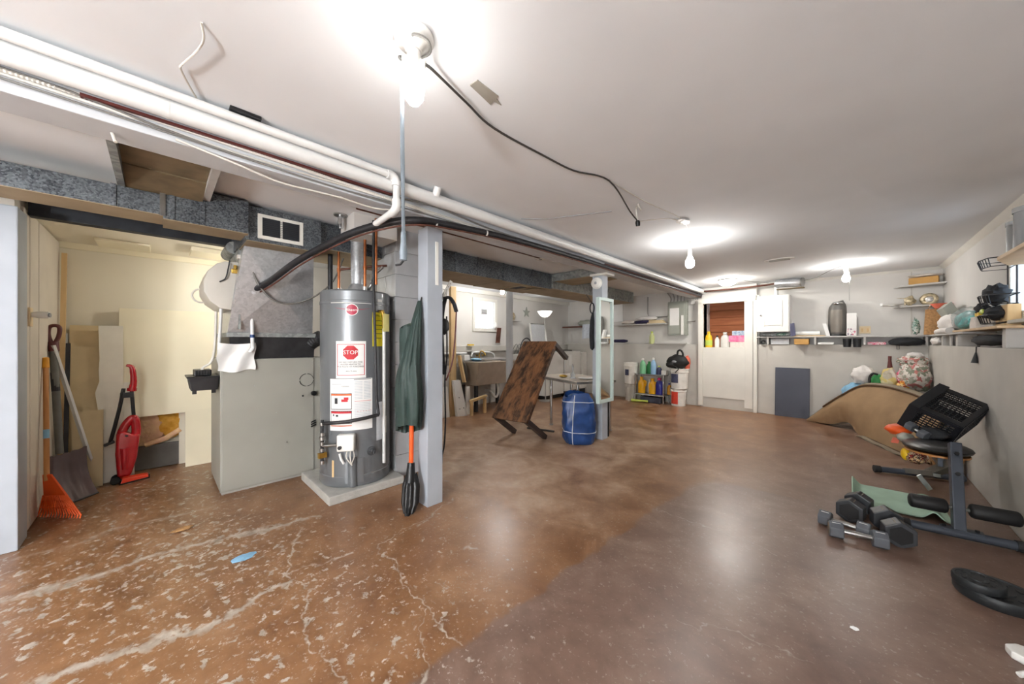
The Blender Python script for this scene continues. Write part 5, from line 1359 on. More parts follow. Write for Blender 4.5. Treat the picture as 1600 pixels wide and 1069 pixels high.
# ------------------------------------------------------------------ middle: coffee table on end, steel table, bag, mirror
t = thing('coffee_table', (-2.93, 3.2, 0), 'rustic brown coffee table tipped up on its end legs', 'table')
W_ = Vector((0.51, 0.08, -0.0)); C1 = Vector((-3.19, 2.90, 0.264)); LG = Vector((0.005, 0.352, -0.264))
LL = W_.cross(LG).normalized()
if LL.z < 0: LL = -LL
LN = 1.19
nrm = LG.normalized()
cen = C1 + W_ / 2 + LL * LN / 2
g = G().obox(cen + nrm * 0.014, W_ / 2, LL * LN / 2, nrm * 0.014)
tp = obj('tabletop', g, 'rustic_veneer', t, 0.003)
ap = [(0.05, 0.04), (0.95, 0.04)]
obj('apron', G().obox(C1 + W_ * 0.5 + LL * 0.05 + nrm * 0.045, W_ * 0.44, LL * 0.01, nrm * 0.022), 'rustic_veneer', t)
obj('apron', G().obox(C1 + W_ * 0.5 + LL * (LN - 0.05) + nrm * 0.045, W_ * 0.44, LL * 0.01, nrm * 0.022), 'rustic_veneer', t)
for su in (0.055, 0.945):
    obj('side_rail', G().obox(C1 + W_ * su + LL * LN / 2 + nrm * 0.045, W_ * 0.02, LL * (LN / 2 - 0.05), nrm * 0.022), 'rustic_veneer', t)
    for sl in (0.03, LN - 0.03):
        a = C1 + W_ * su + LL * sl + nrm * 0.025
        ln = 0.415 if sl < 0.5 else 0.33
        if sl < 0.5:
            ln = (a.z - 0.02) / 0.6
        obj('leg', G().obox(a + nrm * ln / 2, W_.normalized() * 0.028, LL * 0.028, nrm * ln / 2), 'table_leg', t, 0.002)
# steel table
t = thing('work_table', (-2.9, 4.0, 0), 'small table with a pale top and chrome legs behind the tipped coffee table', 'table')
A_ = Vector((-2.47, 3.70, 0)); d1 = Vector((-0.84, 0.30, 0)).normalized(); d2 = Vector((0.30, 0.84, 0)).normalized()
cen = A_ + d1 * 0.5 + d2 * 0.32
obj('tabletop', G().obox(cen + Vector((0, 0, 0.675)), d1 * 0.5, d2 * 0.32, (0, 0, 0.022)), 'table_pale', t, 0.006)
obj('edge_band', G().obox(cen + Vector((0, 0, 0.675)), d1 * 0.503, d2 * 0.323, (0, 0, 0.014)), 'steel', t)
for a, b2 in ((0.05, 0.05), (0.68, 0.05), (0.05, 0.58), (0.92, 0.58)):
    q = A_ + d1 * a + d2 * b2
    lg = obj('leg', G().cyl(q + Vector((0, 0, 0.0)), q + Vector((0, 0, 0.655)), 0.022, 16), 'chrome', t, smooth=40)
    obj('foot', G().cyl(q, q + Vector((0, 0, 0.02)), 0.028, 14), 'steel', lg, smooth=40)
obj('glass_jar', G().lathe(tuple(A_ + d1 * 0.36 + d2 * 0.2 + Vector((0, 0, 0.698))), [(0.0, 0), (0.05, 0), (0.03, 0.02), (0.035, 0.06), (0.012, 0.09), (0.016, 0.17), (0.006, 0.2), (0.0, 0.2)], 16), 'clear_plastic', smooth=50, label='clear glass stem vase on the small chrome-legged table', cat='vase')
obj('jar_lid', G().ell(tuple(A_ + d1 * 0.52 + d2 * 0.15 + Vector((0, 0, 0.718))), (0.06, 0.05, 0.02), 12, 8, 2, 0.2, 3), 'brass', smooth=60, label='small brown trinket on the chrome-legged table', cat='trinket')
obj('white_plate', G().lathe(tuple(A_ + d1 * 0.2 + d2 * 0.3 + Vector((0, 0, 0.697))), [(0.0, 0), (0.07, 0), (0.11, 0.018), (0.108, 0.02), (0.06, 0.006), (0.0, 0.006)], 24), 'plastic_white', smooth=50, label='white plate on the chrome-legged table', cat='plate')
obj('floor_paper', G().ell((-2.46, 4.0, 0.008), (0.05, 0.03, 0.008), 10, 6, 2, 0.4, 3, 0.001), 'paper_white', label='scrap of white paper on the floor under the table', cat='paper')
obj('floor_strip', G().obox((-3.0, 3.62, 0.012), (0.19, 0.05, 0), (0.0, 0.012, 0), (0, 0, 0.011)), 'cable_dark', label='dark bar lying on the floor under the tipped coffee table', cat='bar')
# blue tarp bundle
def bag(u, v):
    a = 2 * math.pi * u
    z = 0.002 + 0.60 * v
    prof = 1.0 + 0.10 * math.sin(math.pi * min(1, v * 1.2)) - (0.16 * max(0, v - 0.85) / 0.15)
    if v < 0.05: prof *= 0.92 + 1.6 * v
    rx, ry = 0.175 * prof, 0.14 * prof
    wr = 1 + 0.04 * math.sin(3 * a + 5 * v) + 0.09 * mnoise.noise(Vector((math.cos(a) * 3, math.sin(a) * 3, v * 7)))
    if v > 0.8: z -= 0.28 * (v - 0.8) * (0.5 + 0.5 * math.sin(2 * a + 1))
    ca, sa = math.cos(0.75), math.sin(0.75)
    x, y = rx * math.copysign(abs(math.cos(a)) ** 0.55, math.cos(a)) * wr, ry * math.copysign(abs(math.sin(a)) ** 0.55, math.sin(a)) * wr
    return (-2.33 + x * ca - y * sa - 0.02 * v, 3.53 + x * sa + y * ca, z)
t = thing('tarp_bundle', (-2.33, 3.53, 0), 'upright blue tarp bundle tied with white string beside the far post', 'bundle')
obj('tarp', G().sheet(bag, 48, 24, 0.003), 'tarp_blue', t, smooth=70)
obj('tarp_top', G().ell((-2.35, 3.53, 0.545), (0.12, 0.10, 0.03), 16, 8, 4, 0.4, 3), 'tarp_blue', t, smooth=60)
for vv in (0.24, 0.83):
    obj('string', G().tube([Vector(bag(k / 40, vv + 0.015 * math.sin(k / 3))) + (Vector(bag(k / 40, vv)) - Vector((-2.33, 3.53, 0.6 * vv))).normalized() * 0.005 for k in range(41)], 0.004, 6, cap=False), 'rope_white', t)
obj('string', G().tube([Vector(bag(0.70 + 0.03 * k / 20, k / 20 * 0.97)) + Vector((0.003, -0.006, 0)) for k in range(21)], 0.004, 6), 'rope_white', t)

# mirror cabinet on the far post
t = thing('wall_mirror', (-2.14, 3.8, 0.46), 'tall narrow mirror in a pale mint frame hung on the far post', 'mirror')
obj('case', G().box(-2.164, -2.135, 3.64, 3.985, 0.465, 1.735), 'frame_mint', t, 0.003)
obj('glass', G().box(-2.136, -2.131, 3.67, 3.955, 0.50, 1.70), 'mirror_glass', t)
for a in ((3.64, 3.675, 0.465, 1.735), (3.95, 3.985, 0.465, 1.735), (3.675, 3.95, 0.465, 0.505), (3.675, 3.95, 1.695, 1.735)):
    obj('frame_bar', G().box(-2.137, -2.115, *a), 'frame_mint', t, 0.003)
obj('black_pole', G().cyl((-2.2, 4.0, 0.0), (-2.2, 4.0, 0.9), 0.012, 10), 'black_plastic', smooth=40, label='thin black pole standing behind the far post', cat='pole')
t = thing('umbrella', (-2.29, 3.76, 1.1), 'folded black umbrella on a chain hook left of the far post', 'umbrella')
obj('canopy', G().tube(spline([(-2.275, 3.755, 1.56), (-2.285, 3.755, 1.45), (-2.29, 3.755, 1.3), (-2.285, 3.755, 1.15), (-2.28, 3.755, 1.10)], 5), [0.012, 0.014, 0.017, 0.02, 0.023, 0.025, 0.026, 0.027, 0.028, 0.028, 0.029, 0.029, 0.029, 0.029, 0.028, 0.027, 0.026, 0.025, 0.02, 0.014, 0.006], 10), 'cloth_dark', t, smooth=60)
obj('loop', G().torus((-2.285, 3.755, 1.62), 0.035, 0.007, 18, 8, 'y', 0.8, 1.8), 'cloth_dark', t, smooth=60)
g = G()
for k in range(9):
    g.torus((-2.285 - 0.009 * k, 3.76 - 0.002 * k, 1.68 + 0.0135 * k), 0.007, 0.0022, 8, 5, 'x' if k % 2 else 'y')
obj('chain', g, 'iron_dark', t)

# ------------------------------------------------------------------ back wall, left of the doorway
obj('wall_shelf', G().box(-3.75, -2.62, 7.02, 7.25, 1.555, 1.58), 'shelf_grey', bev=0.003, label='long grey wall shelf between the far post and the fuse panel', cat='shelf')
obj('folded_clothes', G().ell((-3.42, 7.12, 1.62), (0.17, 0.09, 0.045), 16, 8, 3, 0.25, 3, 1.582), 'pale_box', smooth=60, label='folded pinkish cloth at the left of the long grey shelf', cat='clothes')
obj('folded_clothes', G().ell((-3.1, 7.12, 1.615), (0.2, 0.09, 0.04), 16, 8, 7, 0.3, 3, 1.582), 'cloth_navy', smooth=60, label='folded dark navy garment on the long grey shelf', cat='clothes')
obj('folded_clothes', G().ell((-3.05, 7.14, 1.69), (0.24, 0.09, 0.05), 16, 8, 9, 0.25, 3, 1.645), 'cloth_white', smooth=60, label='folded white linen on top of the navy garment', cat='clothes')
for k in range(3):
    obj('wood_offcut', G().obox((-2.83, 7.12, 1.592 + 0.022 * k), (0.17 - 0.02 * k, 0, 0), (0, 0.06, 0), (0, 0, 0.0105)), 'drywall_tan', label=('bottom', 'middle', 'top')[k] + ' of three tan boards stacked on the long grey shelf', cat='board', group='tan boards on the long shelf')
w = struct('window_3', G().box(-3.84, -3.62, 7.235, 7.25, 1.66, 2.06), 'paper_white', 0.004)
obj('window_frame', G().box(-3.87, -3.60, 7.225, 7.24, 2.06, 2.09), 'white_paint', w)
t = thing('fuse_panel', (-2.44, 7.2, 1.31), 'grey electrical panel with a paper chart beside the doorway', 'fuse box')
obj('box', G().box(-2.62, -2.26, 7.16, 7.25, 1.33, 2.0), 'panel_grey', t, 0.006)
dr = obj('door', G().box(-2.60, -2.30, 7.145, 7.16, 1.36, 1.97), 'panel_grey', t, 0.005)
obj('paper_chart', G().box(-2.575, -2.40, 7.142, 7.146, 1.53, 1.87), 'paper_white', dr)
obj('white_strip', G().box(-2.355, -2.315, 7.12, 7.146, 1.34, 1.72), 'plastic_white', t, 0.003)
for k in range(5):
    xx = -2.58 + 0.065 * k
    obj('conduit', G().tube(spline([(xx, 7.2, 2.0), (xx + 0.01, 7.19, 2.08), (xx + 0.03 * (k - 2), 7.2, 2.19)], 4), 0.012, 8), 'conduit', t, smooth=60)
obj('ledge_strip', G().box(-2.85, -2.24, 7.02, 7.1, 1.165, 1.185), 'shelf_grey', bev=0.002, label='narrow grey ledge board under the fuse panel', cat='board')
cable('panel_conduit', [(-2.62, 7.21, 1.72), (-2.9, 7.22, 1.72), (-3.02, 7.22, 1.74), (-3.05, 7.22, 1.82), (-3.05, 7.22, 2.15)], 0.011, 'conduit', 'grey conduit curving from the fuse panel up the back wall', cat='conduit')
cable('panel_conduit', [(-2.3, 7.21, 1.6), (-2.15, 7.21, 1.6), (-2.09, 7.21, 1.64), (-2.085, 7.22, 1.8), (-2.085, 7.2, 2.18)], 0.009, 'conduit', 'thin conduit between the fuse panel and the doorway', cat='conduit')
obj('wall_box', G().box(-2.2, -2.12, 7.2, 7.25, 1.93, 2.03), 'plastic_white', bev=0.004, label='small white junction box above the fuse panel', cat='junction box')
cable('ceiling_pipe', [(-1.98, 7.0, 2.13), (-1.5, 7.0, 2.125), (-1.0, 7.02, 2.14), (-0.72, 7.02, 2.165)], 0.016, 'copper_old', 'brown pipe along the top of the back wall over the doorway', cat='pipe')
def bottle(name, c, r, h, mat, label, cap='plastic_white', handle=False, sq=1.0, lab=None, group=None):
    t = thing(name, c, label, 'bottle', group)
    prof = [(0.0, 0), (r * 0.95, 0), (r, h * 0.04), (r, h * 0.55), (r * 0.82, h * 0.72), (r * 0.42, h * 0.82), (r * 0.36, h * 0.88), (0.0, h * 0.88)]
    g = G().lathe((0, 0, 0), prof, 16)
    for p in g.v:
        p.y *= sq
    for p in g.v:
        p += Vector(c)
    obj('body', g, mat, t, smooth=40)
    obj('cap', G().lathe((c[0], c[1], c[2] + h * 0.87), [(0.0, 0), (r * 0.45, 0), (r * 0.45, h * 0.11), (r * 0.3, h * 0.13), (0.0, h * 0.13)], 14), cap, t, smooth=40)
    if handle:
        obj('handle', G().tube(spline([(c[0] + r * 0.6, c[1], c[2] + h * 0.78), (c[0] + r * 1.15, c[1], c[2] + h * 0.7), (c[0] + r * 1.1, c[1], c[2] + h * 0.5), (c[0] + r * 0.9, c[1], c[2] + h * 0.42)], 4), r * 0.16, 8), mat, t, smooth=60)
    if lab:
        g = G().lathe((0, 0, 0), [(r * 1.01, h * 0.12), (r * 1.01, h * 0.45)], 16)
        for p in g.v: p.y *= sq
        for p in g.v: p += Vector(c)
        obj('label', g, lab, t, smooth=40)
    return t
obj('tool_handle', G().tube([(-3.72, 7.05, 1.222), (-3.5, 7.05, 1.222), (-3.42, 7.05, 1.222)], [0.035, 0.036, 0.02], 10), 'cloth_navy', smooth=50, label='dark navy pouch lying on the footing right of the mirror', cat='pouch')
bottle('spray_bottle', (-2.93, 7.14, 1.16), 0.05, 0.26, 'lime_light', 'pale lime spray bottle on the footing under the long shelf', cap='lime')
# wire rack with cleaning bottles, buckets
RX0, RX1, RY0, RY1 = -3.11, -2.55, 6.74, 7.04
t = thing('utility_rack', (-2.83, 6.9, 0), 'two-tier wire rack of cleaning bottles against the back wall', 'rack')
for q in ((RX0, RY0), (RX1, RY0), (RX0, RY1), (RX1, RY1)):
    obj('post', G().cyl((q[0], q[1], 0), (q[0], q[1], 0.575), 0.012, 10), 'chrome', t, smooth=40)
for zz in (0.165, 0.555):
    s_ = obj('tier', G().box(RX0, RX1, RY0, RY1, zz - 0.004, zz + 0.004), 'galvanized_dull', t)
    obj('tier_rim', G().tube([(RX0, RY0, zz - 0.012), (RX1, RY0, zz - 0.012), (RX1, RY1, zz - 0.012), (RX0, RY1, zz - 0.012), (RX0, RY0, zz - 0.012)], 0.008, 6), 'chrome', s_)
B1 = 0.56
bottle('cleaner_bottle', (-3.0, 6.86, B1), 0.06, 0.31, 'bottle_mint', 'mint green bottle with a white cap on top of the wire rack', sq=0.7)
bottle('cleaner_bottle', (-2.9, 6.93, B1), 0.058, 0.25, 'bottle_green', 'darker green bottle beside the mint one on the wire rack', cap='bottle_green', sq=0.7)
bottle('cleaner_bottle', (-2.785, 6.86, B1), 0.055, 0.33, 'bottle_blue', 'pale blue bottle on top of the wire rack', sq=0.7)
bottle('cleaner_bottle', (-2.68, 6.88, B1), 0.05, 0.17, 'label_navy', 'short jar with a yellow lid on the wire rack', cap='lime')
obj('tin_box', G().box(-2.62, -2.53, 6.82, 6.95, B1, B1 + 0.09), 'bottle_clear', bev=0.006, label='small clear tub at the right end of the wire rack', cat='box')
B0 = 0.17
bottle('detergent_jug', (-3.02, 6.85, B0), 0.075, 0.33, 'bottle_gold', 'left yellow detergent jug on the lower tier of the wire rack', cap='bottle_gold', handle=True, sq=0.6)
bottle('detergent_jug', (-2.90, 6.95, B0), 0.045, 0.28, 'bottle_clear', 'clear bottle between the two yellow jugs', sq=0.8)
bottle('detergent_jug', (-2.8, 6.85, B0), 0.075, 0.31, 'bottle_gold', 'right yellow detergent jug on the lower tier of the wire rack', cap='bottle_gold', handle=True, sq=0.6)
bottle('detergent_jug', (-2.665, 6.84, B0), 0.07, 0.33, 'bottle_navy', 'navy detergent jug with a pink cap on the lower tier', cap='bottle_pink', handle=True, sq=0.6)
bottle('detergent_jug', (-2.71, 6.95, B0), 0.05, 0.3, 'bottle_pink', 'pink bottle half hidden behind the navy jug', cap='bottle_pink')
bottle('detergent_jug', (-2.53, 7.0, B0 + 0.0), 0.045, 0.22, 'mustard_grip', 'amber bottle behind the right post of the wire rack', cap='bottle_navy')
obj('floor_broom', G().tube([(-3.16, 6.68, 0.022), (-2.95, 6.72, 0.03), (-2.85, 6.75, 0.03)], [0.03, 0.018, 0.02], 8), 'lime', smooth=50, label='lime green brush lying under the wire rack', cat='brush')
obj('storage_tub', G().box(-3.02, -2.62, 6.78, 7.0, 0.0, 0.11), 'navy_board', bev=0.01, label='low dark bin on the floor under the wire rack', cat='bin')
def bucket(c, r0, r1, h, mat, label, lid='plastic_white', lab=None, lab_h=(0.35, 0.8), lab_w=0.9, lab_a=-1.35):
    t = thing('bucket', c, label, 'bucket')
    x, y, z = c
    obj('body', G().lathe(c, [(0.0, 0), (r0, 0), (r0 + (r1 - r0) * 0.8, h * 0.8), (r1 * 1.03, h * 0.82), (r1 * 1.03, h * 0.86), (r1, h * 0.87), (r1, h * 0.97), (0.0, h * 0.97)], 28), mat, t, smooth=35)
    obj('lid', G().lathe((x, y, z + h * 0.955), [(0.0, 0.0), (r1 * 1.05, 0.0), (r1 * 1.05, h * 0.045), (r1 * 0.9, h * 0.05), (0.0, h * 0.04)], 28), lid, t, smooth=35)
    if lab:
        fn = lambda u, v: (x + (r0 + (r1 - r0) * 0.6 + 0.012) * math.cos(lab_a + lab_w * (u - 0.5)), y + (r0 + (r1 - r0) * 0.6 + 0.012) * math.sin(lab_a + lab_w * (u - 0.5)), z + h * (lab_h[0] + (lab_h[1] - lab_h[0]) * v))
        obj('label', G().sheet(fn, 8, 1, 0.002), lab, t)
    return t
bucket((-3.26, 6.86, 0.0), 0.10, 0.115, 0.345, 'bucket_grey', 'grey lower bucket left of the wire rack', 'lid_grey')
bucket((-3.25, 6.86, 0.346), 0.125, 0.14, 0.43, 'bucket_white', 'white pail stacked on the grey bucket left of the rack', lab='label_navy', lab_h=(0.4, 0.68), lab_w=0.6, lab_a=-1.75)
bucket((-2.33, 6.9, 0.0), 0.125, 0.14, 0.325, 'bucket_white', 'white lower bucket with a red label right of the rack', 'lid_grey', 'label_red', (0.12, 0.82), 0.9, -1.75)
bucket((-2.31, 6.9, 0.326), 0.14, 0.155, 0.37, 'bucket_white', 'white pail with a dark label stacked on the red-labelled bucket', lab='label_navy', lab_h=(0.3, 0.75), lab_w=0.9, lab_a=-1.85)
t = thing('backpack', (-2.33, 6.86, 0.7), 'black backpack with a loop handle lying on the right pail', 'backpack')
obj('body', G().ell((-2.33, 6.87, 0.83), (0.19, 0.11, 0.13), 22, 14, 5, 0.18, 2.2, 0.697), 'bag_black', t, smooth=60)
obj('pocket', G().ell((-2.43, 6.82, 0.77), (0.10, 0.08, 0.06), 16, 10, 8, 0.2, 2, 0.698), 'bag_black', t, smooth=60)
obj('handle', G().tube(spline([(-2.33, 6.84, 0.95), (-2.31, 6.83, 1.03), (-2.26, 6.83, 1.04), (-2.23, 6.84, 0.98), (-2.235, 6.85, 0.9)], 5), 0.018, 8), 'bag_black', t, smooth=60)
obj('patch', G().ell((-2.36, 6.765, 0.83), (0.045, 0.01, 0.025), 10, 8), 'ink_grey', t, smooth=60)
obj('strap', G().tube(spline([(-2.4, 6.78, 0.76), (-2.32, 6.73, 0.74), (-2.27, 6.72, 0.70), (-2.3, 6.72, 0.66), (-2.33, 6.735, 0.63)], 5), 0.008, 8), 'bag_black', t, smooth=60)
obj('red_cloth', G().ell((-2.19, 6.95, 0.80), (0.05, 0.07, 0.14), 14, 10, 2, 0.25, 3, 0.698), 'cloth_red', smooth=60, label='orange red cloth behind the black backpack', cat='cloth')
obj('small_can', G().lathe((-2.47, 6.93, 0.7), [(0.0, 0), (0.025, 0), (0.025, 0.06), (0.0, 0.06)], 12), 'plastic_white', smooth=40, label='tiny white cup left of the backpack on the pail lid', cat='cup')
# things on the doorway ledge
bottle('yellow_bottle', (-1.91, 7.28, 1.10), 0.062, 0.30, 'yellow_plastic', 'yellow bottle at the left of the doorway ledge', cap='yellow_plastic', lab='lime', sq=0.7)
bottle('spray_can', (-1.77, 7.28, 1.10), 0.04, 0.22, 'plastic_white', 'white can with a dark cap in the doorway', cap='iron_dark')
bottle('milk_jug', (-1.64, 7.28, 1.10), 0.075, 0.28, 'bottle_clear', 'cloudy jug in the middle of the doorway ledge', cap='bottle_clear', sq=0.7)
obj('carton', G().box(-1.55, -1.25, 7.22, 7.40, 1.10, 1.20), 'pale_box', bev=0.004, label='pale carton at the bottom of the stack in the doorway', cat='box')
obj('carton', G().box(-1.57, -1.27, 7.22, 7.40, 1.202, 1.315), 'pink_box', bev=0.004, label='pink carton in the middle of the doorway stack', cat='box')
obj('carton', G().box(-1.52, -1.31, 7.23, 7.36, 1.317, 1.40), 'blue_box', bev=0.004, label='small blue and white tissue box on top of the pink carton', cat='box')

# ------------------------------------------------------------------ back wall, right of the doorway
t = thing('ledge_shelf', (-0.15, 7.12, 1.16), 'long grey shelf board on short uprights along the back wall', 'shelf')
obj('board', G().box(-1.12, 0.82, 7.03, 7.25, 1.27, 1.29), 'shelf_grey', t, 0.003)
for xx in (-0.97, -0.38, 0.15, 0.72):
    obj('upright', G().box(xx - 0.012, xx + 0.012, 7.03, 7.24, 1.16, 1.27), 'shelf_grey', t, 0.002)
t = thing('wall_cabinet', (-0.88, 7.1, 1.37), 'white wall cabinet with a panelled door above the shelf', 'cabinet')
obj('body', G().box(-1.1, -0.68, 6.98, 7.25, 1.37, 1.95), 'appliance_white', t, 0.004)
dr = obj('door', G().box(-1.105, -0.69, 6.955, 6.98, 1.365, 1.955), 'appliance_white', t, 0.004)
obj('door_panel', G().box(-1.0, -0.79, 6.948, 6.956, 1.47, 1.85), 'appliance_white', dr, 0.006)
for a in ((-1.02, -1.0, 1.45, 1.87), (-0.79, -0.77, 1.45, 1.87)):
    obj('moulding', G().box(a[0], a[1], 6.946, 6.957, a[2], a[3]), 'appliance_white', dr, 0.003)
obj('knob', G().ell((-1.055, 6.94, 1.64), (0.014, 0.016, 0.014), 12, 8), 'chrome', dr, smooth=60)
obj('pvc_stub', G().cyl((-0.86, 7.05, 1.955), (-0.86, 7.05, 2.1), 0.028, 14), 'pvc_white', smooth=40, label='white pipe stub standing on the wall cabinet', cat='pipe')
t = thing('round_duct', (-0.68, 6.93, 2.03), 'short galvanized round duct under the ceiling by the cabinet', 'duct')
obj('duct', G().cyl((-0.85, 6.98, 2.145), (-0.52, 6.88, 2.115), 0.065, 24), 'galvanized_bright', t, smooth=40)
obj('end_ring', G().cyl((-0.53, 6.883, 2.116), (-0.51, 6.877, 2.114), 0.069, 24), 'steel', t, smooth=40)
obj('hanger', G().box(-0.80, -0.79, 6.91, 7.02, 2.09, 2.2), 'steel', t)
obj('underplate', G().box(-0.84, -0.5, 6.9, 7.0, 2.035, 2.045), 'panned_brown', t)
cable('ceiling_wire', [(-0.5, 6.9, 2.14), (-0.35, 6.75, 2.15), (-0.2, 6.45, 2.18), (-0.06, 6.22, 2.196)], 0.004, 'cable_grey', 'thin wire from the round duct to the corner lamp')
cable('ceiling_wire', [(-1.28, 6.45, 2.19), (-1.1, 6.7, 2.17), (-0.95, 6.95, 2.16)], 0.004, 'cable_grey', 'thin wire behind the frosted dome light')
obj('plastic_wrap', G().ell((-0.93, 7.12, 1.32), (0.13, 0.07, 0.035), 16, 8, 4, 0.4, 4, 1.291), 'film_clear', smooth=60, label='crumpled clear wrap on the shelf under the cabinet', cat='wrapper')
obj('green_packet', G().ell((-0.78, 7.1, 1.322), (0.10, 0.06, 0.03), 16, 8, 6, 0.25, 3, 1.291), 'green_pack', smooth=60, label='green patterned packet on the shelf under the cabinet', cat='packet')
obj('blue_box', G().obox((-0.655, 7.08, 1.395), (0.03, 0.0, 0.006), (0, 0.05, 0), (-0.01, 0, 0.10)), 'bottle_purple', bev=0.002, label='slim dark blue box standing beside the cabinet on the shelf', cat='box')
obj('paper_roll', G().cyl((-0.62, 7.12, 1.335), (-0.33, 7.12, 1.335), 0.032, 18), 'paper_white', smooth=40, label='white paper roll lying on the shelf left of the purifier', cat='roll')
obj('wood_lath', G().box(-0.63, -0.27, 7.035, 7.07, 1.29, 1.302), 'pine', label='thin wooden slat at the front of the shelf', cat='slat')
obj('white_tile', G().obox((-0.255, 7.1, 1.385), (0.022, 0, 0), (0, 0.05, 0), (-0.022, 0, 0.095)), 'paper_white', label='white tile leaning on the grey air purifier', cat='tile')
t = thing('air_purifier', (-0.135, 7.12, 1.29), 'tall grey oval tower air purifier on the shelf', 'air purifier')
def tower(r):
    def fn(u, v):
        a = 2 * math.pi * u
        k = 0.9 + 0.14 * math.sin(math.pi * min(1, v * 0.9 + 0.05))
        if v > 0.86: k *= 1 - 2.2 * (v - 0.86)
        top = 0.02 * math.cos(a) * v
        return (-0.135 + r * 1.0 * k * math.cos(a), 7.13 + r * 0.85 * k * math.sin(a), 1.292 + 0.51 * v + (top if v > 0.8 else 0))
    return fn
obj('body', G().sheet(tower(0.1), 28, 16), 'purifier_dark', t, smooth=50)
obj('front_grille', G().sheet(lambda u, v: (lambda p: (p[0], p[1] - 0.006, p[2]))(tower(0.101)(0.62 + 0.22 * u, 0.1 + 0.66 * v)), 12, 10, 0.003), 'purifier_grey', t, smooth=50)
obj('top_cap', G().ell((-0.135, 7.10, 1.775), (0.068, 0.06, 0.03), 18, 10), 'chrome', t, smooth=60)
obj('base', G().lathe((-0.135, 7.13, 1.29), [(0.0, 0), (0.1, 0), (0.1, 0.012), (0.09, 0.03), (0.0, 0.03)], 24), 'black_plastic', t, smooth=40)
fc = obj('floral_carton', G().box(-0.035, 0.07, 7.05, 7.14, 1.291, 1.62), 'paper_white', bev=0.003, label='tall white carton with a floral print beside the air purifier', cat='box')
obj('print', G().box(-0.025, 0.06, 7.0475, 7.0505, 1.30, 1.40), 'floral_pack', fc)
t = thing('wall_outlet', (0.16, 7.25, 1.32), 'almond double outlet plate above the back shelf', 'outlet')
obj('plate', G().box(0.10, 0.215, 7.238, 7.25, 1.325, 1.43), 'almond', t, 0.003)
for xx in (0.13, 0.185):
    obj('socket', G().box(xx - 0.012, xx + 0.012, 7.234, 7.239, 1.35, 1.40), 'pine', t, 0.003)
obj('cardboard_box', G().obox((-0.54, 7.08, 1.205), (0.087, 0, 0), (0, 0.09, 0), (0, 0, 0.043)), 'cardboard', bev=0.003, label='small brown cardboard box tucked under the back shelf', cat='box')
obj('white_tray', G().obox((-0.26, 7.1, 1.178), (0.09, 0, 0), (0, 0.08, 0), (0, 0, 0.015)), 'paper_white', bev=0.003, label='flat white tray under the back shelf', cat='tray')
obj('grey_folder', G().obox((-0.82, 7.14, 1.205), (0.12, 0, 0), (0, 0.06, 0), (0, 0, 0.043)), 'paper_grey', bev=0.003, label='pale grey folder under the left of the back shelf', cat='folder')
obj('tape_roll', G().torus((-1.04, 7.07, 1.2), 0.025, 0.011, 18, 8, 'y'), 'black_plastic', smooth=60, label='black tape roll under the left end of the back shelf', cat='tape')
for k, xx in enumerate((-0.03, 0.075)):
    t = thing('black_cup', (xx, 7.03, 1.12), ('left', 'right')[k] + ' of two black cups hanging under the back shelf', 'cup', 'black cups under the back shelf')
    obj('cup', G().lathe((xx, 7.06, 1.125), [(0.0, 0), (0.04, 0), (0.046, 0.12), (0.042, 0.12), (0.036, 0.01), (0.0, 0.01)], 20), 'black_plastic', t, smooth=40)
    obj('rim', G().torus((xx, 7.06, 1.245), 0.044, 0.005, 20, 6), 'black_rubber', t, smooth=60)
obj('egg_tray', G().obox((0.27, 7.12, 1.18), (0.09, 0, 0), (0, 0.05, 0), (0, 0, 0.018)), 'pink_print', bev=0.003, label='red and white packet under the right of the back shelf', cat='packet')
t = thing('duffel_bag', (0.56, 7.1, 1.1), 'black duffel bag stuffed under the right end of the back shelf', 'bag')
obj('body', G().ell((0.55, 7.08, 1.20), (0.18, 0.12, 0.055), 20, 12, 3, 0.15, 2), 'cloth_dark', t, smooth=60)
obj('buckle', G().tube([(0.455, 6.99, 1.15), (0.455, 6.985, 1.10), (0.475, 6.985, 1.10), (0.475, 6.99, 1.15)], 0.004, 6), 'iron_dark', t)
t = thing('navy_panel', (-0.66, 7.05, 0), 'flat dark slate panel leaning on the back wall', 'panel')
obj('panel', G().hexa([(-0.88, 7.05, 0), (-0.45, 7.055, 0), (-0.45, 7.075, 0), (-0.88, 7.07, 0), (-0.875, 7.07, 0.785), (-0.445, 7.075, 0.785), (-0.445, 7.095, 0.785), (-0.875, 7.09, 0.785)]), 'navy_board', t, 0.003)
# corner shelves
t = thing('corner_shelf', (0.66, 7.12, 1.95), 'upper pale corner shelf with a cardboard box', 'shelf')
obj('board', G().prism([(0.44, 7.25, 1.95), (0.50, 7.12, 1.95), (0.62, 7.05, 1.95), (0.88, 6.98, 1.95), (0.88, 7.25, 1.95)], (0, 0, 0.022)), 'shelf_grey', t, 0.004)
t = thing('corner_shelf', (0.66, 7.12, 1.67), 'lower pale corner shelf carrying gilded ornaments', 'shelf')
obj('board', G().prism([(0.42, 7.25, 1.672), (0.48, 7.12, 1.672), (0.60, 7.06, 1.672), (0.88, 7.02, 1.672), (0.88, 7.25, 1.672)], (0, 0, 0.02)), 'shelf_grey', t, 0.004)
obj('long_carton', G().obox((0.70, 7.1, 2.016), (0.125, -0.03, 0), (0.01, 0.05, 0), (0, 0, 0.043)), 'cardboard', bev=0.003, label='long tan carton on the upper corner shelf', cat='box')
obj('flat_parcel', G().ell((0.72, 7.12, 2.085), (0.15, 0.08, 0.022), 18, 8, 5, 0.2, 2), 'pale_box', smooth=60, label='flat wrapped parcel on top of the long tan carton', cat='parcel')
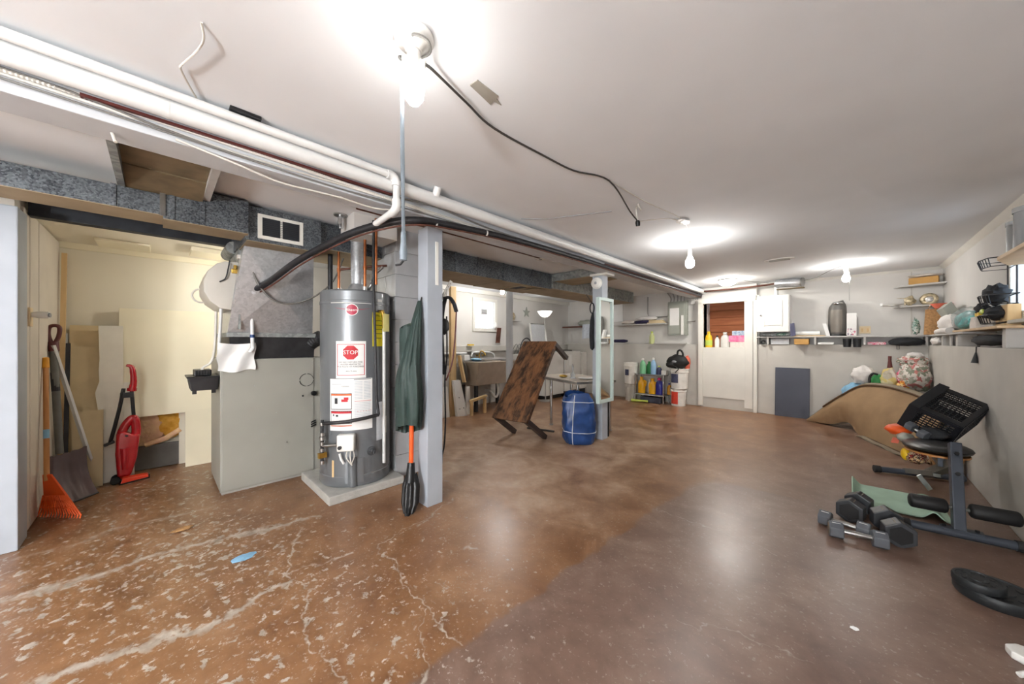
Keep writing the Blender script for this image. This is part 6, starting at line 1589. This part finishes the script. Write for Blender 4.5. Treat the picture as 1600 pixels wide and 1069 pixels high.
t = thing('ornament', (0.58, 7.12, 1.69), 'spiky gilded bird ornament on the lower corner shelf', 'ornament')
obj('body', G().ell((0.58, 7.12, 1.755), (0.05, 0.04, 0.06), 14, 10, 3, 0.5, 4), 'gold_figure', t, smooth=60)
obj('tail', G().tube([(0.56, 7.12, 1.79), (0.46, 7.1, 1.80)], [0.006, 0.002], 6), 'gold_figure', t)
obj('crest', G().tube([(0.60, 7.1, 1.80), (0.60, 7.1, 1.83)], [0.012, 0.003], 6), 'gold_figure', t)
t = thing('ornament', (0.75, 7.12, 1.69), 'round gilded wreath ornament on the lower corner shelf', 'ornament')
obj('wreath', G().torus((0.75, 7.14, 1.765), 0.055, 0.03, 20, 10, 'y'), 'gold_figure', t, smooth=60)
obj('centre', G().ell((0.75, 7.13, 1.765), (0.05, 0.02, 0.05), 14, 10, 4, 0.4, 4), 'silver_figure', t, smooth=60)
t = thing('model_plane', (0.42, 7.02, 1.69), 'silver toy aeroplane at the left edge of the lower corner shelf', 'toy')
obj('fuselage', G().tube([(0.30, 7.0, 1.70), (0.40, 7.05, 1.705), (0.52, 7.1, 1.72)], [0.008, 0.016, 0.014], 10), 'silver_figure', t, smooth=50)
obj('wing', G().obox((0.43, 7.06, 1.70), (0.03, -0.01, 0), (0.03, 0.08, 0), (0, 0, 0.004)), 'silver_figure', t)
obj('tail_fin', G().obox((0.31, 7.0, 1.715), (0.012, 0, 0), (0, 0.003, 0), (0, 0, 0.02)), 'silver_figure', t)
obj('propeller', G().obox((0.535, 7.105, 1.715), (0.006, 0, 0), (0, 0.003, 0), (0, 0, 0.045)), 'gold_figure', t)

# ------------------------------------------------------------------ right-wall ledge clutter
t = thing('ledge_boards', (0.80, 5.5, 1.16), 'wooden boards on grey block supports along the right ledge', 'shelf')
obj('board', G().box(0.70, 0.88, 4.9, 7.02, 1.272, 1.29), 'shelf_grey', t, 0.003)
obj('board', G().box(0.70, 0.87, 3.9, 5.3, 1.291, 1.31), 'shelf_wood', t, 0.003)
for yy in (6.85, 6.2, 5.75, 5.45, 4.0):
    obj('support', G().box(0.745, 0.86, yy - 0.04, yy + 0.04, 1.16, 1.272 if yy > 5 else 1.291), 'shelf_grey', t, 0.003)
t = thing('paper_sack', (0.72, 6.85, 1.29), 'brown paper shopping bag in the corner of the ledge', 'bag')
obj('bag', G().hexa([(0.66, 6.72, 1.292), (0.80, 6.70, 1.292), (0.84, 6.88, 1.292), (0.70, 6.92, 1.292), (0.675, 6.72, 1.61), (0.80, 6.70, 1.61), (0.84, 6.88, 1.61), (0.71, 6.92, 1.61)]), 'wicker', t, 0.006)
obj('handle', G().tube(spline([(0.70, 6.75, 1.61), (0.73, 6.75, 1.66), (0.77, 6.74, 1.61)], 5), 0.004, 6), 'wicker', t)
obj('leaf_sprig', G().ell((0.62, 6.95, 1.40), (0.035, 0.03, 0.10), 12, 10, 7, 0.5, 4), 'green_pack', smooth=60, label='green and white sprig standing left of the paper bag', cat='plant')
t = thing('red_bowl', (0.80, 6.3, 1.6), 'translucent red bowl resting on top of the ledge clutter', 'bowl')
obj('bowl', G().lathe((0.79, 6.62, 1.61), [(0.0, 0.0), (0.05, 0.0), (0.085, 0.05), (0.09, 0.055), (0.082, 0.055), (0.048, 0.008), (0.0, 0.008)], 24), 'cloth_red', t, smooth=50)
obj('grey_box', G().obox((0.80, 6.2, 1.515), (0.03, 0.0, 0.035), (0, 0.20, 0), (-0.045, 0, 0.09)), 'panel_grey', bev=0.004, label='slanted grey box behind the folded white towel on the ledge', cat='box')
obj('white_towel', G().ell((0.77, 5.95, 1.40), (0.085, 0.33, 0.09), 24, 12, 6, 0.2, 2.4, 1.292), 'cloth_white', smooth=60, label='bundled white towel on the right ledge', cat='towel')
obj('towel_roll', G().tube(spline([(0.72, 6.25, 1.315), (0.71, 5.9, 1.32), (0.71, 5.5, 1.315)], 6), 0.03, 12), 'cloth_white', smooth=60, label='rolled white towel along the front of the ledge board', cat='towel')
t = thing('plastic_bag', (0.77, 5.1, 1.31), 'clear plastic bag of teal cloth on the right ledge', 'bag')
obj('contents', G().ell((0.77, 5.05, 1.395), (0.075, 0.36, 0.08), 22, 12, 9, 0.25, 2.6, 1.312), 'cloth_teal', t, smooth=60)
obj('film', G().ell((0.77, 5.12, 1.41), (0.085, 0.42, 0.105), 24, 14, 4, 0.25, 3.4, 1.311), 'film_clear', t, smooth=60)
obj('wood_block', G().box(0.80, 0.86, 4.22, 4.5, 1.311, 1.47), 'pine', bev=0.004, label='pale wooden block under the window on the ledge', cat='block')
obj('dark_jacket', G().ell((0.78, 4.5, 1.215), (0.07, 0.42, 0.044), 20, 12, 3, 0.22, 2.5, 1.162), 'cloth_dark', smooth=60, label='rolled black jacket under the ledge boards by the window', cat='jacket')
obj('white_shoe', G().ell((0.75, 6.45, 1.21), (0.06, 0.14, 0.045), 16, 10, 5, 0.25, 2.5, 1.162), 'cloth_white', smooth=60, label='grey white shoe under the right ledge board', cat='shoe')
obj('black_tin', G().box(0.75, 0.84, 5.52, 5.66, 1.16, 1.27), 'black_plastic', bev=0.004, label='small black tin between the ledge supports', cat='tin')
t = thing('black_tassel', (0.73, 4.5, 1.02), 'black tassel hanging over the edge of the right ledge', 'tassel')
obj('cord', G().tube([(0.75, 4.63, 1.165), (0.732, 4.63, 1.16), (0.73, 4.63, 1.11)], 0.004, 6), 'black_plastic', t)
obj('fringe', G().tube([(0.73, 4.63, 1.115), (0.725, 4.63, 1.03)], [0.005, 0.022], 10), 'black_plastic', t, smooth=40)
# wire shower caddy
t = thing('wire_caddy', (0.80, 4.4, 1.35), 'black wire shower caddy hanging on the right wall', 'caddy')
cw = []
cy0 = 4.42
for yy in (cy0 - 0.10, cy0 + 0.10):
    obj('upright', G().tube(spline([(0.86, yy, 1.36), (0.86, yy, 1.5), (0.86, yy, 1.75), (0.86, yy, 1.88), (0.86, cy0 + (yy - cy0) * 0.5, 1.94), (0.86, cy0 + (yy - cy0) * 0.15, 1.99), (0.86, cy0 + (yy - cy0) * 0.1, 2.03)], 4), 0.005, 8), 'iron_dark', t, smooth=60)
obj('hook', G().tube(spline([(0.86, cy0 - 0.01, 2.02), (0.86, cy0, 2.045), (0.865, cy0 + 0.015, 2.03), (0.875, cy0 + 0.01, 2.0)], 4), 0.005, 8), 'iron_dark', t)
for zz, hh in ((1.82, 0.06), (1.55, 0.07), (1.40, 0.06)):
    bk = obj('basket', G().tube([(0.86, cy0 - 0.15, zz), (0.73, cy0 - 0.13, zz), (0.71, cy0, zz), (0.73, cy0 + 0.15, zz), (0.86, cy0 + 0.17, zz), (0.86, cy0 - 0.15, zz)], 0.0045, 6), 'iron_dark', t)
    obj('basket_floor', G().tube([(0.86, cy0 - 0.13, zz - hh), (0.745, cy0 - 0.11, zz - hh), (0.725, cy0, zz - hh), (0.745, cy0 + 0.13, zz - hh), (0.86, cy0 + 0.15, zz - hh), (0.86, cy0 - 0.13, zz - hh)], 0.0035, 6), 'iron_dark', bk)
    for k in range(9):
        s_ = k / 8
        a = Vector((0.73 - 0.02 * math.sin(math.pi * s_), cy0 - 0.13 + 0.28 * s_, zz)); b2 = Vector((0.745 - 0.02 * math.sin(math.pi * s_), cy0 - 0.11 + 0.24 * s_, zz - hh))
        obj('basket_wire', G().tube([a, b2], 0.0028, 5), 'iron_dark', bk)
obj('caddy_cloth', G().ell((0.79, cy0 + 0.01, 1.56), (0.06, 0.13, 0.075), 18, 12, 5, 0.35, 3), 'cloth_dark', smooth=60, label='black gloves heaped in the middle caddy basket', cat='gloves')
obj('caddy_cloth', G().ell((0.785, cy0 - 0.02, 1.415), (0.055, 0.13, 0.05), 18, 12, 8, 0.35, 3), 'cloth_dark', smooth=60, label='black shoes with lime trim in the lowest caddy basket', cat='shoes')
obj('lime_trim', G().ell((0.735, cy0 + 0.05, 1.435), (0.012, 0.05, 0.02), 12, 8, 3, 0.3, 3), 'lime', smooth=60, label='lime green strap on the lowest caddy basket', cat='strap')
obj('yellow_tin', G().box(0.74, 0.80, 4.62, 4.74, 1.405, 1.44), 'yellow_plastic', bev=0.004, label='small yellow tin left of the wire caddy', cat='tin')
obj('dark_purse', G().ell((0.77, 4.68, 1.47), (0.04, 0.08, 0.045), 14, 10, 6, 0.3, 3), 'cloth_dark', smooth=60, label='small dark pouch above the yellow tin', cat='pouch')
obj('support_box', G().box(0.72, 0.84, 4.58, 4.78, 1.311, 1.405), 'pale_box', bev=0.004, label='pale box holding up the yellow tin on the ledge', cat='box')
# upper wooden shelf with clear canisters
t = thing('wall_shelf', (0.76, 3.5, 1.72), 'pale wooden wall shelf over the right window', 'shelf')
obj('board', G().prism([(0.88, 3.0, 1.74), (0.70, 3.0, 1.74), (0.70, 3.9, 1.74), (0.80, 4.2, 1.74), (0.88, 4.2, 1.74)], (0, 0, 0.024)), 'shelf_wood', t, 0.003)
obj('bracket', G().box(0.82, 0.88, 3.1, 3.12, 1.6, 1.74), 'white_paint', t)
for k, (xx, yy, r, hh) in enumerate(((0.775, 3.78, 0.062, 0.20), (0.775, 3.62, 0.068, 0.25))):
    t = thing('canister', (xx, yy, 1.765), ('shorter', 'taller')[k] + ' clear plastic canister on the wooden wall shelf', 'canister', 'clear canisters on the wall shelf')
    obj('body', G().lathe((xx, yy, 1.765), [(0.0, 0), (r, 0), (r, hh * 0.85), (r * 0.96, hh * 0.85), (r * 0.96, 0.004), (0.0, 0.004)], 24), 'clear_plastic', t, smooth=40)
    obj('lid', G().lathe((xx, yy, 1.765 + hh * 0.85), [(0.0, 0), (r * 1.06, 0), (r * 1.06, hh * 0.12), (0.0, hh * 0.13)], 24), 'clear_plastic', t, smooth=40)

# ------------------------------------------------------------------ right side of the floor: rug, bags, bench, weights
def lerp_curve(C, u):
    k = (len(C) - 1) * u
    i = min(int(k), len(C) - 2)
    return Vector(C[i]).lerp(Vector(C[i + 1]), k - i)
FR = spline([(-0.47, 6.90, 0.0), (-0.20, 6.70, 0.03), (-0.03, 6.60, 0.10), (0.06, 6.38, 0.004), (0.18, 6.10, 0.0), (0.30, 5.80, 0.0), (0.42, 5.52, 0.0), (0.56, 5.28, 0.0)], 8)
RD = spline([(-0.45, 6.95, 0.03), (-0.24, 6.74, 0.29), (-0.06, 6.66, 0.47), (0.10, 6.60, 0.60), (0.28, 6.42, 0.635), (0.44, 6.15, 0.62), (0.58, 5.85, 0.57), (0.66, 5.5, 0.44)], 8)
BK = spline([(-0.42, 7.0, 0.03), (-0.16, 6.85, 0.30), (0.02, 6.78, 0.50), (0.18, 6.72, 0.62), (0.38, 6.55, 0.64), (0.54, 6.25, 0.62), (0.66, 5.95, 0.56), (0.71, 5.6, 0.42)], 8)
def rug_front(u, v):
    a, b2 = lerp_curve(FR, u), lerp_curve(RD, u)
    p = a.lerp(b2, v)
    bul = math.sin(math.pi * v) * (0.02 + 0.07 * math.sin(math.pi * u))
    p += Vector((-0.75, -0.45, 0.35)) * bul
    p += Vector((0.2, 0.3, 0)) * (0.05 * math.exp(-((u - 0.36) / 0.09) ** 2) * (1 - v))
    return p
t = thing('rolled_carpet', (0.15, 6.3, 0), 'large tan carpet slumped in folds in the back right corner', 'carpet')
obj('front_fold', G().sheet(rug_front, 56, 22, 0.012), 'tarp_brown', t, smooth=60)
def rug_back(u, v):
    a, b2 = lerp_curve(RD, u), lerp_curve(BK, u)
    p = a.lerp(b2, v) + Vector((0, 0, 0.03 * math.sin(math.pi * v)))
    return p
obj('back_fold', G().sheet(rug_back, 56, 6, 0.012), 'tarp_back', t, smooth=60)
obj('edge_band', G().tube([lerp_curve(RD, k / 50) + Vector((-0.008, -0.012, 0.006)) for k in range(6, 51)], 0.011, 8), 'tarp_edge', t, smooth=60)
def inner(u, v):
    p = rug_front(u, v * 0.9)
    return p + Vector((0.05, 0.09, -0.02))
obj('under_layer', G().sheet(inner, 40, 8, 0.01), 'tarp_back', t, smooth=60)
for off, r_ in ((0.0, 0.009), (0.05, 0.007)):
    obj('hem', G().tube([lerp_curve(FR, k / 40) + Vector((-0.008 - off * 0.9, -0.01 - off * 0.5, 0.012 if off == 0 else 0.008 - lerp_curve(FR, k / 40).z)) for k in range(22, 41)], r_, 6), 'tarp_edge' if off == 0 else 'tarp_back', t, smooth=60)
obj('hem_flap', G().sheet(lambda u, v: lerp_curve(FR, 0.5 + 0.48 * u) + Vector((-0.065 * v, -0.035 * v, 0.012 - 0.008 * v + 0.008 * math.sin(u * 17) * v)), 24, 3, 0.006), 'tarp_back', t, smooth=60)

def sack(name, c, r, mat, label, seed, amp=0.22, fl=0.0, knot=False, cat='bag'):
    t = thing(name, (c[0], c[1], fl), label, cat)
    obj('sack', G().ell(c, r, 26, 18, seed, amp, 2.6, fl), mat, t, smooth=60)
    if knot:
        obj('knot', G().tube(spline([(c[0], c[1], c[2] + r[2] * 0.9), (c[0] + 0.01, c[1], c[2] + r[2] * 1.15), (c[0] + 0.03, c[1] + 0.01, c[2] + r[2] * 1.35)], 4), [0.03, 0.026, 0.022, 0.02, 0.024, 0.03, 0.036, 0.04, 0.042], 10), mat, t, smooth=60)
    return t
sack('laundry_sack', (0.14, 6.93, 0.735), (0.125, 0.12, 0.13), 'cloth_white', 'crumpled white bag leaning on the back wall behind the carpet', 4, 0.25, 0.5)
sack('laundry_sack', (0.07, 6.93, 0.46), (0.16, 0.12, 0.15), 'cloth_lightblue', 'pale blue bag below the crumpled white one', 9, 0.2, 0.0)
t = sack('green_tote', (0.265, 6.84, 0.66), (0.06, 0.05, 0.10), 'bottle_green', 'small green bag with a black strap behind the carpet', 2, 0.2, 0.5)
obj('strap', G().tube(spline([(0.2, 6.79, 0.6), (0.19, 6.79, 0.70), (0.22, 6.78, 0.77), (0.27, 6.78, 0.76)], 5), 0.013, 8), 'black_plastic', t, smooth=60)
t = sack('grocery_bag', (0.38, 6.84, 0.69), (0.09, 0.08, 0.15), 'plastic_bag_print', 'pale plastic grocery bag with a bottle neck sticking out', 6, 0.3, 0.5)
obj('bottle_neck', G().tube([(0.385, 6.88, 0.78), (0.385, 6.89, 0.91), (0.385, 6.89, 0.95), (0.385, 6.89, 1.01)], [0.035, 0.02, 0.016, 0.017], 12), 'maroon_plastic', t, smooth=50)
sack('gift_bag', (0.50, 6.80, 0.74), (0.07, 0.07, 0.10), 'pink_print', 'pink patterned bag between the grocery bag and the floral bedding', 8, 0.25, 0.5)
sack('gift_bag', (0.50, 6.72, 0.63), (0.07, 0.05, 0.07), 'autumn_print', 'orange and gold patterned packet under the pink bag', 3, 0.2, 0.5, cat='packet')
t = sack('bedding_bag', (0.595, 6.78, 0.75), (0.145, 0.15, 0.19), 'floral_cloth', 'large clear bag of floral bedding in the back right corner', 5, 0.2, 0.45)
obj('upper_lump', G().ell((0.585, 6.86, 0.95), (0.135, 0.12, 0.07), 22, 14, 11, 0.35, 3.2), 'floral_cloth', t, smooth=60)
obj('top_knot', G().ell((0.605, 6.87, 1.025), (0.075, 0.06, 0.035), 16, 10, 13, 0.5, 3), 'cloth_white', t, smooth=60)
sack('dark_tote', (0.62, 6.85, 0.27), (0.10, 0.17, 0.22), 'cloth_dark', 'black bag at the bottom of the corner pile', 12, 0.15, 0.0)

# exercise bench
bn = thing('weight_bench', (0.47, 4.0, 0), 'grey steel exercise bench with foam rollers against the right wall', 'bench')
ft = obj('front_foot', G().cyl((0.245, 3.375, 0.033), (0.735, 3.44, 0.033), 0.026, 18), 'bench_steel', bn, smooth=40)
for a, b2 in (((0.235, 3.374, 0.033), (0.275, 3.379, 0.033)), ((0.68, 3.433, 0.033), (0.737, 3.441, 0.033))):
    obj('end_cap', G().cyl(a, b2, 0.031, 18), 'black_rubber', ft, smooth=40)
rf = obj('rear_foot', G().cyl((0.17, 4.62, 0.033), (0.70, 4.80, 0.033), 0.026, 16), 'bench_steel', bn, smooth=40)
obj('end_cap', G().cyl((0.158, 4.616, 0.033), (0.20, 4.63, 0.033), 0.031, 16), 'black_rubber', rf, smooth=40)
P0, P1 = Vector((0.475, 3.41, 0.05)), Vector((0.492, 3.66, 0.535))
dr_ = (P1 - P0).normalized()
sd = Vector((1, 0.13, 0)).normalized()
nr = dr_.cross(sd).normalized()
up = obj('upright', G().obox((P0 + P1) / 2, sd * 0.026, nr * 0.026, (P1 - P0) / 2), 'bench_steel', bn, 0.006)
obj('foot_plate', G().obox(P0 + Vector((0.01, 0.0, 0.006)), sd * 0.085, (0, 0.028, 0), (0, 0, 0.006)), 'bench_steel', bn)
for k in (0.62, 0.86):
    q = P0.lerp(P1, k)
    obj('bolt', G().cyl(q - nr * (0.026 if nr.y > 0 else -0.026), q - nr * (0.036 if nr.y > 0 else -0.036), 0.012, 6), 'black_plastic', up)
for a in (-0.06, 0.07):
    obj('foot_bolt', G().cyl(P0 + sd * a + Vector((0, 0, 0.008)), P0 + sd * a + Vector((0, 0, 0.024)), 0.01, 6), 'black_plastic', bn)
RQ = P0.lerp(P1, 0.24)
obj('roller_bar', G().cyl(RQ - sd * 0.2, RQ + sd * 0.22, 0.011, 12), 'bench_steel_old', bn, smooth=40)
for a, b2 in ((-0.205, -0.042), (0.045, 0.235)):
    A2, B2_ = RQ + sd * a, RQ + sd * b2
    m_ = 0.012 * (B2_ - A2).normalized()
    obj('foam_roller', G().tube([A2, A2 + m_ * 0.4, A2 + m_, B2_ - m_, B2_ - m_ * 0.4, B2_], [0.028, 0.038, 0.043, 0.043, 0.038, 0.028], 20), 'foam_black', bn, smooth=50)
obj('main_rail', G().obox((0.485, 4.12, 0.24), (0.026, 0, 0), (-0.01, 0.48, -0.17), (0, 0.012, 0.026)), 'bench_steel_old', bn, 0.004)
obj('rear_rail', G().obox((0.42, 4.45, 0.11), (0.02, 0, 0), (-0.06, 0.26, -0.07), (0, 0.006, 0.02)), 'bench_steel_old', bn, 0.004)
obj('seat_bracket', G().obox((0.47, 3.95, 0.36), (0.03, 0, 0), (0, 0.12, 0), (0, 0, 0.035)), 'bench_steel', bn, 0.004)
sg = G().ell((0.455, 4.02, 0.425), (0.17, 0.33, 0.048), 28, 10)
for p in sg.v:
    p.z += 0.10 * -(p.y - 4.02)
pd = obj('seat_pad', sg, 'vinyl_black', bn, smooth=60)
obj('pad_board', G().prism([(0.455 + 0.155 * math.cos(k * math.pi / 10), 4.02 + 0.31 * math.sin(k * math.pi / 10), 0.392 - 0.1 * 0.31 * math.sin(k * math.pi / 10)) for k in range(20)], (0, 0, -0.012)), 'wood_handle', pd)
obj('wing_knob', G().obox((0.41, 4.12, 0.12), (0.012, 0.0, 0.01), (0, 0.004, 0), (0.03, 0, -0.05)), 'steel', bn, 0.003)

# black crate lying tilted on the bench, dumbbells and cloth spilling out
cr = thing('plastic_crate', (0.54, 4.28, 0.46), 'black lattice plastic crate tipped over on the bench', 'crate')
KL = Vector((0.30, -0.10, -0.16)).normalized()     # from the open rim to the crate bottom
KU0 = Vector((0.30, 0.80, 0.42))
KU = (KU0 - KL * KU0.dot(KL)).normalized()         # up the broad side
KW = KL.cross(KU).normalized()                      # towards the camera side
if KW.y > 0: KW = -KW
CC = Vector((0.525, 4.30, 0.63))
hl, hu, hw = 0.14, 0.19, 0.10
def cr_wall(name, c, a, ea, b2, eb, nrm_, th=0.006, holes=True, na=10, nb=8):
    """lattice wall: solid margins and a grid of thin bars"""
    w_ = obj(name, G().obox(c + a * (ea * 0.90), a * ea * 0.10, b2 * eb, nrm_ * th), 'crate_black', cr)
    obj('margin', G().obox(c - a * (ea * 0.90), a * ea * 0.10, b2 * eb, nrm_ * th), 'crate_black', w_)
    for s_ in (-1, 1):
        obj('margin', G().obox(c + b2 * (eb * 0.88 * s_), a * ea * 0.8, b2 * eb * 0.12, nrm_ * th), 'crate_black', w_)
    for k in range(1, na):
        q = c + a * (ea * 0.8 * (-1 + 2 * k / na))
        obj('lattice_bar', G().obox(q, a * 0.0024, b2 * eb * 0.78, nrm_ * th * 0.7), 'crate_black', w_)
    for k in range(1, nb):
        q = c + b2 * (eb * 0.76 * (-1 + 2 * k / nb))
        obj('lattice_bar', G().obox(q, a * ea * 0.8, b2 * 0.0024, nrm_ * th * 0.7), 'crate_black', w_)
    return w_
cr_wall('side_wall', CC + KW * hw, KL, hl, KU, hu, KW, na=9, nb=12)
cr_wall('side_wall', CC - KW * hw, KL, hl, KU, hu, KW, na=3, nb=3)
cr_wall('end_wall', CC + KU * hu, KL, hl, KW, hw, KU, na=9, nb=7)
cr_wall('end_wall', CC - KU * hu, KL, hl, KW, hw, KU, na=9, nb=7)
cr_wall('bottom', CC + KL * hl, KU, hu, KW, hw, KL, na=12, nb=7)
rim = obj('rim', G().obox(CC - KL * (hl - 0.02) + KW * (hw + 0.009), KL * 0.03, KU * (hu + 0.012), KW * 0.006), 'crate_black', cr, 0.002)
obj('rim_bar', G().obox(CC - KL * (hl - 0.02) - KW * (hw + 0.009), KL * 0.03, KU * (hu + 0.012), KW * 0.006), 'crate_black', cr, 0.002)
for s_ in (-1, 1):
    obj('rim_bar', G().obox(CC - KL * (hl - 0.02) + KU * (s_ * (hu + 0.009)), KL * 0.03, KW * (hw + 0.012), KU * 0.006), 'crate_black', cr, 0.002)

def hex_head(c, ax, r, ln, roll=0.0):
    ax = Vector(ax).normalized()
    u = Vector((0, 0, 1)) - ax * ax.z
    u.normalize()
    w_ = ax.cross(u)
    pts = []
    for k in range(6):
        a = math.pi / 6 + k * math.pi / 3 + roll
        pts.append(Vector(c) + (u * math.sin(a) + w_ * math.cos(a)) * r - ax * ln / 2)
    return G().prism(pts, ax * ln)
def dumbbell(p0, p1, r, ln, label, mat, rimm, roll=0.0, stack=0.0):
    h0 = r * math.cos(math.pi / 6) + stack
    a, b2 = Vector((p0[0], p0[1], h0)), Vector((p1[0], p1[1], h0 + (p1[2] if len(p1) > 2 else 0)))
    t = thing('dumbbell', ((a.x + b2.x) / 2, (a.y + b2.y) / 2, 0), label, 'dumbbell')
    ax = (b2 - a).normalized()
    obj('handle', G().tube([a, a.lerp(b2, 0.3), a.lerp(b2, 0.5), a.lerp(b2, 0.7), b2], [r * 0.24, r * 0.27, r * 0.32, r * 0.27, r * 0.24], 14), 'steel' if mat == 'weight_hex_grey' else 'iron_dark', t, smooth=50)
    for q in (a, b2):
        hd_ = obj('head', hex_head(q, ax, r, ln, roll), mat, t, 0.006)
        s_ = -1 if q is a else 1
        obj('end_face', hex_head(q + ax * (s_ * (ln / 2)), ax, r * 0.7, 0.004, roll), rimm, hd_)
        top = G().obox(q + Vector((0, 0, r * 0.868)), ax * (ln * 0.3), ax.cross(Vector((0, 0, 1))).normalized() * (r * 0.25), (0, 0, 0.0012))
        obj('number_label', top, 'paper_white' if mat == 'weight_hex_grey' else 'weight_rim', hd_)
    return t
dumbbell((-0.115, 3.06), (0.062, 3.03), 0.050, 0.062, 'small grey hex dumbbell at the back of the front pair', 'weight_hex_grey', 'weight_rim')
dumbbell((-0.062, 2.915), (0.125, 2.945), 0.052, 0.066, 'small grey hex dumbbell nearest the camera', 'weight_hex_grey', 'weight_rim')
dumbbell((0.005, 3.26), (0.045, 3.44), 0.078, 0.085, 'large black hex dumbbell beside the green mat', 'weight_hex', 'foam_black')
dumbbell((0.205, 3.07), (0.165, 3.25), 0.078, 0.085, 'large black hex dumbbell next to the bench foot', 'weight_hex', 'foam_black')
# items in the crate mouth and under the bench
t = thing('dumbbell', (0.36, 4.12, 0.43), 'small grey dumbbell sliding out of the black crate', 'dumbbell')
for q in ((0.345, 4.14, 0.535), (0.40, 4.06, 0.495)):
    obj('head', hex_head(q, (0.6, -0.5, -0.3), 0.038, 0.05), 'weight_hex_grey', t, 0.006)
obj('handle', G().cyl((0.345, 4.14, 0.535), (0.40, 4.06, 0.495), 0.011, 10), 'steel', t)
obj('orange_bag', G().ell((0.29, 4.33, 0.47), (0.075, 0.10, 0.045), 18, 12, 4, 0.2, 2), 'orange_plastic', smooth=60, label='orange cloth bag draped off the end of the bench', cat='bag')
obj('grey_bag', G().ell((0.32, 4.22, 0.43), (0.05, 0.10, 0.035), 16, 10, 7, 0.2, 2), 'panel_grey', smooth=60, label='grey flap beneath the orange bag on the bench', cat='bag')
obj('black_pouch', G().ell((0.455, 4.15, 0.50), (0.09, 0.10, 0.045), 18, 12, 5, 0.2, 2), 'cloth_dark', smooth=60, label='black pouch under the tipped crate on the bench pad', cat='pouch')
t = thing('snack_bag', (0.36, 4.32, 0.2), 'brown patterned packet with a yellow cap hanging under the bench', 'packet')
obj('packet', G().ell((0.385, 4.30, 0.265), (0.06, 0.07, 0.05), 16, 12, 3, 0.2, 3), 'snack_print', t, smooth=60)
obj('cap', G().ell((0.33, 4.32, 0.275), (0.03, 0.045, 0.052), 14, 10), 'yellow_plastic', t, smooth=60)
obj('pink_tag', G().obox((0.275, 4.35, 0.37), (0.02, 0, 0), (0, 0.02, 0), (0.006, 0, 0.02)), 'cloth_red', label='small pink red tag under the orange bag', cat='tag')
# exercise mat with its far end curling
def mat_s(u, v):
    A0, A1 = Vector((0.02, 4.07, 0)), Vector((0.49, 4.07, 0))
    x = -0.01 + 0.49 * u
    y = 4.10 - 0.49 * v - 0.03 * (1 - u)
    z = 0.012 + 0.06 * max(0, (0.16 - u) / 0.16) ** 1.5 + 0.05 * math.exp(-((u - 0.84) / 0.07) ** 2) * (0.3 + 0.7 * v) 
    return (x + (0.02 * max(0, (0.16 - u) / 0.16)), y, z)
obj('exercise_mat', G().sheet(mat_s, 40, 14, 0.008), 'mat_green', smooth=60, label='pale green exercise mat on the floor beside the bench', cat='mat')
# weight plates
def plate(c, r, th, label):
    t = thing('weight_plate', c, label, 'weight plate')
    obj('disc', G().lathe(c, [(0.022, 0.0), (r * 0.96, 0.0), (r, th * 0.2), (r, th * 0.82), (r * 0.96, th), (r * 0.86, th), (r * 0.84, th * 0.9), (r * 0.42, th * 0.9), (r * 0.40, th), (0.022, th)], 48), 'weight_iron', t, smooth=35)
    obj('hub_hole', G().cyl((c[0], c[1], c[2] + th * 0.985), (c[0], c[1], c[2] + th * 1.005), 0.019, 20), 'black_plastic', t)
    for k in range(10):
        a = 0.5 + k * 2 * math.pi / 10
        q = Vector(c) + Vector((r * 0.63 * math.cos(a), r * 0.63 * math.sin(a), th * 0.92))
        obj('raised_mark', G().obox(q, Vector((-math.sin(a), math.cos(a), 0)) * r * 0.09, Vector((math.cos(a), math.sin(a), 0)) * r * 0.06, (0, 0, th * 0.05)), 'black_plastic', t)
    return t
plate((0.49, 2.735, 0.0), 0.13, 0.05, 'large black weight plate lying on the floor')
plate((0.432, 2.70, 0.051), 0.08, 0.036, 'smaller black weight plate on top of the large one')
t = thing('white_clip', (0.46, 2.2, 0), 'white plastic scrap on the floor at the right edge', 'scrap')
obj('plate', G().prism([(0.437, 2.26, 0.0), (0.43, 2.30, 0.0), (0.46, 2.33, 0.0), (0.53, 2.33, 0.0), (0.56, 2.25, 0.0), (0.49, 2.22, 0.0), (0.46, 2.245, 0.0)], (0, 0, 0.03)), 'plastic_white', t, 0.006)
obj('leg', G().tube([(0.432, 2.15, 0.01), (0.46, 2.175, 0.018), (0.53, 2.21, 0.02)], 0.009, 8), 'plastic_white', t, smooth=50)
obj('floor_chip', G().ell((0.013, 2.03, 0.005), (0.014, 0.009, 0.006), 10, 6, 3, 0.3, 3, 0.0), 'paper_white', label='tiny white chip alone on the brown floor', cat='chip')
obj('floor_scrap', G().ell((-2.41, 0.33, 0.003), (0.035, 0.06, 0.004), 12, 6, 3, 0.4, 3, 0.0005), 'cloth_lightblue', label='flat blue plastic scrap on the near floor', cat='scrap')
obj('dead_leaf', G().ell((-3.05, 0.11, 0.006), (0.03, 0.05, 0.006), 10, 6, 8, 0.4, 3, 0.0005), 'wicker', label='small brown leaf on the floor before the furnace', cat='leaf')
for k, (x, y, s_) in enumerate(((0.68, 5.35, 0.14), (0.68, 5.06, 0.12))):
    sack('paper_parcel', (x - 0.05, y, 0.14 + 0.02 * k), (0.10, s_, 0.16), ('pale_box', 'wicker')[k], ('pale crumpled sack behind the bench at the right wall', 'tan sack beside the pale one behind the bench')[k], 3 + k, 0.2, 0.0)
